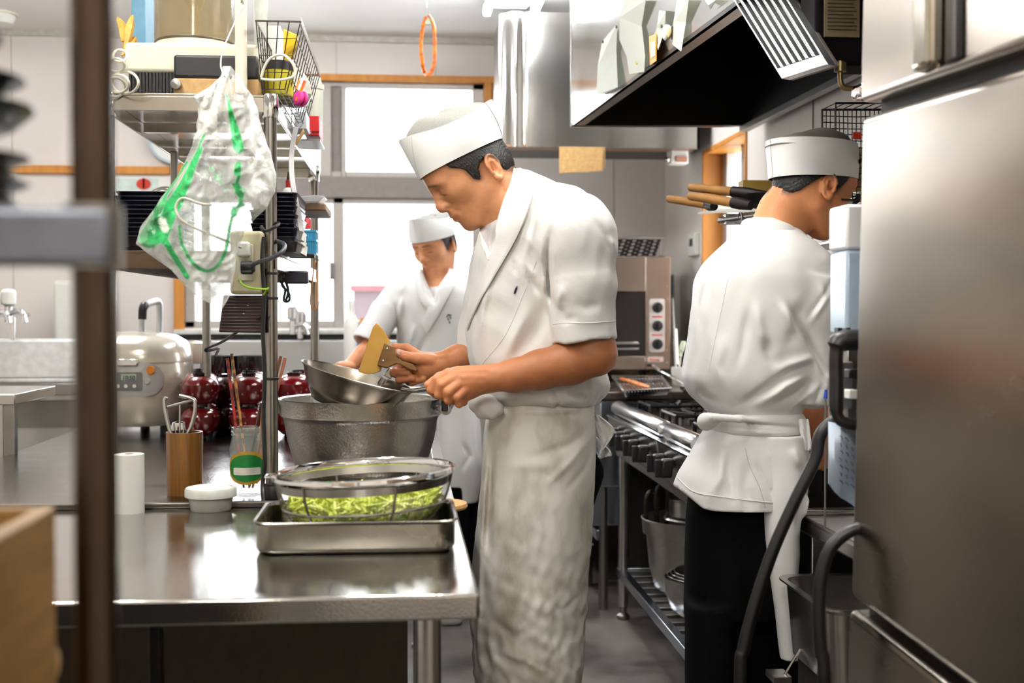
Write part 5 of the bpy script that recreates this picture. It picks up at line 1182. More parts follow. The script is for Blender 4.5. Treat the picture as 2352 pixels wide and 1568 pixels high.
x_a, x_b = W(273,0,2.88)[0], W(307,0,2.88)[0]
lc = shield(rrect(x_a, x_b, cz_+.128, cz_+.142, .001), .005, .001, mat('lcd_green', (186,200,180), .3), RC, 'display')
text('10:50', (x_a+.003, onfront((x_a+x_b)/2,.0075), cz_+.1295), .0135, mat('lcd_ink', (40,46,40), .5), lc, 'digits', shear=.15)
def btn(px, dz, r, mt, nm='button'):
    x = W(px,0,2.88)[0]; return obj(nm, MB().lathe([(r,0),(r,.003),(r*.8,.005),(0,.005)], (x, onfront(x,.001), cz_+dz), 20, (0,-1,0)), mt, RC)
btn(338, .150, .0105, mat('button_orange', (230,140,30), .4)); btn(331, .125, .0075, mat('button_grey', (200,200,198), .4))
btn(284, .115, .0055, CHROME); btn(303, .115, .0055, CHROME); btn(266, .115, .0055, CHROME)
for dx in (-.08,.08): obj('foot', MB().lathe([(.012,0),(.012,.022)], (cx_+dx, cyr-.08, cz_), 12), BLACKP, RC)
obj('foot', MB().lathe([(.012,0),(.012,.022)], (cx_, cyr+.08, cz_), 12), BLACKP, RC)
obj('hinge_cover', MB().lathe([(.03,0),(.034,.02),(.03,.05),(0,.055)], (cx_+R_*.93, cyr+.10, cz_+.155), 20), RCM, RC)
RC.scale = (1.34,1.34,1.42); RC.location = P(318, 982, 4.16)[:2]+(ZW,)
# lacquer bowls with lids
RED_ = mat('red_lacquer', (132,18,24), .16, col2=(104,10,16), scale=6, coat=.8, contrast=(.3,.7)); BLK = mat('black_lacquer', (14,13,16), .15, coat=.5)
GOLD = mat('faded_gold', (200,150,120), .4, .3)
def soup_bowl(label, group):
    t = thing('lidded_soup_bowl', label, 'bowl', (0,0,0), group)
    r = .052
    obj('bowl', MB().lathe([(.022,.008),(.030,.010),(.044,.026),(.0505,.050),(r,.066),(r-.002,.066),(.048,.050),(.03,.014),(0,.013)], (0,0,0), 40), RED_, t)
    obj('foot', MB().lathe([(.024,0),(.025,.002),(.023,.010),(.02,.010),(.021,.001)], (0,0,0), 28), BLK, t)
    l = obj('lid', MB().lathe([(.0475,.063),(.047,.066),(.041,.078),(.028,.088),(.018,.090),(0,.091)], (0,0,0), 40), RED_, t)
    obj('lid_knob', MB().lathe([(.0165,.089),(.0175,.092),(.019,.099),(.017,.099),(.0155,.093),(0,.092)], (0,0,0), 28), BLK, l)
    ms = MB()
    for a0, zz in ((-1.9,.045),(-1.6,.05),(-1.75,.035),(-2.6,.04)):
        pts = []
        for k in range(8):
            a = a0+.045*math.cos(k*PI/4); z = zz+.0035*math.sin(k*PI/4); rr_ = np.interp(z, [.026,.05,.066], [.0445,.0505,.052])+.0006; pts.append((rr_*math.cos(a), rr_*math.sin(a), z))
        o_ = len(ms.v); ms.v += pts; ms.f.append(tuple(range(o_, o_+8))); ms.m.append(0)
    obj('leaf_motif', ms, GOLD, t, smooth=False)
    return t
sb0 = soup_bowl('', 'red lidded soup bowls on the rear worktop')
bw = [(459,3.84),(460,3.98),(461,4.12),(571,3.84),(572,3.98),(578,4.12),(674,3.88),(686,4.04)]
k = 0
cols_ = {0:'nearest of the row behind the bamboo cup',1:'middle of the row behind the bamboo cup',2:'farthest of the row behind the bamboo cup',3:'nearest of the row behind the glass jar',4:'middle of the row behind the glass jar',5:'farthest of the row behind the glass jar',6:'just beside the rim of the slanted pan',7:'behind the one that touches the pan rim'}
for i, (px, D) in enumerate(bw):
    x, y = W(px, 980, D)[:2]
    for lev in (0, 1):
        o = sb0 if k == 0 else dup(sb0)
        o.location = (x+.002*lev, y, ZW+lev*.100); o.scale = (1.22,1.22,1.08); o.rotation_euler = (0,0,[0,.5,1.2][i % 3]+lev*.8)
        o['label'] = 'red lidded soup bowl, %s row, %s' % ('upper' if lev else 'lower', cols_[i]); o['group'] = sb0['group']; k += 1
for x_, D, lab in ((505,3.36,'dark brown lidded bowl behind the two red stacks'), (505,3.12,'dark maroon lidded bowl low in the gap between the red stacks')):
    pass
BRN = mat('brown_lacquer', (60,20,18), .18, coat=.7)
def dark_bowl(px, D, z, lab, rim=False):
    x, y = W(px,980,D)[:2]
    t = thing('dark_soup_bowl', lab, 'bowl', (x,y,z), 'dark bowls on the rear worktop')
    obj('bowl', MB().lathe([(.022,0),(.030,.008),(.044,.026),(.052,.05),(.054,.066),(.052,.066),(.048,.050),(.03,.014),(0,.013)], (x,y,z), 36), BRN if not rim else BLK, t)
    if not rim:
        l = obj('lid', MB().lathe([(.050,.063),(.047,.070),(.041,.080),(.028,.089),(.018,.091),(0,.091)], (x,y,z), 36), BRN, t)
        obj('lid_knob', MB().lathe([(.0165,.089),(.0175,.092),(.019,.099),(.017,.099),(0,.092)], (x,y,z), 24), BLK, l)
    return t
dark_bowl(516, 4.06, ZW, 'dark maroon lidded bowl low in the gap between the red stacks'); dark_bowl(516, 4.06, ZW+.093, 'dark brown lidded bowl on top in the gap between the red stacks')
for px, D, w_, lab in ((497,4.25,.056,'wide black bowl standing behind the bamboo-cup stacks'), (574,4.25,.058,'wide black bowl standing behind the jar-side stacks')):
    x, y = W(px,900,D)[:2]
    one('wide_black_bowl', MB().lathe([(0,.0),(w_*.5,0),(w_*.8,.04),(w_*.95,.11),(w_,W(px,816,D)[2]-ZW),(w_*.96,W(px,816,D)[2]-ZW),(w_*.9,.11),(w_*.6,.02),(0,.015)], (x,y,ZW), 44), BLK, lab, 'bowl')
# bamboo cup with tongs
x, y = W(415,1145,2.62)[:2]; rb = 42/2800*2.62; hb = W(415,996,2.62)[2]-ZW
BC = thing('bamboo_cup', 'brown bamboo utensil cup standing at the joint of the two worktops', 'utensil cup', (x,y,ZW))
BAM = mat('bamboo_brown', (134,90,32), .35, col2=(98,62,20), scale=10, stretch=(14,14,.5), contrast=(.35,.65), coat=.3)
y += .05
obj('cup', MB().lathe([(rb*.94,0),(rb*.96,.004),(rb*.97,.05),(rb,hb-.01),(rb,hb),(rb-.005,hb),(rb-.006,.02),(0,.02)], (x,y,ZW+.0), 48), BAM, BC)
TG = thing('spring_tongs', 'steel tongs and a looped masher standing in the bamboo cup', 'tongs', (x,y,ZW+.03))
Dm = 2.66
obj('arm', MB().tube(smooth_path([W(416,1010,Dm), W(395,1000,Dm), W(384,965,Dm), W(378,925,Dm), W(382,912,Dm)], 6), .0042, 10), STEEL, TG)
obj('arm', MB().tube(smooth_path([W(416,1010,Dm), W(432,995,Dm), W(446,955,Dm), W(448,925,Dm), W(440,915,Dm), W(412,908,Dm)], 6), .0042, 10), STEEL, TG)
obj('spring', MB().tube([W(384,935,Dm), W(446,918,Dm)], .0032, 8), STEELD, TG)
obj('centre_rod', MB().tube([W(413,1010,Dm), W(413,925,Dm)], .0022, 8), STEEL, TG)
obj('scoop', MB().lathe([(0,0),(.014,.004),(.017,.02),(.014,.04),(.0,.045)], W(410,1012,Dm+.02), 20, sy=.4), CHROME, TG)
# jar with painted sticks
x, y = W(568,1150,2.66)[:2]; rj = 39/2800*2.66; hj = W(568,980,2.66)[2]-ZW
JG = thing('glass_jar', 'clear screw-neck glass jar with a green oval label and painted sticks', 'jar', (x,y,ZW))
JGL = mat('jar_glass', (225,236,230), .03, alpha=.13, var=0, spec=.9)
obj('glass', MB().lathe([(rj*.9,0),(rj,.008),(rj,hj*.72),(rj*.93,hj*.80),(rj*.86,hj*.85),(rj*.86,hj*.88),(rj*.92,hj*.89),(rj*.87,hj*.92),(rj*.92,hj*.95),(rj*.88,hj),(rj*.82,hj),(rj*.80,hj*.86),(rj*.9,hj*.72),(rj*.92,.014),(0,.012)], (x,y,ZW), 48), JGL, JG)
def curved(rx, rz, z0, off, mt, nm, par, box_=False, dx=0):
    mb = MB(); n = 36; a0 = math.atan2(-y+CAM[1], -x)
    rings = []
    for s_ in (1,.66,.33,.02):
        row = []
        for k in range(n):
            a = 2*PI*k/n
            if box_: c, s2 = math.cos(a), math.sin(a); m_ = max(abs(c), abs(s2)); u, v = c/m_*rx*s_, s2/m_*rz*s_
            else: u, v = rx*math.cos(a)*s_, rz*math.sin(a)*s_
            ang = a0+(u+dx)/rj; row.append((x+(rj+off)*math.cos(ang), y+(rj+off)*math.sin(ang), ZW+z0+v))
        rings.append(row)
    return obj(nm, mb.grid(rings, closev=True), mt, par)
lb = curved(.050, .036, .063, .0008, mat('label_gold', (190,150,50), .5), 'label', JG)
curved(.043, .029, .063, .0016, mat('label_green', (20,120,50), .45, var=.05), 'label_green', lb)
curved(.030, .008, .056, .0024, mat('label_white', (236,232,220), .6), 'label_band', lb, True)
sticks = [((573,1120),(532,812),(190,130,60)), ((560,1120),(522,822),(180,50,40)), ((580,1120),(655,822),(196,120,90)), ((572,1120),(645,818),(150,100,60)), ((590,1110),(604,930),(186,120,50)), ((565,1110),(600,925),(60,40,24))]
for k, (a, b, c) in enumerate(sticks):
    a_, b_ = W(*a,2.67), W(*b,2.70); t = thing('painted_stick', ['black and gold banded chopstick leaning tallest in the jar','red lacquered chopstick leaning beside the tallest one','pink-tipped chopstick leaning behind the post towards the bowls','brown chopstick leaning with the pink-tipped one','short tan stick inside the jar beside the post','short dark stick inside the jar beside the post'][k], 'chopstick', a_, 'chopsticks in the jar')
    obj('shaft', MB().tube([a_, b_], [.0022,.0036], 8), mat('stick_%d'%k, c, .35, col2=tuple(int(v*.5) for v in c) if k in (0,1) else None, scale=60, contrast=(.45,.55)), t)
# near worktop: paper roll, tub, tray, strainer
x, y = W(298,1177,2.43)[:2]; r_ = 33/2800*2.43; h_ = W(298,1042,2.43)[2]-ZW
PR = thing('paper_roll', 'white kitchen paper roll standing on the near worktop beside the blurred post', 'paper roll', (x,y,ZW))
obj('roll', MB().lathe([(r_*.3,0),(r_,0),(r_,h_),(r_*.3,h_),(r_*.3,0)], (x,y,ZW), 40), PAPER, PR)
obj('core', MB().lathe([(r_*.3,0),(r_*.3,h_+.001),(r_*.26,h_+.001),(r_*.26,0)], (x,y,ZW), 24), mat('card_core', (180,160,130), .8), PR)
x, y = W(479,1175,2.43)[:2]; s_ = 2.43/2800; y += .03
CTN = thing('white_tub', 'round white plastic tub with a lid on the near worktop', 'tub', (x,y,ZW))
obj('tub', MB().lathe([(44*s_,0),(46*s_,.002),(52*s_,.032),(0,.033)], (x,y,ZW), 44), mat('tub_white', (228,230,222), .35), CTN)
obj('lid', MB().lathe([(57*s_,.027),(59*s_,.028),(59*s_,.042),(56*s_,.046),(50*s_,.047),(48*s_,.045),(0,.045)], (x,y,ZW), 44), mat('tub_white', (228,230,222), .35), CTN)
# tray
a0, a1 = W(588,1262,2.02), W(1030,1278,2.0)
tx0, tx1 = a0[0], PZ(1040,1262,ZW)[0]+.003; ty0 = PZ(820,1273,ZW)[1]; ty1 = ty0+.235; hT = .052
TR = thing('deep_steel_tray', 'deep rectangular steel tray under the strainer of greens', 'tray', ((tx0+tx1)/2,(ty0+ty1)/2,ZW))
g = []
for ins, z in ((.008,0),(.004,.002),(.0,.010),(0,hT-.004),(-.004,hT-.001),(-.006,hT+.001),(-.004,hT+.003),(.0,hT+.002),(.003,hT-.003),(.003,.012),(.008,.004),(.012,.003)):
    g.append([(u, v, ZW+z) for u, v in rrect(tx0+ins, tx1-ins, ty0+ins, ty1-ins, .032, 6)])
ms = MB().grid(g, closev=True); n_ = len(g[0]); ms.f.append(tuple(range(n_))); ms.m.append(0); ms.f.append(tuple(range(11*n_,12*n_))); ms.m.append(0)
obj('tray', ms, mat('tray_steel', (150,146,138), .26, 1.0, .05, 12, rvar=.06), TR)
obj('inner_rest', MB().tube([(tx0+.05,ty0+.05,ZW+.012),(tx1-.05,ty1-.05,ZW+.012)], .003, 8).box(tx1-.09,tx1-.035,ty0+.03,ty0+.2,ZW+.010,ZW+.014), STEEL, TR)
# strainer
sx, sy = W(836,1083,2.15)[:2]; rS = 204/2800*2.15; zr = W(836,1083,2.15)[2]; hS = zr-ZW-.006
tl2 = math.radians(2.5); ca2, sa2 = math.cos(tl2), math.sin(tl2)
def st(p): x, y, z = p; dx = x-sx; dz = z-zr; return (sx+dx*ca2+0*dz, y, zr+dz+dx*sa2)
ST = thing('mesh_strainer', 'round steel mesh strainer holding cut greens over the deep tray', 'strainer', (sx,sy,ZW+.004))
def stl(mb): mb.v = [st(v) for v in mb.v]; return mb
def rad(t): return rS*(1-.12*t)*math.sqrt(max(0, 1-(t*.93)**3.4))     # t: 0 rim .. 1 bottom
obj('rim', stl(MB().lathe([(rS*1.0,.006),(rS*1.025,.004),(rS*1.03,-.002),(rS*1.0,-.008),(rS*.975,-.010),(rS*.97,-.004),(rS*.985,.003),(rS*1.0,.006)], (sx,sy,zr), 80)), CHROME, ST)
obj('band', stl(MB().lathe([(rS*.985,-.008),(rS*.965,-.022),(rS*.96,-.022),(rS*.975,-.008)], (sx,sy,zr), 80, caps=False)), STEEL, ST)
ms = MB(); nm_ = 150
zf = .004
def hem(a, t): r = rad(t); return (sx+r*math.cos(a), sy+r*math.sin(a), zr-t*(hS-.002))
for k in range(nm_): a = 2*PI*k/nm_; ms.tube([hem(a, t) for t in np.linspace(.04,1,12)], .00024, 3, caps=False)
for t in np.linspace(.06,.99,34): ms.tube([hem(a, t) for a in np.linspace(0,2*PI,61)[:-1]], .00024, 3, closed=True)
obj('wire_mesh', stl(ms), mat('strainer_wire', (110,106,96), .4, .9), ST)
ms = MB()
for k in range(6): a = 2*PI*k/6+.9; ms.tube([hem(a, t) for t in np.linspace(.03,1,12)], .0022, 6)
ms.tube([hem(a, .5) for a in np.linspace(0,2*PI,61)[:-1]], .0022, 6, closed=True)
obj('support_wire', stl(ms), STEELD, ST)
for a in (PI*.98, ):
    p_ = (sx+rS*1.0*math.cos(a), sy+rS*math.sin(a), zr); obj('ear', stl(MB().tube(smooth_path([(p_[0],p_[1]-.02,p_[2]),(p_[0]-.014,p_[1]-.012,p_[2]),(p_[0]-.014,p_[1]+.012,p_[2]),(p_[0],p_[1]+.02,p_[2])],4), .003, 8)), CHROME, ST)
GRM = mat('fresh_greens', (190,208,46), .45, col2=(222,228,120), scale=25, contrast=(.35,.65), sss=.0)
ms = MB(); rnd = random.Random(3)
for k in range(1300):
    t = .36+.56*rnd.random()**.8; rr = rad(t)*(rnd.random()**.35)*.93; a = rnd.uniform(0, 2*PI)
    hgt = zr-t*(hS-.006)*1.0
    c = np.array([sx+rr*math.cos(a), sy+rr*math.sin(a), hgt]); d = np.array([rnd.gauss(0,1), rnd.gauss(0,1), rnd.gauss(0,.45)]); d /= np.linalg.norm(d); L_ = rnd.uniform(.010,.022)
    q = np.array([rnd.gauss(0,.3) for _ in range(3)])*L_
    pts = [c-d*L_, c+q*.5, c+d*L_]
    for i_ in range(3):
        v = pts[i_]-np.array([sx,sy,0]); r2 = math.hypot(v[0], v[1]); tz = (zr-v[2])/(hS-.002); 
        if tz > .93: pts[i_][2] = zr-.93*(hS-.002); tz = .93
        lim = rad(max(.05,tz))*.95
        if r2 > lim: pts[i_][0] = sx+v[0]*lim/r2; pts[i_][1] = sy+v[1]*lim/r2
    ms.tube(pts, [.0025,rnd.uniform(.0028,.0052),.002], 5)
tag(obj('cut_greens', stl(ms), GRM), 'heap of chopped yellow-green vegetable inside the mesh strainer', 'vegetables', kind='stuff')
# hammered bowl, inner round bowl, wooden lid
bx_, by_2 = W(830,1080,2.92)[:2]; rB = 186/2800*2.92; zB = ZW; hB = W(830,913,2.92)[2]-ZW
HB2 = thing('hammered_mixing_pot', 'large hammered aluminium pot with side handles in front of the bending cook', 'pot', (bx_,by_2,ZW))
prof = [(0,0),(rB*.55,0),(rB*.72,.010),(rB*.80,.03),(rB*.90,hB*.5),(rB*.94,hB*.74),(rB*.955,hB*.78),(rB*.985,hB*.80),(rB*.995,hB*.96),(rB*1.01,hB),(rB*1.0,hB*1.006),(rB*.97,hB*.99),(rB*.965,hB*.83),(rB*.93,hB*.76),(rB*.88,hB*.5),(rB*.78,.035),(rB*.5,.012),(0,.012)]
obj('body', MB().lathe(prof, (bx_,by_2,ZW), 96), HAMMER, HB2)
def lug(px, py, sgn):
    c = W(px, py, 2.90 if sgn < 0 else 2.9)
    h = obj('handle', MB().tube(smooth_path([np.array(c)+[-.010*sgn*-1,-.03,-.01], np.array(c)+[.020*sgn,-.035,.012], np.array(c)+[.026*sgn,0,.022], np.array(c)+[.020*sgn,.03,.012], np.array(c)+[0,.03,-.01]], 5), .006, 10), ALU, HB2)
    obj('rivet_plate', MB().lathe([(.014,0),(.014,.004),(.006,.006),(.005,.010),(0,.011)], np.array(c)+[.012 if sgn < 0 else 0,-.034,-.012], 18, (.2*sgn,-1,0)), ALU, h)
lug(656, 935, -1); lug(1022, 925, 1)
obj('black_clip', MB().box(*sorted((W(1012,0,2.85)[0],W(1027,0,2.85)[0])), W(1020,930,2.85)[1], W(1020,930,2.85)[1]+.02, W(0,945,2.85)[2], W(0,908,2.85)[2]), BLACKP, HB2, bevel=.003)
one('rice_batch', MB().lathe([(0,.14*hB/.2),(rB*.5,.13*hB/.2),(rB*.84,.11*hB/.2),(rB*.84,.09*hB/.2),(0,.09*hB/.2)], (bx_,by_2,ZW), 48), mat('cooked_rice', (236,232,216), .7, bump=1.0, bscale=200), 'white cooked rice lying in the hammered pot', 'rice', origin=None)
bpy.data.objects['rice_batch']['kind'] = 'stuff'
one('wooden_disc_lid', MB().lathe([(0,0),(.066,0),(.068,.004),(.066,.010),(0,.011)], (W(1012,1112,2.45)[0]-.012, W(1012,1112,2.45)[1]+.03, ZW+.001), 40), mat('lid_wood', (214,170,106), .5, col2=(196,148,88), scale=20, stretch=(8,1,1), contrast=(.3,.7)), 'pale wooden disc lid lying at the worktop edge beyond the strainer', 'lid')
# slanted pan held by the cook
def RAX(u): u = np.array(u, float); return u/np.linalg.norm(u)
pr_c = C(815, 868, 2.84); 
rimL, rimR = C(702,829,2.84), C(945,901,2.80)
axu = (rimR-rimL); Rp = np.linalg.norm(axu)/2; axu = axu/np.linalg.norm(axu); pc = (rimL+rimR)/2
axn = np.cross(axu, [0,1,0.0]); axn = axn if axn[2] > 0 else -axn
axn = axn+np.array([0,-.035,0]); axn /= np.linalg.norm(axn)
pcw = c2w(pc); nW = axn @ RM
PAN = thing('two_handled_pan', 'shallow steel saucepan tilted over the hammered pot, held by its handle', 'pan', tuple(pcw-nW*.05))
hp_ = .076
obj('pan', MB().lathe([(0,-hp_),(Rp*.62,-hp_),(Rp*.70,-hp_+.006),(Rp*.86,-hp_*.5),(Rp*.98,-.004),(Rp*1.02,0),(Rp*1.025,.002),(Rp*1.0,.003),(Rp*.96,-.003),(Rp*.84,-hp_*.5),(Rp*.68,-hp_+.009),(0,-hp_+.004)], pcw, 72, nW), mat('pan_steel', (168,160,148), .24, 1.0, .05, 10, rvar=.06), PAN)
obj('base_ring', MB().lathe([(Rp*.66,-hp_-.004),(Rp*.70,-hp_-.003),(Rp*.70,-hp_+.004),(Rp*.66,-hp_)], pcw, 60, nW), STEELD, PAN)
obj('handle', MB().tube(smooth_path([W(925,895,2.72), W(948,897,2.68), W(985,892,2.64), W(1035,888,2.62)], 5), .0055, 10), STEEL, PAN)
obj('spout_fold', MB().tube([W(946,899,2.70), W(925,915,2.72), W(902,938,2.75)], [.002,.0025,.001], 8), STEELD, PAN)
BWL = thing('steel_scoop', 'steel scoop handle standing behind the yellow paddle', 'scoop', W(890,870,2.95))
obj('shaft', MB().prism([W(880,862,2.92), W(897,872,2.92), W(908,850,2.92), W(894,843,2.92)], (0,.008,0)), STEEL, BWL, bevel=.003)
obj('scoop_head', MB().tube([W(885,866,2.93), W(868,895,2.95)], [.008,.012], 10), STEEL, BWL)
HPA = [(.052,.12),(.042,.036),(.026,.022),(.018,.010),(.014,-.018),(.004,-.026),(-.006,-.006),(-.016,.004),(-.044,.004),(-.054,-.030),(-.056,-.050),(-.066,-.060),(-.13,-.058),(-.13,.12)]
HPC = [(.050,.12),(.040,.03),(.034,.012),(.026,-.010),(.018,-.012),(.014,.006),(-.014,.016),(-.030,.002),(-.046,-.020),(-.060,-.046),(-.074,-.060),(-.13,-.062),(-.13,.12)]
HPB = [(.046,.12),(.040,.040),(.030,.020),(.024,-.012),(.014,-.014),(.004,.010),(-.018,.018),(-.032,.0),(-.050,-.030),(-.060,-.050),(-.13,-.055),(-.13,.12)]
# ============================================================ PEOPLE
SKIN = mat('skin', (213,157,117), .48, var=.03, scale=60, sss=.12, attr='tint', bump=.15, bscale=240)
CLOTH = mat('white_cotton', (228,227,225), .85, var=.012, scale=14, bump=.25, bscale=500, sheen=.1)
CLOTHA = mat('stained_apron_cotton', (226,223,215), .85, col2=(160,149,130), scale=7, stretch=(1.5,1.5,.9), contrast=(.28,.52), bump=.3, bscale=60)
HATM = mat('hat_cotton', (232,232,230), .8, var=.01, scale=10)
NETM = mat('hat_net', (150,150,145), .9, var=.05, scale=300)
NETD = mat('hat_net_dark', (104,98,92), .9, var=.05, scale=300)
HAIRM = mat('black_hair', (20,17,18), .42, var=.2, scale=90, stretch=(1,1,3), bump=.6, bscale=260)
BLKC = mat('black_trouser_cloth', (9,8,9), .9, spec=.06, var=.1, scale=20)
def head_frame(pitch, yaw_dir, roll=0):
    """yaw_dir: unit 2-vector (right, away) the face points to; pitch: degrees looking down"""
    p = math.radians(pitch); f = np.array([yaw_dir[0]*math.cos(p), yaw_dir[1]*math.cos(p), -math.sin(p)])
    l = np.cross([0,0,1.0], f); l /= np.linalg.norm(l); u = np.cross(f, l)
    r = math.radians(roll); l, u = l*math.cos(r)+u*math.sin(r), u*math.cos(r)-l*math.sin(r)
    return np.stack([f, l, u])
class Head:
    def __init__(s, O, R, ear=(-.015,0.0), sc=1.0, slant=0.0):
        s.O = np.array(O, float); s.R = R; s.ear = ear; s.sc = sc; s.sl = slant
    def T(s, x, y, z): return s.O+s.sc*(np.array([x,y,z]) @ s.R)
    def build(s, F_):
        T, R, k_ = s.T, s.R, s.sc
        E = lambda c, r, k=.012, mode='+', RR=None: F_.ell(T(*c), np.array(r)*k_, R if RR is None else RR @ R, k*k_, mode)
        Cn = lambda a, ra, b=None, rb=None, k=.01, mode='+': F_.cone(T(*a), ra*k_, None if b is None else T(*b), None if rb is None else rb*k_, k*k_, mode)
        E((-.006,0,.030), (.094,.074,.092)); E((.036,0,.035), (.058,.060,.060), .03)
        E((.032,0,-.024), (.054,.056,.068), .03)
        for q in (1,-1):
            Cn((.0,.050*q,-.058), .020, (.062,.020*q,-.088), .018, .03); E((.050,.040*q,-.012), (.026,.022,.024), .02)
            Cn((.083,.010*q,.033), .009, (.070,.044*q,.034-s.sl), .010, .014)
        E((.066,0,-.056), (.030,.032,.028), .02); E((.074,0,-.090), (.018,.020,.016), .016)
        for q in (1,-1):
            E((.096,.031*q,.015-s.sl*.5), (.014,.018,.009), .010, '-'); Cn((.0725,.031*q,.011-s.sl*.5), .0150, k=.004)
            Cn((.0865,.020*q,.0055), .0016, (.077,.043*q,.0045-s.sl), .0016, .002); Cn((.085,.020*q,.020), .0030, (.076,.045*q,.019-s.sl), .0030, .005)
        Cn((.088,0,.022), .0075, (.101,0,-.012), .0095, .014); Cn((.1025,0,-.0215), .0115, k=.012)
        for q in (1,-1): E((.0945,.0135*q,-.0265), (.0125,.0075,.0085), .006); Cn((.099,.006*q,-.033), .0022, k=.003, mode='-')
        E((.080,0,-.046), (.0175,.024,.016), .012)
        for q in (1,-1):
            Cn((.0965,.003*q,-.0500), .0050, (.083,.022*q,-.0555), .0030, .005); Cn((.0945,.003*q,-.0610), .0056, (.083,.019*q,-.0580), .0030, .005)
            Cn((.1015,.0,-.0560), .0012, (.088,.020*q,-.0570), .0005, .0025, '-')
            Cn((.098,.018*q,-.030), .002, (.084,.032*q,-.052), .002, .010, '-')
        ex, ez = s.ear
        for q in (1,-1):
            a = math.radians(24)*q; Rz = np.array([[math.cos(a),-math.sin(a)*1.0,0],[math.sin(a),math.cos(a),0],[0,0,1]])
            tl = math.radians(-10); Rt = np.array([[math.cos(tl),0,-math.sin(tl)],[0,1,0],[math.sin(tl),0,math.cos(tl)]])
            RR = Rt @ Rz.T
            E((ex-.002,.078*q,ez), (.0165,.0048,.031), .004, '+', RR)
            e1, e2, en = RR[0], RR[2], RR[1]*q
            def ep(u, v, w): return tuple(np.array((ex-.002,.078*q,ez))+u*e1+v*e2+w*en)
            rim = [ep(.0165*math.cos(t)*(1 if v_ > 0 else .85), .031*math.sin(t), .0035) for t in np.linspace(math.radians(160), math.radians(-75), 14) for v_ in (math.sin(t),)]
            rim = [ep(-.0165*math.cos(t)*(1 if math.sin(t) > 0 else .8), .030*math.sin(t), .0032) for t in np.linspace(math.radians(200), math.radians(-80), 16)]
            for p_, q_ in zip(rim[:-1], rim[1:]): Cn(p_, .0034, q_, .0034, .002)
            Cn(ep(.004,-.004,.006), .0085, ep(.001,.008,.006), .0065, .003, '-'); Cn(ep(-.008,-.010,.003), .0030, ep(-.006,.012,.0035), .0028, .003)
            Cn(ep(.006,-.024,.001), .0062, ep(.003,-.028,.001), .0060, .005); Cn(ep(.013,-.006,.002), .0040, k=.003)
    def local(s, V):         # V in figure frame
        return ((V-s.O) @ s.R.T)/s.sc
def head_tint(H, Vf, base, poly=None):
    L = H.local(Vf); n = len(Vf); t = np.tile(np.array(base, float), (n,1)); near = (np.abs(L) < .16).all(1)
    def blob(c, r, col, a=1.0):
        nonlocal t
        for q in (1,-1):
            d = np.sqrt((((L-np.array([c[0],c[1]*q,c[2]]))/np.array(r))**2).sum(1)); w = np.clip(1.25-d, 0, 1)[:,None]*a*near[:,None]; t = t*(1-w)+np.array(col)*np.array(base)*w
    if poly is not None:
        d = poly_sdf(L[:,0], L[:,2], poly); w = np.clip(1-(d+.002)/.015, 0, 1)*near*(L[:,0] < .055)*(np.abs(L[:,1]) > .02)*((np.linalg.norm(L*[1,1.25,1]-[0,0,.02],axis=1) > .07)|(L[:,0] < -.03)); w = (w**1.6)[:,None]*.9
        t = t*(1-w)+np.array((.10,.08,.07))*w
    blob((.085,.012,-.0555), (.016,.017,.0085), (.78,.50,.50))
    L0 = L.copy(); L = L.copy(); L[:,2] += H.sl*np.clip((np.abs(L[:,1])-.016)/.028, 0, 1.2); blob((.080,.030,.0345), (.04,.019,.0046), (.10,.08,.08), 1.0); blob((.090,.015,.033), (.03,.009,.0040), (.10,.08,.08), .9)
    blob((.083,.031,.0045), (.02,.0155,.0026), (.06,.05,.05), 1.0); blob((.083,.031,.013), (.02,.017,.006), (.86,.78,.76), .5); L = L0; blob((.098,.0,-.022), (.02,.016,.014), (1.0,.86,.84), .5)
    blob((.075,0,-.085), (.03,.032,.022), (.84,.82,.82), .5); blob((.094,0,-.044), (.012,.02,.006), (.80,.78,.78), .5)
    blob((H.ear[0]+.004,.082,H.ear[1]+.002), (.012,.012,.018), (.72,.50,.44), .7)
    return t
def poly_sdf(px, pz, poly):
    d = np.full(px.shape, 1e9); ins = np.zeros(px.shape, bool); n = len(poly)
    for i in range(n):
        (ax_, az), (bx_, bz) = poly[i], poly[(i+1) % n]; ex, ez = bx_-ax_, bz-az
        t = np.clip(((px-ax_)*ex+(pz-az)*ez)/(ex*ex+ez*ez), 0, 1); d = np.minimum(d, (px-ax_-t*ex)**2+(pz-az-t*ez)**2)
        c = (az > pz) != (bz > pz); xi = ax_+(pz-az)/(ez if abs(ez) > 1e-12 else 1e-12)*ex; ins ^= c & (px < xi)
    return np.where(ins, -np.sqrt(d), np.sqrt(d))
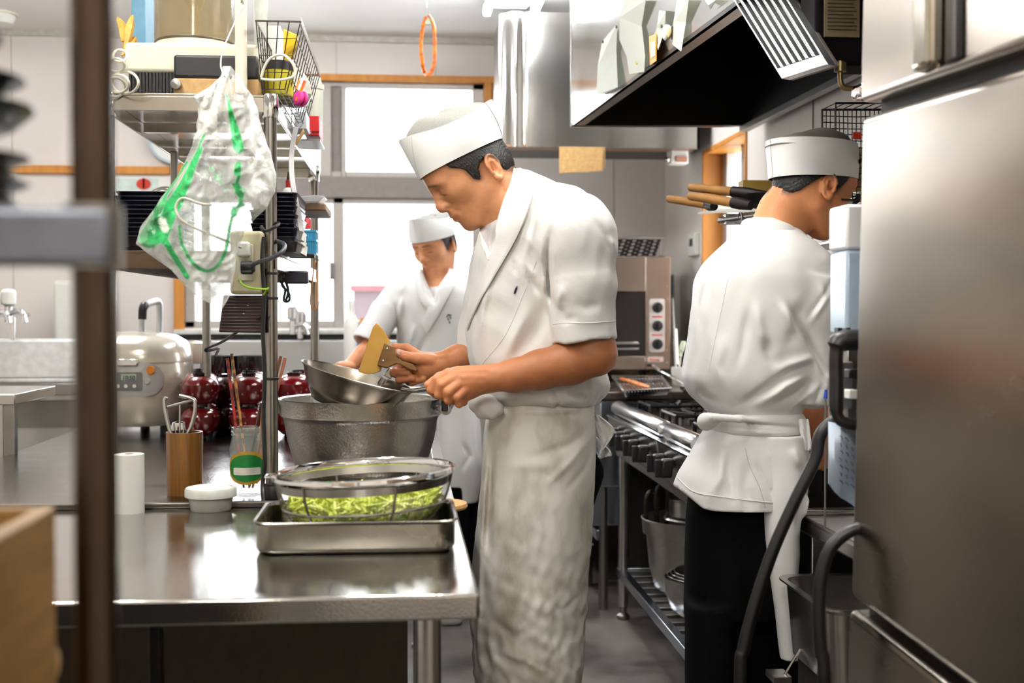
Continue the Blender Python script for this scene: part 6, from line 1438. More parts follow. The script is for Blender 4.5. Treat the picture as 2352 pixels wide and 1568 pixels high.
def hair_mesh(H, poly, h=.0024, infl=.006):
    lo = H.O-.14; hi = H.O+.14; F_ = Field(lo, hi, h)
    F_.ell(H.T(-.006,0,.030), (np.array([.094,.074,.092])+infl)*H.sc, H.R, 0); F_.ell(H.T(-.030,0,-.020), (np.array([.066,.066,.062])+infl*.5)*H.sc, H.R, .02)
    F_.ell(H.T(.036,0,.035), (np.array([.056,.061,.060])+infl*.6)*H.sc, H.R, .02)
    X = F_.ax[0][:,None,None]-H.O[0]; Y = F_.ax[1][None,:,None]-H.O[1]; Z = F_.ax[2][None,None,:]-H.O[2]
    lx = (X*H.R[0,0]+Y*H.R[0,1]+Z*H.R[0,2])/H.sc; lz = (X*H.R[2,0]+Y*H.R[2,1]+Z*H.R[2,2])/H.sc; ly = (X*H.R[1,0]+Y*H.R[1,1]+Z*H.R[1,2])/H.sc
    F_.d = np.maximum(F_.d, poly_sdf(lx, lz, poly).astype(np.float32)-.001)
    F_.d = F_.d+(.0016*np.sin(lx*900+lz*300+ly*500)*np.sin(lz*500-lx*200)).astype(np.float32)
    return F_.mesh(smooth=0)
def hat(H, t, bf, bb, tf, tb, wy=.081, wt=.074, sag=.012, bulge=.030, net=None, pinch=1.35, bpow=2.2, flap=True, crown_f=0.0, bump_y=0.0):
    """bf/bb: bottom front/back (x,z); tf/tb: top front/back (x,z), head frame"""
    n, m = 96, 12; g = []
    for i in range(m+1):
        v = i/m; row = []
        for k in range(n):
            a = 2*PI*k/n; c, s_ = math.cos(a), math.sin(a)
            def ring(f, b, w, p):
                xc, ax_ = (f[0]+b[0])/2, (f[0]-b[0])/2; zc, az = (f[1]+b[1])/2, (f[1]-b[1])/2
                d = (abs(c)**p+abs(s_)**p)**(-1/p); return np.array([xc+ax_*c*d, w*s_*d, zc+az*c*d])
            lo_, hi_ = ring(bf, bb, wy, bpow), ring(tf, tb, wt, bpow+(pinch-bpow)*1.0)
            q = lo_*(1-v)+hi_*v; q[2] -= sag*s_*s_*v; q[1] += math.copysign(.006*math.sin(PI*v), s_)*abs(s_)
            row.append(c2w(H.T(*q)))
        g.append(row)
    obj('hat_band', MB().sheet(np.array(g), .0022, closev=True), HATM, t)
    top = np.array([H.local(((np.array(p)-CAM) @ RM.T)[None])[0] for p in g[-1]]); cen = top.mean(0); gg = []
    for i in range(13):
        s_ = 1-i/12; row = []
        for k in range(n):
            e = cen+(top[k]-cen)*(s_*.985); e[2] += -.014*(s_**6)-.002+bulge*(1-s_**2.2)+crown_f*(e[0]-cen[0])*(1-s_)+.004*math.sin(e[0]*90+e[1]*40)*(1-s_)
            row.append(c2w(H.T(*e)))
        gg.append(row)
    obj('hat_crown', MB().grid(gg, closev=True), net or NETM, t)
    # overlap seams at the front and back
    if flap:
        for f_, sgn in ((1,1),(-1,-1)):
            rows = []
            for i in range(7):
                v = .02+.96*i/6; row = []
                for j in range(5):
                    w_ = (.10+.42*v)*(j/4); kk = (0 if sgn > 0 else n/2)+w_*n/(2*PI)*(1 if sgn > 0 else -1)
                    k0 = int(math.floor(kk)) % n; fr = kk-math.floor(kk); i0 = v*m; ii = int(min(m-1, i0)); fi = i0-ii
                    A_ = lambda a, b: np.array(g[a][b % n]); q = (A_(ii,k0)*(1-fr)+A_(ii,k0+1)*fr)*(1-fi)+(A_(ii+1,k0)*(1-fr)+A_(ii+1,k0+1)*fr)*fi
                    cw = c2w(H.T(cen[0], 0, q[2]*0)); c0 = c2w(H.T((bf[0]+bb[0])/2, 0, 0)); o_ = q-c0; axu_ = H.R[2] @ RM; o_ = o_-axu_*(o_@axu_); o_ /= np.linalg.norm(o_); row.append(tuple(q+o_*.0028))
                rows.append(row)
            obj('hat_flap', MB().sheet(np.array(rows), .0012), HATM, t)
def folds(F_, D, items, gain=1.0):
    """items: (polyline px, width px, height m) pushes the surface in or out along the line"""
    X = F_.ax[0][:,None]; Z = F_.ax[2][None,:]; px, py = np.broadcast_arrays(CX+X/D*F, CY-Z/D*F); tot = np.zeros(px.shape)
    for pts, w, h in items:
        d = np.full(px.shape, 1e9); sp = np.zeros(px.shape); acc = 0.0; seglen = [math.hypot(b[0]-a[0], b[1]-a[1]) for a, b in zip(pts[:-1], pts[1:])]; Lt = sum(seglen)
        for (ax_, az), (bx_, bz), sl in zip(pts[:-1], pts[1:], seglen):
            ex, ez = bx_-ax_, bz-az; t = np.clip(((px-ax_)*ex+(py-az)*ez)/(ex*ex+ez*ez), 0, 1); dd = np.sqrt((px-ax_-t*ex)**2+(py-az-t*ez)**2)
            m = dd < d; d = np.where(m, dd, d); sp = np.where(m, acc+t*sl, sp); acc += sl
        tp = np.clip(np.minimum(sp, Lt-sp)/(.38*Lt), 0, 1); tp = tp*tp*(3-2*tp)*.9+.1*tp
        tot += h*tp*np.exp(-(d/w)**2)
    F_.d = F_.d-(gain*tot[:,None,:]).astype(np.float32)
def loftpx(F_, D, rows, k=.02, mode='+', p=2.3, b0=0.0):
    tab = []
    for r in rows:
        py, xl_, xr_, bh = r[:4]; b = r[4] if len(r) > 4 else b0
        D_ = D+b; tab.append((C(0,py,D_)[2], (C(xl_,py,D_)[0]+C(xr_,py,D_)[0])/2, D_, (C(xr_,py,D_)[0]-C(xl_,py,D_)[0])/2, bh))
    # resample smoothly
    tab.sort(); T = np.array(tab); zz = np.linspace(T[0,0], T[-1,0], 60); out = []
    for z in zz:
        v = [np.interp(z, T[:,0], T[:,i]) for i in range(1,5)]; out.append([z]+v)
    out = np.array(out)
    for i in range(1,5):
        c = out[:,i].copy()
        for _ in range(3): c[1:-1] = .25*c[:-2]+.5*c[1:-1]+.25*c[2:]
        out[:,i] = c
    return F_.loft([tuple(r) for r in out], k, mode, p)
def capcone(F_, a, ra, b, rb, k=.01, mode='+', c0=True):
    a, b = np.array(a, float), np.array(b, float); ab = b-a; L = np.linalg.norm(ab); u = ab/L
    lo = np.minimum(a, b)-max(ra,rb); hi = np.maximum(a, b)+max(ra,rb)
    def fn(X, Y, Z):
        t = (X-a[0])*u[0]+(Y-a[1])*u[1]+(Z-a[2])*u[2]; r = np.sqrt(np.maximum(0, (X-a[0])**2+(Y-a[1])**2+(Z-a[2])**2-t*t))
        q = r-(ra+(rb-ra)*np.clip(t/L, 0, 1)); return np.maximum(q, np.maximum(-t-(ra if c0 else 0), t-L))
    return F_.apply(fn, lo, hi, k, mode)
from mathutils.bvhtree import BVHTree
def bvh(ms):
    V = np.concatenate([m[0] for m in ms]); o = 0; P_ = []
    for v, f in ms: P_ += (f+o).tolist(); o += len(v)
    return BVHTree.FromPolygons(V.tolist(), P_)
def hit(bv, px, py, off=.004, fb=2.8):
    d = Vector(ray(px, py)); d.normalize(); r = bv.ray_cast(Vector(CAM), d)
    if r[0] is None: return np.array(W(px, py, fb))
    return np.array(r[0])-np.array(d)*off
def drape(bv, left, right, n=30, m=8, off=.004, th=.003, fb=2.8, sm=2, wob=0.0):
    """a strip of cloth between two px polylines, laid on a surface"""
    def res(p, n):
        p = np.array(smooth_path([np.array([*q,0.0]) for q in p], 8))[:, :2]; s_ = np.r_[0, np.cumsum(np.linalg.norm(np.diff(p, axis=0), axis=1))]; t = np.linspace(0, s_[-1], n); return np.stack([np.interp(t, s_, p[:,0]), np.interp(t, s_, p[:,1])], 1)
    A_, B_ = res(left, n), res(right, n); g = np.zeros((n, m, 3))
    for i in range(n):
        for j in range(m):
            q = A_[i]+(B_[i]-A_[i])*j/(m-1); g[i,j] = hit(bv, q[0], q[1], off, fb)
    depth = (g-CAM) @ FW
    for _ in range(sm):
        d2 = depth.copy(); d2[1:-1] = (depth[:-2]+depth[1:-1]+depth[2:])/3; depth = d2; d2 = depth.copy(); d2[:,1:-1] = (depth[:,:-2]+depth[:,1:-1]+depth[:,2:])/3; depth = d2
    for i in range(n):
        for j in range(m):
            q = A_[i]+(B_[i]-A_[i])*j/(m-1); e = min(j, m-1-j); g[i,j] = W(q[0], q[1], depth[i,j]-.002*min(1, e))
    return MB().sheet(g, th)
def stitch(bv, pts, r=.0012, off=.001, fb=2.8):
    p = smooth_path([np.array([*q,0.0]) for q in pts], 8); return MB().tube([hit(bv, q[0], q[1], off, fb) for q in p], r, 6)
def person(label, base): return thing('person', label, 'person', base)
def tints(ms_v, col): return np.tile(np.array(col, float), (len(ms_v), 1))
def w2f(V): return (np.asarray(V)-CAM) @ RM.T
# ------------------------------------------------------------ the bending cook in the middle
DA = 2.8
def a(px, py, b=0.0): return C(px, py, DA+b)
HA = Head(a(1080,396,0.0), head_frame(40, (-.985,-.17)), ear=(-.032,-.026), slant=.011)
F1 = Field(HA.O-[.16,.14,.16], HA.O+[.20,.14,.15], .0021); F1.lo = F1.lo
F1 = Field(a(940,640,-.14), a(1270,270,.14), .0022)
HA.build(F1)
F1.chain([(HA.T(-.035,0,-.03), .058), (a(1165,462,.0), .056), (a(1200,535,.0), .055)], .02)
F1.cone(a(1128,505,0), .020, a(1150,545,0), .03, .02); F1.ell(a(1185,590,0), (.06,.09,.06), None, .03)
mh = F1.mesh()
# forearms and hands
DN = -.19
def an(px, py, b=0.0): return C(px, py, DA+DN+b)
F2 = Field(an(950,960,-.09), an(1440,560,.10), .0021)
F2.chain([(an(1335,560,.0), .052), (an(1352,700,.0), .050), (an(1368,812,.0), .044)], .02)
F2.chain([(an(1368,815,0), .044), (an(1310,832,-.005), .046), (an(1240,849,-.0), .041), (an(1180,862,0), .034), (an(1125,869,0), .0275)], .014)
F2.chain([(an(1125,869,0), .0275), (an(1090,874,-.0), .0300), (an(1050,872,.002), .0285)], .014)
F2.ell(an(1062,884,-.006), (.038,.022,.036), None, .012)
for pts in ([((1030,858,-.008),.0125),((1004,872,-.016),.0108),((990,896,-.012),.0095),((1000,905,.004),.0085)],
            [((1040,870,-.018),.0125),((1014,884,-.028),.0110),((1008,906,-.022),.0100),((1022,912,-.004),.0090)],
            [((1054,882,-.022),.0120),((1030,900,-.032),.0106),((1030,918,-.024),.0096),((1044,920,-.006),.0088)],
            [((1072,892,-.020),.0110),((1050,912,-.028),.0094),((1054,927,-.020),.0086),((1066,924,-.006),.0078)],
            [((1096,858,.014),.0150),((1052,855,.020),.0130),((1010,866,.022),.0112),((984,884,.014),.0098)]):
    F2.chain([(an(*p), r) for p, r in pts], .0035)
for p, q in (((1118,850,-.022),(1060,852,-.022)),((1112,866,-.027),(1062,866,-.028)),((1110,880,-.026),(1068,880,-.028))): F2.cone(an(*p), .0022, an(*q), .0018, .006)
mn_ = F2.mesh()
DFr = .09
def af(px, py, b=0.0): return C(px, py, DA+DFr+b)
F3 = Field(af(880,930,-.09), af(1260,680,.10), .0021)
F3.chain([(af(1215,735,.03), .048), (af(1170,800,.03), .043), (af(1100,808,.01), .038), (af(1050,824,.0), .031), (af(1004,838,0), .0265), (af(975,838,0), .0285), (af(948,834,.004), .0255)], .014)
F3.ell(af(978,850,-.006), (.030,.020,.024), None, .012)
for pts in ([((990,828,-.018),.0165),((960,824,-.030),.0135),((934,819,-.036),.0118),((914,810,-.036),.0096)],
            [((962,818,.006),.0130),((934,799,.010),.0108),((906,797,.014),.0090),((888,803,.016),.0080)],
            [((948,842,.014),.0130),((912,846,.020),.0112),((905,856,-.002),.0104),((936,855,-.022),.0100)],
            [((955,852,.014),.0125),((920,866,.014),.0110),((918,872,-.006),.0102),((948,868,-.022),.0092)],
            [((966,862,.012),.0115),((940,876,.008),.0095),((946,878,-.010),.0088),((972,870,-.020),.0080)]):
    F3.chain([(af(*p), r) for p, r in pts], .0035)
F3.cone(af(1040,815,-.026), .0025, af(985,822,-.022), .002, .006)
mf = F3.mesh()
F4 = Field(a(1040,1990,-.28), a(1440,430,.30), .010)
loftpx(F4, DA, [(450,1175,1250,.04),(500,1150,1310,.11),(560,1140,1320,.13),(700,1130,1310,.12),(850,1140,1310,.11),(950,1160,1320,.10),(1080,1160,1320,.10)], .03)
for b in (-.07, .07): F4.chain([(a(1240,1050,b), .055), (a(1225,1450,b), .045), (a(1235,1820,b), .040)], .02); F4.chain([(a(1235,1850,b), .040), (a(1120,1880,b), .035)], .02)
F4.chain([(a(1275,520,-.09), .05), (an(1335,600,0.02), .045)], .02); F4.chain([(a(1200,520,.09), .05), (af(1215,735,.03), .045)], .02)
mb4 = F4.mesh()
for b_, nm in ((1,1),): pass
body = join([mh, mn_, mf, mb4])
t_h = head_tint(HA, w2f(mh[0]), (1.0,.90,.83), HPA); 
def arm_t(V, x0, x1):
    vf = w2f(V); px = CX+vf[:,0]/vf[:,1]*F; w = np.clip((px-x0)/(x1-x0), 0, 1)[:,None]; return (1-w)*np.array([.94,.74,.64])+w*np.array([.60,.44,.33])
PA = person('cook in white cap and stained apron scraping a pan with the yellow paddle', tuple(c2w(a(1235,1910,0))*[1,1,0]))
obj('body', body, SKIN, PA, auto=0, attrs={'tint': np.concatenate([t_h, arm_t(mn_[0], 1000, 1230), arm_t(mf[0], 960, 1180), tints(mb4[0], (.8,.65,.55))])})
for q in (((-.10),),((.10),)):
    pass
nl = MB(); c_ = c2w(af(917,808,-.0465)); nl.lathe([(0,.0012),(.005,.0008),(.0065,0),(.0060,-.002)], c_, 16, -FW+.25*RT, sx=1.0, sy=.8)
obj('thumb_nail', nl, mat('nail', (236,200,184), .3, var=0), PA)
obj('hair', hair_mesh(HA, HPA), HAIRM, PA, auto=0)
hat(HA, PA, (.100,.060), (-.106,.012), (.080,.158), (-.146,.098), wy=.083, wt=.074, sag=.020, bulge=.034, pinch=1.45, crown_f=.12)
# jacket
J = Field(a(1030,965,-.30), a(1440,375,.30), .0038)
loftpx(J, DA, [(398,1185,1222,.05),(425,1160,1288,.11),(460,1128,1338,.155),(520,1102,1372,.18),(600,1088,1378,.185),(680,1078,1372,.18),(760,1068,1374,.175),(830,1076,1386,.175),(875,1098,1398,.175),(905,1112,1394,.17),(930,1124,1368,.15)], .02)
J.chain([(a(1290,500,-.12), .075), (an(1322,545,.005), .084), (an(1332,650,.0), .080)], .03)
capcone(J, an(1330,640,0), .076, an(1343,783,0), .0665, .012, c0=False)
capcone(J, an(1338,738,0), .0700, an(1343,783,0), .0695, .002, c0=False)
J.chain([(a(1200,500,.12), .075), (af(1165,600,.05), .080)], .03); capcone(J, af(1165,600,.05), .080, af(1090,815,.03), .056, .02, c0=False)
J.cone(an(1385,605,.02), .020, an(1400,612,.02), .008, .02)
capcone(J, an(1340,735,0), .056, an(1345,800,0), .058, .004, '-', c0=False); capcone(J, af(1105,775,.03), .044, af(1075,840,.03), .048, .004, '-', c0=False)
J.cone(a(1110,395,0), .062, a(1155,500,0), .060, .006, '-'); J.cone(a(1152,500,-.0), .052, a(1112,610,.0), .022, .006, '-')
J.disp(lambda X, Y, Z: .0045*vnoise(X, Y, Z*.4, 26, 3)+.0026*vnoise(X, Y, Z*.6, 62, 5)+.0009*vnoise(X, Y, Z, 130, 6))
folds(J, DA, [([(1262,520),(1250,600),(1256,680),(1276,750)],7,-.014),([(1232,440),(1222,510),(1212,590)],6,-.007),([(1222,440),(1206,520),(1190,600)],8,.006),
 ([(1246,470),(1215,560),(1203,620)],6,.006),([(1203,615),(1216,655),(1240,690)],5,-.006),([(1210,620),(1225,650)],4,.004),([(1178,600),(1186,650)],4,-.004),
 ([(1268,700),(1290,740),(1316,728)],7,-.006),([(1274,742),(1270,700),(1288,660)],9,.005),([(1300,700),(1330,715),(1370,700)],10,-.004),([(1380,560),(1400,610)],8,.006),([(1340,520),(1370,560),(1396,620)],7,-.005),
 ([(1250,680),(1235,750),(1180,830)],16,-.008),([(1215,700),(1170,800),(1140,845)],12,.006),([(1130,640),(1112,720),(1100,790)],7,.006),([(1108,700),(1092,780)],5,-.005),
 ([(1262,880),(1280,915),(1268,935)],5,-.007),([(1250,905),(1272,932)],4,.005),([(1300,860),(1262,878)],6,-.006),([(1330,870),(1310,900),(1350,915)],9,-.006),([(1360,850),(1345,890)],10,.005),([(1130,915),(1200,900),(1250,905)],8,.006),([(1140,930),(1240,925),(1360,925)],5,-.005)], 1.15)
def cutmask(F_, D, poly, ymax):
    X = F_.ax[0][:,None]; Z = F_.ax[2][None,:]; px, py = np.broadcast_arrays(CX+X/D*F, CY-Z/D*F)
    m = -poly_sdf(px, py, poly)/F*D; Y = F_.ax[1][None,:,None]
    F_.d = np.maximum(F_.d, np.minimum(m[:,None,:], ymax-Y).astype(np.float32))
cutmask(J, DA, [(1070,370),(1184,370),(1172,430),(1155,478),(1144,515),(1136,560),(1130,592),(1114,560),(1100,526),(1070,520)], DA+.045)
mj = J.mesh(smooth=2)
jo = obj('jacket', mj, CLOTH, PA, auto=0)
bvA = bvh([mj, mh])
obj('collar', drape(bvA, [(1182,386),(1172,430),(1150,500),(1136,560),(1108,650),(1086,705),(1072,752)], [(1196,388),(1226,420),(1214,480),(1184,550),(1138,630),(1098,700),(1074,754)], 48, 10, .007, .005, 2.72, 3), CLOTH, jo)
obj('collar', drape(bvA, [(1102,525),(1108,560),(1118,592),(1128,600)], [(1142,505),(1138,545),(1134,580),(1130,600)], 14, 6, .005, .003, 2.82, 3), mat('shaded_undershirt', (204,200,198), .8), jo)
obj('seam', stitch(bvA, [(1232,600),(1200,680),(1160,770),(1112,830),(1100,850)], .0008, .0002), CLOTH, jo)
obj('cuff_hem', stitch(bvA, [(1270,744),(1300,741),(1345,742),(1395,739),(1412,737)], .0011, .0004), CLOTH, jo)
for (u0, v0, u1, v1) in ((1186,660,1182,670),(1184,664,1181,674)):
    obj('embroidered_mark', stitch(bvA, [(u0,v0),((u0+u1)/2+1,(v0+v1)/2),(u1,v1)], .0022, .001), mat('dark_thread', (40,28,50), .7), jo)
obj('embroidered_mark', stitch(bvA, [(1187,657),(1188,659)], .0016, .001), MATS['dark_thread'], jo)
# apron and its ties
A_ = Field(a(1060,1720,-.24), a(1420,895,.24), .0050)
loftpx(A_, DA, [(905,1126,1364,.140),(940,1120,1362,.150),(960,1116,1364,.155),(1010,1110,1368,.160),(1060,1108,1369,.165),(1130,1104,1366,.17),(1200,1094,1364,.17),(1300,1086,1356,.17),(1400,1080,1346,.17),(1500,1088,1340,.17),(1568,1094,1334,.17),(1700,1100,1322,.17)], .01, p=2.15)
A_.disp(lambda X, Y, Z: .0045*vnoise(X, Y, Z*.35, 22, 11)+.0036*vnoise(X*1.2, Y, Z, 60, 12)*np.clip((-Z-.22)*3, .15, 1.2)+.0024*vnoise(X, Y, Z, 130, 13)*np.clip((-Z-.36)*4, 0, 1.5))
folds(A_, DA, [([(1122,960),(1116,1100),(1106,1250),(1096,1568)],6,.010),([(1134,980),(1128,1100),(1120,1300)],7,-.010),([(1366,965),(1300,1010),(1200,1040)],9,-.006),([(1366,975),(1310,1040),(1230,1110)],8,.006),([(1366,990),(1340,1060),(1280,1120)],7,-.005),
 ([(1130,930),(1240,928),(1362,928)],4,-.005),([(1130,945),(1240,948),(1362,942)],5,-.005),([(1130,938),(1240,938),(1362,935)],3,.003),([(1150,1060),(1220,1050),(1300,1060)],12,.005),([(1210,1130),(1240,1200),(1220,1260)],8,.004),([(1180,1200),(1200,1240)],8,-.004),
 ([(1250,1330),(1280,1370),(1340,1340)],6,-.004),([(1120,1380),(1180,1420),(1230,1400)],7,-.005),([(1120,1450),(1200,1470),(1260,1510)],6,.005),([(1140,1500),(1190,1540),(1260,1540)],6,-.005),([(1290,1480),(1310,1520),(1330,1560)],6,.004)], .85)
ma = A_.mesh(smooth=1)
ap = obj('apron', ma, CLOTHA, PA, auto=0)
TB = Field(a(1060,975,-.26), a(1430,890,.26), .0036)
TB.chain([(a(1098,925,-.10),.020),(a(1120,930,-.13),.022),(a(1142,938,-.145),.016)], .010); TB.chain([(a(1088,932,-.10),.010),(a(1108,948,-.12),.014),(a(1130,950,-.14),.012)], .008)
TB.disp(lambda X, Y, Z: .002*vnoise(X, Y, Z, 90, 4)); obj('apron_knot', TB.mesh(), CLOTH, ap, auto=0)
def flapsheet(nm, L, R_, D0_, par, material, n=14, m=8, amp=.008, th=.003):
    L, R_ = np.array(smooth_path([np.array([*q,0.0]) for q in L], 6)), np.array(smooth_path([np.array([*q,0.0]) for q in R_], 6)); g = []
    for i in range(n):
        t = i/(n-1); l = L[int(t*(len(L)-1))]; r = R_[int(t*(len(R_)-1))]
        g.append([W(*(l+(r-l)*j/(m-1))[:2], D0_+amp*math.sin(j*1.3+i*.35)) for j in range(m)])
    return obj(nm, MB().sheet(np.array(g), th), material, par)
flapsheet('apron_tie', [(1362,945),(1372,985),(1382,1022),(1374,1050)], [(1372,952),(1398,972),(1411,992),(1385,1030)], DA-.02, ap, CLOTH)
flapsheet('apron_tie', [(1366,1000),(1376,1030),(1376,1053)], [(1384,1018),(1402,1036),(1404,1046)], DA+.02, ap, CLOTH)
TRO = Field(a(1200,1850,-.22), a(1420,960,.24), .010)
for b in (-.06, .06): TRO.chain([(a(1270,1010,b), .06), (a(1255,1400,b), .055), (a(1250,1790,b), .055)], .02)
TRO.chain([(a(1320,1040,.02),.045),(a(1331,1085,.03),.052),(a(1320,1180,.03),.04)], .02)
obj('trousers', TRO.mesh(), BLKC, PA, auto=0)
sh_ = MB()
for b in (-.10, .10):
    q = c2w(a(1180,1890,b)); one_ = obj('shoe', MB().box(q[0]-.13, q[0]+.13, q[1]-.045, q[1]+.045, 0, .08), BLACKP, PA, bevel=.03, segs=3)
# paddle in the hand
PD = thing('rice_paddle', 'yellow-bladed scraper with a riveted wooden handle held over the pan', 'paddle', tuple(c2w(a(880,859,.03))))
bl = [(863.5,742.6),(870,745.5),(883,761),(896.5,784.7),(890,800),(882,825),(876,848),(875,852),(862,857),(848,859),(836,858),(823,853.5),(824,849),(836,812),(848,775),(856.5,751)]
obj('blade', MB().prism([W(x,y,DA+.064) for x,y in bl], FW*.004), mat('yellow_blade', (238,190,98), .45, col2=(222,168,72), scale=14, contrast=(.3,.7)), PD, bevel=.0012)
hd_ = [(883,786),(904,796),(908,806),(912.6,820),(918,825),(949,836.6),(960,848),(955,853.5),(940,849),(928,843),(918,837),(910,836),(898.6,841),(889,846.5),(865.6,839.4)]
hn = obj('handle', MB().prism([W(x,y,DA+.046) for x,y in hd_], FW*.016), mat('worn_wood_handle', (150,110,58), .5, col2=(104,72,36), scale=16, stretch=(1,1,3), contrast=(.3,.7)), PD, bevel=.003)
for x, y in ((889,800),(880,827.5)): obj('rivet', MB().lathe([(.0028,0),(.002,.0016),(0,.002)], W(x,y,DA+.046), 12, -FW), CHROME, hn)
# ------------------------------------------------------------ the cook turned to the wall
DC = 2.95
def c(px, py, b=0.0): return C(px, py, DC+b)
HC = Head(c(1868,428,0), head_frame(24, (.94,.34)), ear=(-.002,-.012))
G1 = Field(c(1690,600,-.15), c(1985,290,.18), .0024)
HC.build(G1); G1.chain([(HC.T(-.03,0,-.03), .060), (c(1800,490,.0), .058), (c(1775,560,.0), .075)], .025)
mc1 = G1.mesh()
G2 = Field(c(1560,1880,-.26), c(1960,520,.26), .010)
loftpx(G2, DC, [(530,1730,1810,.05),(580,1690,1830,.09),(700,1670,1820,.10),(900,1670,1800,.09),(1000,1670,1800,.09),(1100,1660,1800,.09)], .03)
for x_, b in ((1640,-.05),(1738,.05)): G2.chain([(c(x_+10,1080,b), .045), (c(x_,1400,b*.8), .036), (c(x_,1810,b), .036)], .02)
G2.chain([(c(1840,640,-.06), .045), (c(1865,880,-.085), .034), (c(1872,930,-.05),.032)], .02)
mc2 = G2.mesh()
G3 = Field(c(1820,1120,-.16), c(1960,900,.12), .0026)
G3.chain([(c(1865,925,-.08), .038), (c(1874,985,-.03), .030), (c(1880,1015,.0), .028)], .012)
for pts in ([((1872,1010,-.015),.014),((1862,1030,-.012),.0115),((1868,1052,.0),.0095)],[((1882,1015,-.02),.013),((1880,1045,-.018),.011),((1880,1070,-.01),.0095)],[((1892,1012,-.012),.013),((1893,1045,-.01),.011),((1890,1072,.0),.0095)],[((1898,1008,.0),.012),((1902,1040,.0),.010),((1898,1065,.01),.009)],[((1868,1000,.01),.013),((1856,1012,.02),.010),((1858,1030,.03),.009)]):
    G3.chain([(c(*p), r) for p, r in pts], .004)
mc3 = G3.mesh()
PC = person('cook in white jacket and black trousers turned towards the wall beside the fridge', tuple(c2w(c(1690,1850,0))*[1,1,0]))
obj('body', join([mc1, mc2, mc3]), SKIN, PC, auto=0, attrs={'tint': np.concatenate([head_tint(HC, w2f(mc1[0]), (.90,.72,.56), HPC), tints(mc2[0], (.8,.65,.55)), tints(mc3[0], (.8,.56,.46))])})
obj('hair', hair_mesh(HC, HPC, infl=.004), HAIRM, PC, auto=0)
hat(HC, PC, (.094,.060), (-.108,-.030), (.062,.138), (-.152,.050), wy=.082, wt=.084, sag=.0, bulge=.040, net=NETD, pinch=2.0, crown_f=.25)
K1 = Field(c(1535,1190,-.27), c(1945,495,.27), .0040)
loftpx(K1, DC, [(512,1722,1815,.060),(535,1695,1842,.085),(560,1664,1862,.120),(600,1620,1886,.155),(640,1596,1900,.17),(700,1590,1900,.175),(760,1584,1892,.175),(820,1574,1882,.175),(870,1566,1872,.175),(905,1580,1862,.17),(930,1610,1850,.155),(950,1628,1840,.145)], .02)
K1.chain([(c(1850,630,-.06), .075), (c(1876,720,-.09), .066)], .03); capcone(K1, c(1874,700,-.09), .066, c(1862,930,-.09), .050, .012); K1.chain([(c(1866,900,-.10), .044), (c(1862,915,-.08), .040)], .01)
loftpx(K1, DC, [(975,1628,1842,.150),(1000,1612,1846,.155),(1040,1588,1850,.165),(1090,1560,1850,.175),(1125,1548,1846,.18),(1180,1546,1840,.18)], .008)
K1.cut(c(1590,1148,0), (-.20,0,-1)) if False else None
Xg = K1.ax[0][:,None]; Zg = K1.ax[2][None,:]; pxg = CX+Xg/DC*F; pyg = CY-Zg/DC*F
hem_ = np.interp(pxg, [1540,1560,1590,1650,1750,1850], [1108,1122,1146,1158,1171,1174]); K1.d = np.maximum(K1.d, (((pyg-hem_)/F*DC)[:,None,:]).astype(np.float32))
K1.cone(c(1805,430,0), .064, c(1790,510,0), .064, .006, '-')
K1.disp(lambda X, Y, Z: .0045*vnoise(X, Y, Z*.4, 24, 21)+.0024*vnoise(X, Y, Z*.6, 60, 22))
folds(K1, DC, [([(1760,684),(1784,720),(1815,770),(1850,830),(1888,910)],7,-.016),([(1752,690),(1775,735),(1800,790)],9,.008),([(1840,640),(1858,690),(1820,750)],7,.006),([(1880,640),(1850,690),(1812,745)],5,-.006),
 ([(1845,828),(1780,850),(1700,905),(1650,938)],10,-.013),([(1850,815),(1790,832),(1740,850)],10,.009),([(1840,848),(1770,880),(1700,930)],8,.009),([(1846,865),(1800,895),(1740,925)],7,-.008),([(1845,880),(1810,912),(1780,935)],6,.006),
 ([(1722,770),(1735,820),(1760,850)],12,-.008),([(1700,690),(1712,760),(1720,810)],10,.007),([(1690,700),(1676,800),(1660,860)],9,-.005),([(1800,690),(1790,760),(1770,800)],14,-.007),
 ([(1590,880),(1605,905),(1640,925)],7,-.009),([(1620,600),(1602,700),(1592,800)],6,-.005),([(1860,870),(1840,915),(1850,935)],6,-.007),([(1872,850),(1862,900)],8,.006),([(1640,760),(1622,840),(1640,900)],10,.005),
 ([(1660,1010),(1650,1060),(1655,1150)],9,-.007),([(1640,1000),(1628,1080),(1600,1140)],9,.007),([(1690,1030),(1680,1100),(1700,1165)],12,-.006),([(1720,1020),(1760,1040),(1790,1110)],10,.007),([(1705,1010),(1712,1060),(1740,1120),(1760,1165)],4,-.006),([(1800,1010),(1830,1060),(1820,1110)],9,-.007)], 1.15)
mk = K1.mesh(smooth=2); kj = obj('jacket', mk, CLOTH, PC, auto=0); bvC = bvh([mk])
CB = Field(c(1680,600,-.12), c(1870,490,.14), .0030)
CB.chain([(c(1795,470,0),.001)], .001)
loftpx(CB, DC, [(498,1712,1800,.075),(520,1700,1828,.085),(548,1694,1842,.095)], .01)
CB.cone(c(1803,440,0), .060, c(1776,552,.0), .060, .004, '-')
Xg = CB.ax[0][:,None]; Zg = CB.ax[2][None,:]; pxg = CX+Xg/DC*F; pyg = CY-Zg/DC*F
CB.d = np.maximum(CB.d, ((np.interp(pxg, [1690,1712,1760,1800,1842], [520,503,507,522,545])-pyg)/F*DC)[:,None,:].astype(np.float32))
CB.disp(lambda X, Y, Z: .0012*vnoise(X, Y, Z, 50, 2)); obj('collar', CB.mesh(), CLOTH, kj, auto=0)
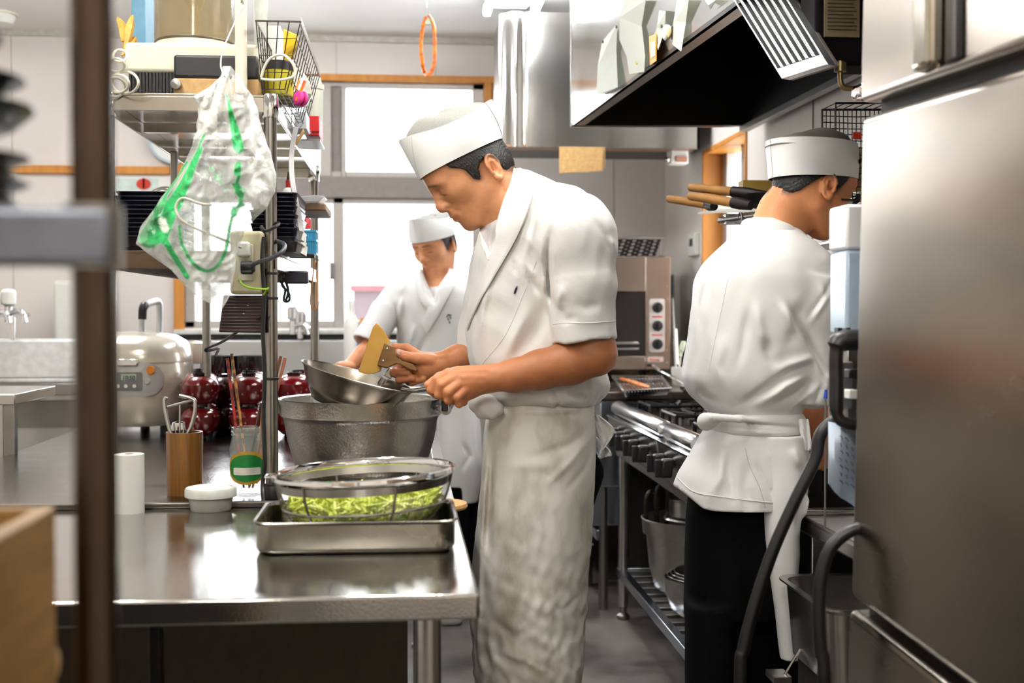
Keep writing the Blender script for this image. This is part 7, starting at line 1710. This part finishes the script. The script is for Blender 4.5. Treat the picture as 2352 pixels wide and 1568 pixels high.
obj('seam', stitch(bvC, [(1690,560),(1672,640),(1655,720),(1640,790),(1628,850)], .0007, .0002, DC), CLOTH, kj)
obj('seam', stitch(bvC, [(1712,1030),(1722,1070),(1745,1120),(1758,1166)], .0007, .0002, DC), mat('seam_shade', (190,188,184), .9), kj)
obj('hem', stitch(bvC, [(1556,1096),(1592,1128),(1650,1140),(1750,1152),(1800,1155)], .0014, .0005, DC), CLOTH, kj)
BL = Field(c(1600,1060,-.24), c(1900,930,.24), .0036)
loftpx(BL, DC, [(944,1630,1842,.150),(955,1626,1846,.156),(985,1624,1844,.158),(992,1626,1842,.154)], .004)
BL.chain([(c(1622,968,-.10),.022),(c(1640,962,-.13),.018)], .01); BL.chain([(c(1640,958,-.15),.010),(c(1700,962,-.165),.008),(c(1835,975,-.12),.010)], .01)
folds(BL, DC, [([(1640,960),(1740,966),(1840,976)],3,-.004),([(1630,976),(1740,984),(1840,986)],3,.002)]); obj('waist_tie', BL.mesh(), CLOTH, PC, auto=0)
flapsheet('tie_end', [(1832,962),(1838,990),(1846,1020),(1850,1034)], [(1856,962),(1860,990),(1864,1020),(1862,1034)], DC-.14, PC, CLOTH, amp=.004)
AP2 = Field(c(1690,1545,-.26), c(1880,985,.10), .0042)
loftpx(AP2, DC, [(990,1730,1844,.08,-.09),(1060,1735,1850,.09,-.09),(1130,1742,1848,.08,-.11),(1180,1750,1838,.06,-.13),(1230,1756,1832,.05,-.14),(1300,1766,1836,.04,-.145),(1400,1780,1840,.035,-.145),(1480,1788,1840,.03,-.14),(1524,1794,1840,.028,-.14)], .01)
folds(AP2, DC, [([(1830,1080),(1800,1130),(1790,1200)],9,-.010),([(1838,1100),(1822,1140),(1812,1190)],7,.010),([(1800,1240),(1808,1400)],12,-.006),([(1780,1010),(1800,1060)],10,.007),([(1775,1340),(1835,1330)],3,-.002)]); AP2.disp(lambda X, Y, Z: .003*vnoise(X, Y, Z*.3, 30, 31))
obj('apron_panel', AP2.mesh(smooth=2), CLOTH, PC, auto=0)
TR2 = Field(c(1540,1850,-.24), c(1860,1080,.24), .0065)
loftpx(TR2, DC, [(1090,1590,1810,.15),(1180,1578,1812,.15),(1300,1574,1806,.15),(1400,1574,1800,.145)], .01)
for x_, x2, b in ((1575,1690,-.05),(1680,1798,.05)): loftpx(TR2, DC, [(1380,x_,x2,.10,b),(1560,x_,x2-4,.095,b),(1800,x_+4,x2-14,.085,b)], .015)
folds(TR2, DC, [([(1608,1150),(1608,1568)],3,.004),([(1690,1250),(1700,1568)],12,-.006)]); obj('trousers', TR2.mesh(), BLKC, PC, auto=0)
for x_, b in ((1650,-.07),(1740,.07)):
    q = c2w(c(x_,1850,b)); obj('shoe', MB().box(q[0]-.05, q[0]+.20, q[1]-.045, q[1]+.045, 0, .07), WHITEP, PC, bevel=.025, segs=3)
# ------------------------------------------------------------ the cook by the window
DB = 4.9
def b_(px, py, b=0.0): return C(px, py, DB+b)
HB_ = Head(b_(999,566,0), head_frame(24, (-.50,-.866), roll=3), ear=(-.012,-.004))
L1 = Field(b_(925,690,-.16), b_(1070,500,.16), .0024)
HB_.build(L1); L1.chain([(HB_.T(-.03,0,-.04), .056), (b_(1008,640,.03), .058), (b_(1005,690,.0), .075)], .025)
ml1 = L1.mesh()
L2 = Field(b_(830,1600,-.26), b_(1160,620,.30), .012)
loftpx(L2, DB, [(650,980,1040,.04),(690,950,1070,.07),(760,950,1075,.08),(900,1020,1080,.08),(1040,1030,1080,.08)], .03)
for x_, q in ((1035,-.05),(1068,.05)): L2.chain([(b_(x_,1020,q),.05),(b_(x_,1200,q),.045),(b_(x_,1395,q),.045)], .02)
ml2 = L2.mesh()
L3 = Field(b_(750,880,-.34), b_(930,660,.06), .0032)
L3.chain([(b_(900,700,-.05),.045),(b_(868,775,-.10),.040),(b_(835,812,-.16),.034),(b_(806,838,-.20),.027)], .014)
L3.ell(b_(792,842,-.23), (.040,.035,.022), None, .01)
for k in range(4): L3.chain([(b_(790+k*2,836+k*3,-.24+.008*k),.011),(b_(776+k*3,838+k*4,-.27),.0095),(b_(772+k*4,848+k*4,-.28),.0085)], .004)
L3.chain([(b_(800,846,-.22),.012),(b_(796,858,-.25),.010)], .004)
ml3 = L3.mesh()
PB2 = person('cook in white cap by the window looking down at the worktop end', tuple(c2w(b_(1045,1405,0))*[1,1,0]))
obj('body', join([ml1, ml2, ml3]), SKIN, PB2, auto=0, attrs={'tint': np.concatenate([head_tint(HB_, w2f(ml1[0]), (.98,.88,.82), HPB), tints(ml2[0], (.9,.75,.65)), tints(ml3[0], (1.0,.82,.74))])})
obj('hair', hair_mesh(HB_, HPB), HAIRM, PB2, auto=0)
hat(HB_, PB2, (.100,.052), (-.104,.020), (.094,.150), (-.128,.108), wy=.084, wt=.082, sag=.022, bulge=.012, pinch=1.5)
M1 = Field(b_(800,930,-.27), b_(1150,595,.30), .0052)
loftpx(M1, DB, [(618,955,1056,.085),(640,930,1076,.11),(665,902,1104,.135),(700,892,1118,.145),(760,906,1116,.145),(830,920,1108,.145),(880,960,1106,.14),(915,990,1104,.12)], .02)
M1.chain([(b_(915,680,-.03),.066),(b_(886,725,-.06),.066)], .03); capcone(M1, b_(890,715,-.06), .066, b_(840,790,-.13), .058, .015, c0=False)
capcone(M1, b_(850,775,-.12), .046, b_(830,805,-.15), .050, .003, '-', c0=False)
M1.chain([(b_(1090,680,-.03),.066),(b_(1110,800,-.03),.06)], .03)
M1.cone(b_(1000,590,.0), .058, b_(1005,640,.0), .056, .005, '-'); cutmask(M1, DB, [(962,590),(972,630),(984,660),(1000,694),(1010,662),(1033,622),(1044,590)], DB+.02)
M1.disp(lambda X, Y, Z: .0045*vnoise(X, Y, Z*.5, 24, 41))
folds(M1, DB, [([(912,690),(915,740),(905,790)],5,-.014),([(930,680),(922,740)],5,.009),([(960,640),(985,690),(990,720)],4,-.006),([(940,640),(925,680)],5,.007),([(990,760),(960,830),(930,880)],8,-.009),([(960,740),(945,800)],6,.007)])
mm1 = M1.mesh(smooth=2); mjb = obj('jacket', mm1, CLOTH, PB2, auto=0); bvB = bvh([mm1, ml1])
obj('collar', drape(bvB, [(969,620),(975,640),(986,664),(996,686),(1004,702)], [(956,634),(960,662),(966,690),(985,712),(1000,728)], 20, 6, .008, .006, DB-.1, 2), CLOTH, mjb)
obj('collar', drape(bvB, [(1034,616),(1024,638),(1009,664),(988,700),(968,740)], [(1047,630),(1040,660),(1022,696),(1000,735),(978,770)], 22, 6, .010, .006, DB-.1, 2), CLOTH, mjb)
obj('undershirt', drape(bvB, [(981,660),(988,672),(998,692)], [(1016,658),(1008,670),(1001,692)], 8, 5, .004, .004, DB-.06, 1), CLOTH, mjb)
ms = MB()
for p_, q_ in (((1026,728),(1030,722)),((1030,722),(1037,724)),((1029,730),(1031,736)),((1034,726),(1036,732)),((1032,738),(1034,742))): ms.tube([hit(bvB, *p_, .002, DB), hit(bvB, *q_, .002, DB)], .0022, 5)
obj('embroidered_mark', ms, mat('green_black_thread', (50,70,60), .7), mjb)
N1 = Field(b_(970,1175,-.22), b_(1130,890,.24), .0062)
loftpx(N1, DB, [(895,1002,1096,.115),(930,1000,1098,.125),(1000,1002,1104,.13),(1060,1000,1110,.135),(1110,996,1106,.135),(1150,996,1096,.135)], .01)
N1.disp(lambda X, Y, Z: .006*vnoise(X, Y, Z*.5, 22, 51)); folds(N1, DB, [([(1060,1000),(1080,1040),(1060,1080)],5,-.008),([(1090,940),(1104,1100)],4,.008)]); obj('apron', N1.mesh(), CLOTH, PB2, auto=0)
TR3 = Field(b_(985,1400,-.2), b_(1120,1100,.22), .008)
for x_, q in ((1028,-.07),(1072,.07)): TR3.chain([(b_(x_,1120,q),.085),(b_(x_,1370,q),.07)], .02)
obj('trousers', TR3.mesh(), BLKC, PB2, auto=0)
for x_, q in ((1030,-.08),(1075,.08)): r_ = c2w(b_(x_,1400,q)); obj('shoe', MB().box(r_[0]-.05, r_[0]+.05, r_[1]-.18, r_[1]+.08, 0, .07), WHITEP, PB2, bevel=.025, segs=3)
# ============================================================ BLURRED RACK IN FRONT
Df = .80
q = W(216, 700, Df); FRK = thing('front_rack', 'dark steel storage rack close to the lens, its post and shelf edge out of focus', 'shelf rack', (q[0], q[1], 0))
obj('post', MB().lathe([(.0138,.03),(.0138,2.0)], (q[0],q[1],0), 28), mat('dark_post_steel', (74,62,54), .24, 1.0, .05, 20), FRK)
for (lx, ly) in ((-1.0, q[1]), (q[0], .32), (-1.0, .32)): obj('post', MB().lathe([(.0138,.03),(.0138,2.0)], (lx,ly,0), 20), MATS['dark_post_steel'], FRK)
zt_, zb_ = W(0,482,Df)[2], W(0,612,Df)[2]
obj('shelf', MB().box(-1.02, W(266,540,Df)[0], q[1]-.02, q[1]+.016, zb_, zt_).box(-1.02, W(232,540,.98)[0], q[1]+.016, q[1]+.17, zt_-.02, zt_), mat('blue_grey_steel', (112,116,126), .4, .8), FRK, bevel=.004)
obj('corner_clamp', MB().lathe([(.0185,zb_-.001),(.0185,zt_+.003)], (q[0],q[1],0), 24), STEELD, FRK)
obj('shelf', MB().box(-1.02, q[0]+.02, .30, q[1]+.24, .50, .53), MATS['blue_grey_steel'], FRK, bevel=.003)
obj('foot', MB().lathe([(.02,0),(.02,.03)], (q[0],q[1],0), 16), BLACKP, FRK)
# dark dishes stacked on its shelf
DK = mat('dark_dish_glaze', (24,18,16), .3, coat=.4); TEAL = mat('dark_teal_glaze', (18,30,32), .3, coat=.4)
Dd = .88
def dish(name, lab, pyr, pyb, pxr, m, foot=.45, cat='dish'):
    e = np.array(W(pxr, pyr, Dd)); b = W(pxr, pyb, Dd); r = .075; cx_, cy_ = e[0]-r, e[1]-.02; h = e[2]-b[2]
    return one(name, MB().lathe([(0,0),(r*foot,0),(r*foot,.002),(r*.8,h*.55),(r,h*.95),(r,h),(r*.97,h),(r*.76,h*.6),(r*foot*.9,.004),(0,.004)], (cx_,cy_,b[2]), 40), m, lab, cat)
dish('dark_saucer', 'dark shallow saucer lowest in the blurred stack on the front rack', 424, 478, 80, DK, .9)
dish('dark_saucer', 'second dark saucer of the blurred stack, above the lowest', 366, 420, 82, DK, .9)
dish('dark_teal_bowl', 'dark teal bowl upside in the blurred stack with a pointed profile', 254, 362, 92, TEAL, .25)
dish('dark_saucer', 'dark dish near the top of the blurred stack, just above the teal bowl', 190, 250, 70, DK, .6)
dish('dark_cup', 'small dark cup on the very top of the blurred stack', 90, 186, 16, DK, .5)
e = W(60,700,Dd); 
# wooden box
bx1_ = W(128,1160,.98); x1_ = bx1_[0]; y1_ = bx1_[1]; zt_ = bx1_[2]
WB = thing('wooden_box', 'open pale wooden box out of focus in the lower corner of the frame', 'box', (x1_-.2, y1_-.2, .531))
WBM = mat('box_wood', (158,120,62), .5, col2=(128,92,44), scale=7, stretch=(1,1,10), contrast=(.3,.7))
x0_, y0_ = x1_-.34, y1_-.42; z0_ = .531; w_ = .014
obj('side_board', MB().box(x1_-w_, x1_, y0_, y1_, z0_, zt_), WBM, WB, bevel=.003); obj('side_board', MB().box(x0_, x0_+w_, y0_, y1_, z0_, zt_), WBM, WB, bevel=.003)
obj('end_board', MB().box(x0_+w_, x1_-w_, y1_-w_, y1_, z0_, zt_), WBM, WB, bevel=.003); obj('end_board', MB().box(x0_+w_, x1_-w_, y0_, y0_+w_, z0_, zt_), WBM, WB, bevel=.003)
obj('base_board', MB().box(x0_, x1_, y0_, y1_, z0_, z0_+.012), WBM, WB, smooth=False)
rp = W(128,1520,1.0); one('wooden_roller', MB().lathe([(0,0),(.012,.002),(.0165,.008),(.0165,.5),(0,.5)], (rp[0]+.004, y1_+.012, rp[2]), 24, (-1,0,0)), WOODL, 'rounded end of a pale wooden roller beside the wooden box', 'rolling pin')
one('roller_rest', MB().box(-.9, rp[0]-.02, y1_+.0, y1_+.03, .531, rp[2]-.017), DARK, 'dark block carrying the wooden roller on the front rack', 'block')
# small white light switch and round wall cap at upper side
c_ = P(48, 88, YB-.02); t = thing('smoke_detector', 'small round white ceiling cap at the wall top, blurred beside the front rack', 'ceiling cap', c_)
obj('cap', MB().lathe([(.07,0),(.075,-.02),(.06,-.05),(0,-.055)], (c_[0], YB-.35, ZC), 28), WHITEP, t); obj('rim', MB().lathe([(.085,0),(.085,-.01),(.075,-.012)], (c_[0], YB-.35, ZC), 28), CREAM, t)
# wire basket, jar and oil rack on the side wall behind the cook; pans with wooden handles; towel rail
GRID = mat('dark_wire', (26,24,24), .4, .7)
def wcx(px, py, D): return np.array(W(px, py, D))
gb = thing('black_wire_rack', 'black woven wire basket fixed to the side wall beside the fridge', 'wire basket', tuple(wcx(1960,400,2.95)))
ms = MB(); o0, oR, oD = wcx(1888,252,3.15), wcx(2050,252,3.0), wcx(1888,455,3.1)-wcx(1888,252,3.15); eR = oR-o0
for k in range(17): t_ = k/16; w_ = .004*math.sin(k*2.1); ms.tube([o0+eR*t_, o0+eR*(t_+w_)+oD*.5+[0,.004*math.sin(k),0], o0+eR*t_+oD], .0014 if k else .003, 5)
for k in range(15): t_ = k/14; ms.tube([o0+oD*t_, o0+oD*(t_+.01*math.sin(k))+eR*.5, o0+oD*t_+eR], .0014 if k else .003, 5)
ms.tube([o0+oD, wcx(1960,460,2.8), wcx(2050,400,2.75)], .003, 6)
for k in range(8): t_ = k/7; ms.tube([o0+eR*t_, o0+eR*t_+np.array([.0,-.10,.0])], .0014, 5)
ms.tube([o0+[0,-.10,0], oR+[0,-.10,0]], .003, 6); ms.tube([o0+[0,-.10,0]+oD, o0+[0,-.10,0]], .002, 6); ms.tube([o0+oD, o0+oD+[0,-.1,0]], .002, 6)
obj('wire_mesh', ms, GRID, gb)
rt = wcx(1968,312,3.02); one('red_tag', MB().box(rt[0]-.011, rt[0]+.011, rt[1]-.004, rt[1], rt[2]-.009, rt[2]+.009), mat('red_tag', (190,50,30), .5), 'small red tag clipped in the black wire basket', 'tag', bevel=.001)
sj = wcx(1972,440,3.2); one('spice_jar', MB().lathe([(.016,0),(.017,.005),(.017,.09),(.012,.10),(.014,.102),(.014,.115),(0,.115)], tuple(sj), 20), mat('spice_brown', (150,120,60), .3, col2=(90,60,30), scale=30, contrast=(.4,.6)), 'brownish spice jar behind the black wire basket', 'jar')
rl = MB(); r0, r1 = wcx(1655,506,3.6), wcx(2080,440,2.9); rl.tube([r0, r1], .011, 14)
rr_ = thing('chrome_rail', 'chrome wall rail with brackets running behind the cook by the wall', 'rail', tuple(r0)); obj('bar', rl, CHROME, rr_)
for t_ in (.04, .5, .80): q_ = r0+(r1-r0)*t_; obj('bracket', MB().box(q_[0]-.006, XR, q_[1]-.012, q_[1]+.012, q_[2]-.016, q_[2]+.016), CHROME, rr_, bevel=.003)
obj('hook', MB().tube(smooth_path([wcx(1697,500,3.5), wcx(1700,485,3.5), wcx(1706,500,3.48), wcx(1703,530,3.48), wcx(1712,548,3.48)], 4), .003, 8), STEELD, rr_)
SHW = thing('white_wall_tray', 'white enamel tray carrying wooden-handled pans on the side wall', 'tray', tuple(wcx(1680,480,3.6)))
e0, e1 = wcx(1602,490,3.65), wcx(1770,478,3.3)
obj('tray', MB().sheet(np.array([[wcx(1628,462,3.65), wcx(1700,462,3.5), wcx(1790,462,3.3)], [wcx(1630,482,3.62), wcx(1700,480,3.48), wcx(1790,478,3.28)], [wcx(1602,490,3.6), wcx(1690,486,3.44), wcx(1790,482,3.22)]]), .004), WHITEP, SHW)
obj('back_lip', MB().box(e1[0]-.0, XR, e0[1]-.2, e0[1]-.18, e0[2]-.01, e0[2]+.02), WHITEP, SHW, smooth=False)
cb = wcx(1735,428,3.45); one('cardboard_lid', MB().box(wcx(1694,0,3.5)[0], wcx(1775,0,3.5)[0], cb[1], cb[1]+.05, wcx(0,446,3.5)[2], wcx(0,418,3.5)[2]), mat('mustard_card', (150,122,50), .6), 'mustard cardboard piece behind the pan handles', 'card', bevel=.001)
def pan_handle(lab, a0, a1, a2, D0_, D1_):
    t = thing('wooden_pan_handle', lab, 'pan handle', tuple(wcx(*a1, D1_)), 'wooden-handled pans on the wall tray')
    p0, p1, p2 = wcx(*a0, D0_), wcx(*a1, D1_), wcx(*a2, D1_-.05)
    obj('handle', MB().tube([p0, p0+(p1-p0)*.05, p0+(p1-p0)*.5, p1], [.0095,.0115,.012,.013], 14), mat('handle_wood', (150,106,50), .55, col2=(116,78,34), scale=20, contrast=(.3,.7)), t)
    obj('ferrule', MB().tube([p1, p1+(p2-p1)*.4, p2], [.015,.016,.012], 14), mat('burnt_ferrule', (26,22,22), .5, .5), t)
    return t
pan_handle('highest of the three wooden pan handles pointing into the room', (1584,430), (1682,440), (1765,450), 3.35, 3.25)
pan_handle('middle wooden pan handle, directly under the highest one', (1583,450), (1684,465), (1725,472), 3.30, 3.2)
pan_handle('lowest wooden pan handle, reaching farthest out from the wall', (1534,456), (1626,470), (1640,474), 3.55, 3.45)
pn_ = wcx(1745,440,3.2); one('black_pan_body', MB().lathe([(.02,-.03),(.055,-.02),(.07,.0),(.066,0),(.05,-.016),(0,-.026)], tuple(wcx(1760,455,3.25)), 28, (.1,.1,1)), BLACKM, 'blackened pan bodies resting on the white wall tray', 'pan')
dv = MB(); one('wall_ledge', MB().box(1.16, XR-.001, 2.85, 3.6, 1.385, 1.395), STEELD, 'narrow steel ledge on the side wall below the wire basket', 'ledge', bevel=.002)
one('black_slanting_rod', MB().tube([wcx(1960,470,2.9), wcx(2010,420,2.85)], .005, 8).tube([wcx(1955,385,2.95), wcx(2000,352,2.9)], .005, 8), BLACKM, 'dark slanting rods crossing the wire basket by the fridge', 'rod')
# ============================================================ CAMERA
cam = bpy.data.cameras.new('camera'); co = bpy.data.objects.new('camera', cam); COL.objects.link(co)
cam.sensor_width = 36; cam.lens = F/2352*36; cam.clip_start = .05; cam.clip_end = 60
M3 = np.stack([RT, UP, -FW], 1); mm = Matrix(M3.tolist()).to_4x4(); mm.translation = Vector(CAM); co.matrix_world = mm
cam.dof.use_dof = True; cam.dof.focus_distance = 2.85; cam.dof.aperture_fstop = 3.7
SC.camera = co
vs = SC.view_settings; vs.view_transform = 'Standard'; vs.look = 'None'; vs.gamma = 1; vs.use_curve_mapping = False; vs.exposure = EXPO
SC.cycles.use_denoising = True
SC.cycles.max_bounces = 7; SC.cycles.transparent_max_bounces = 12; SC.cycles.sample_clamp_indirect = 4; SC.cycles.caustics_refractive = False; SC.cycles.caustics_reflective = False
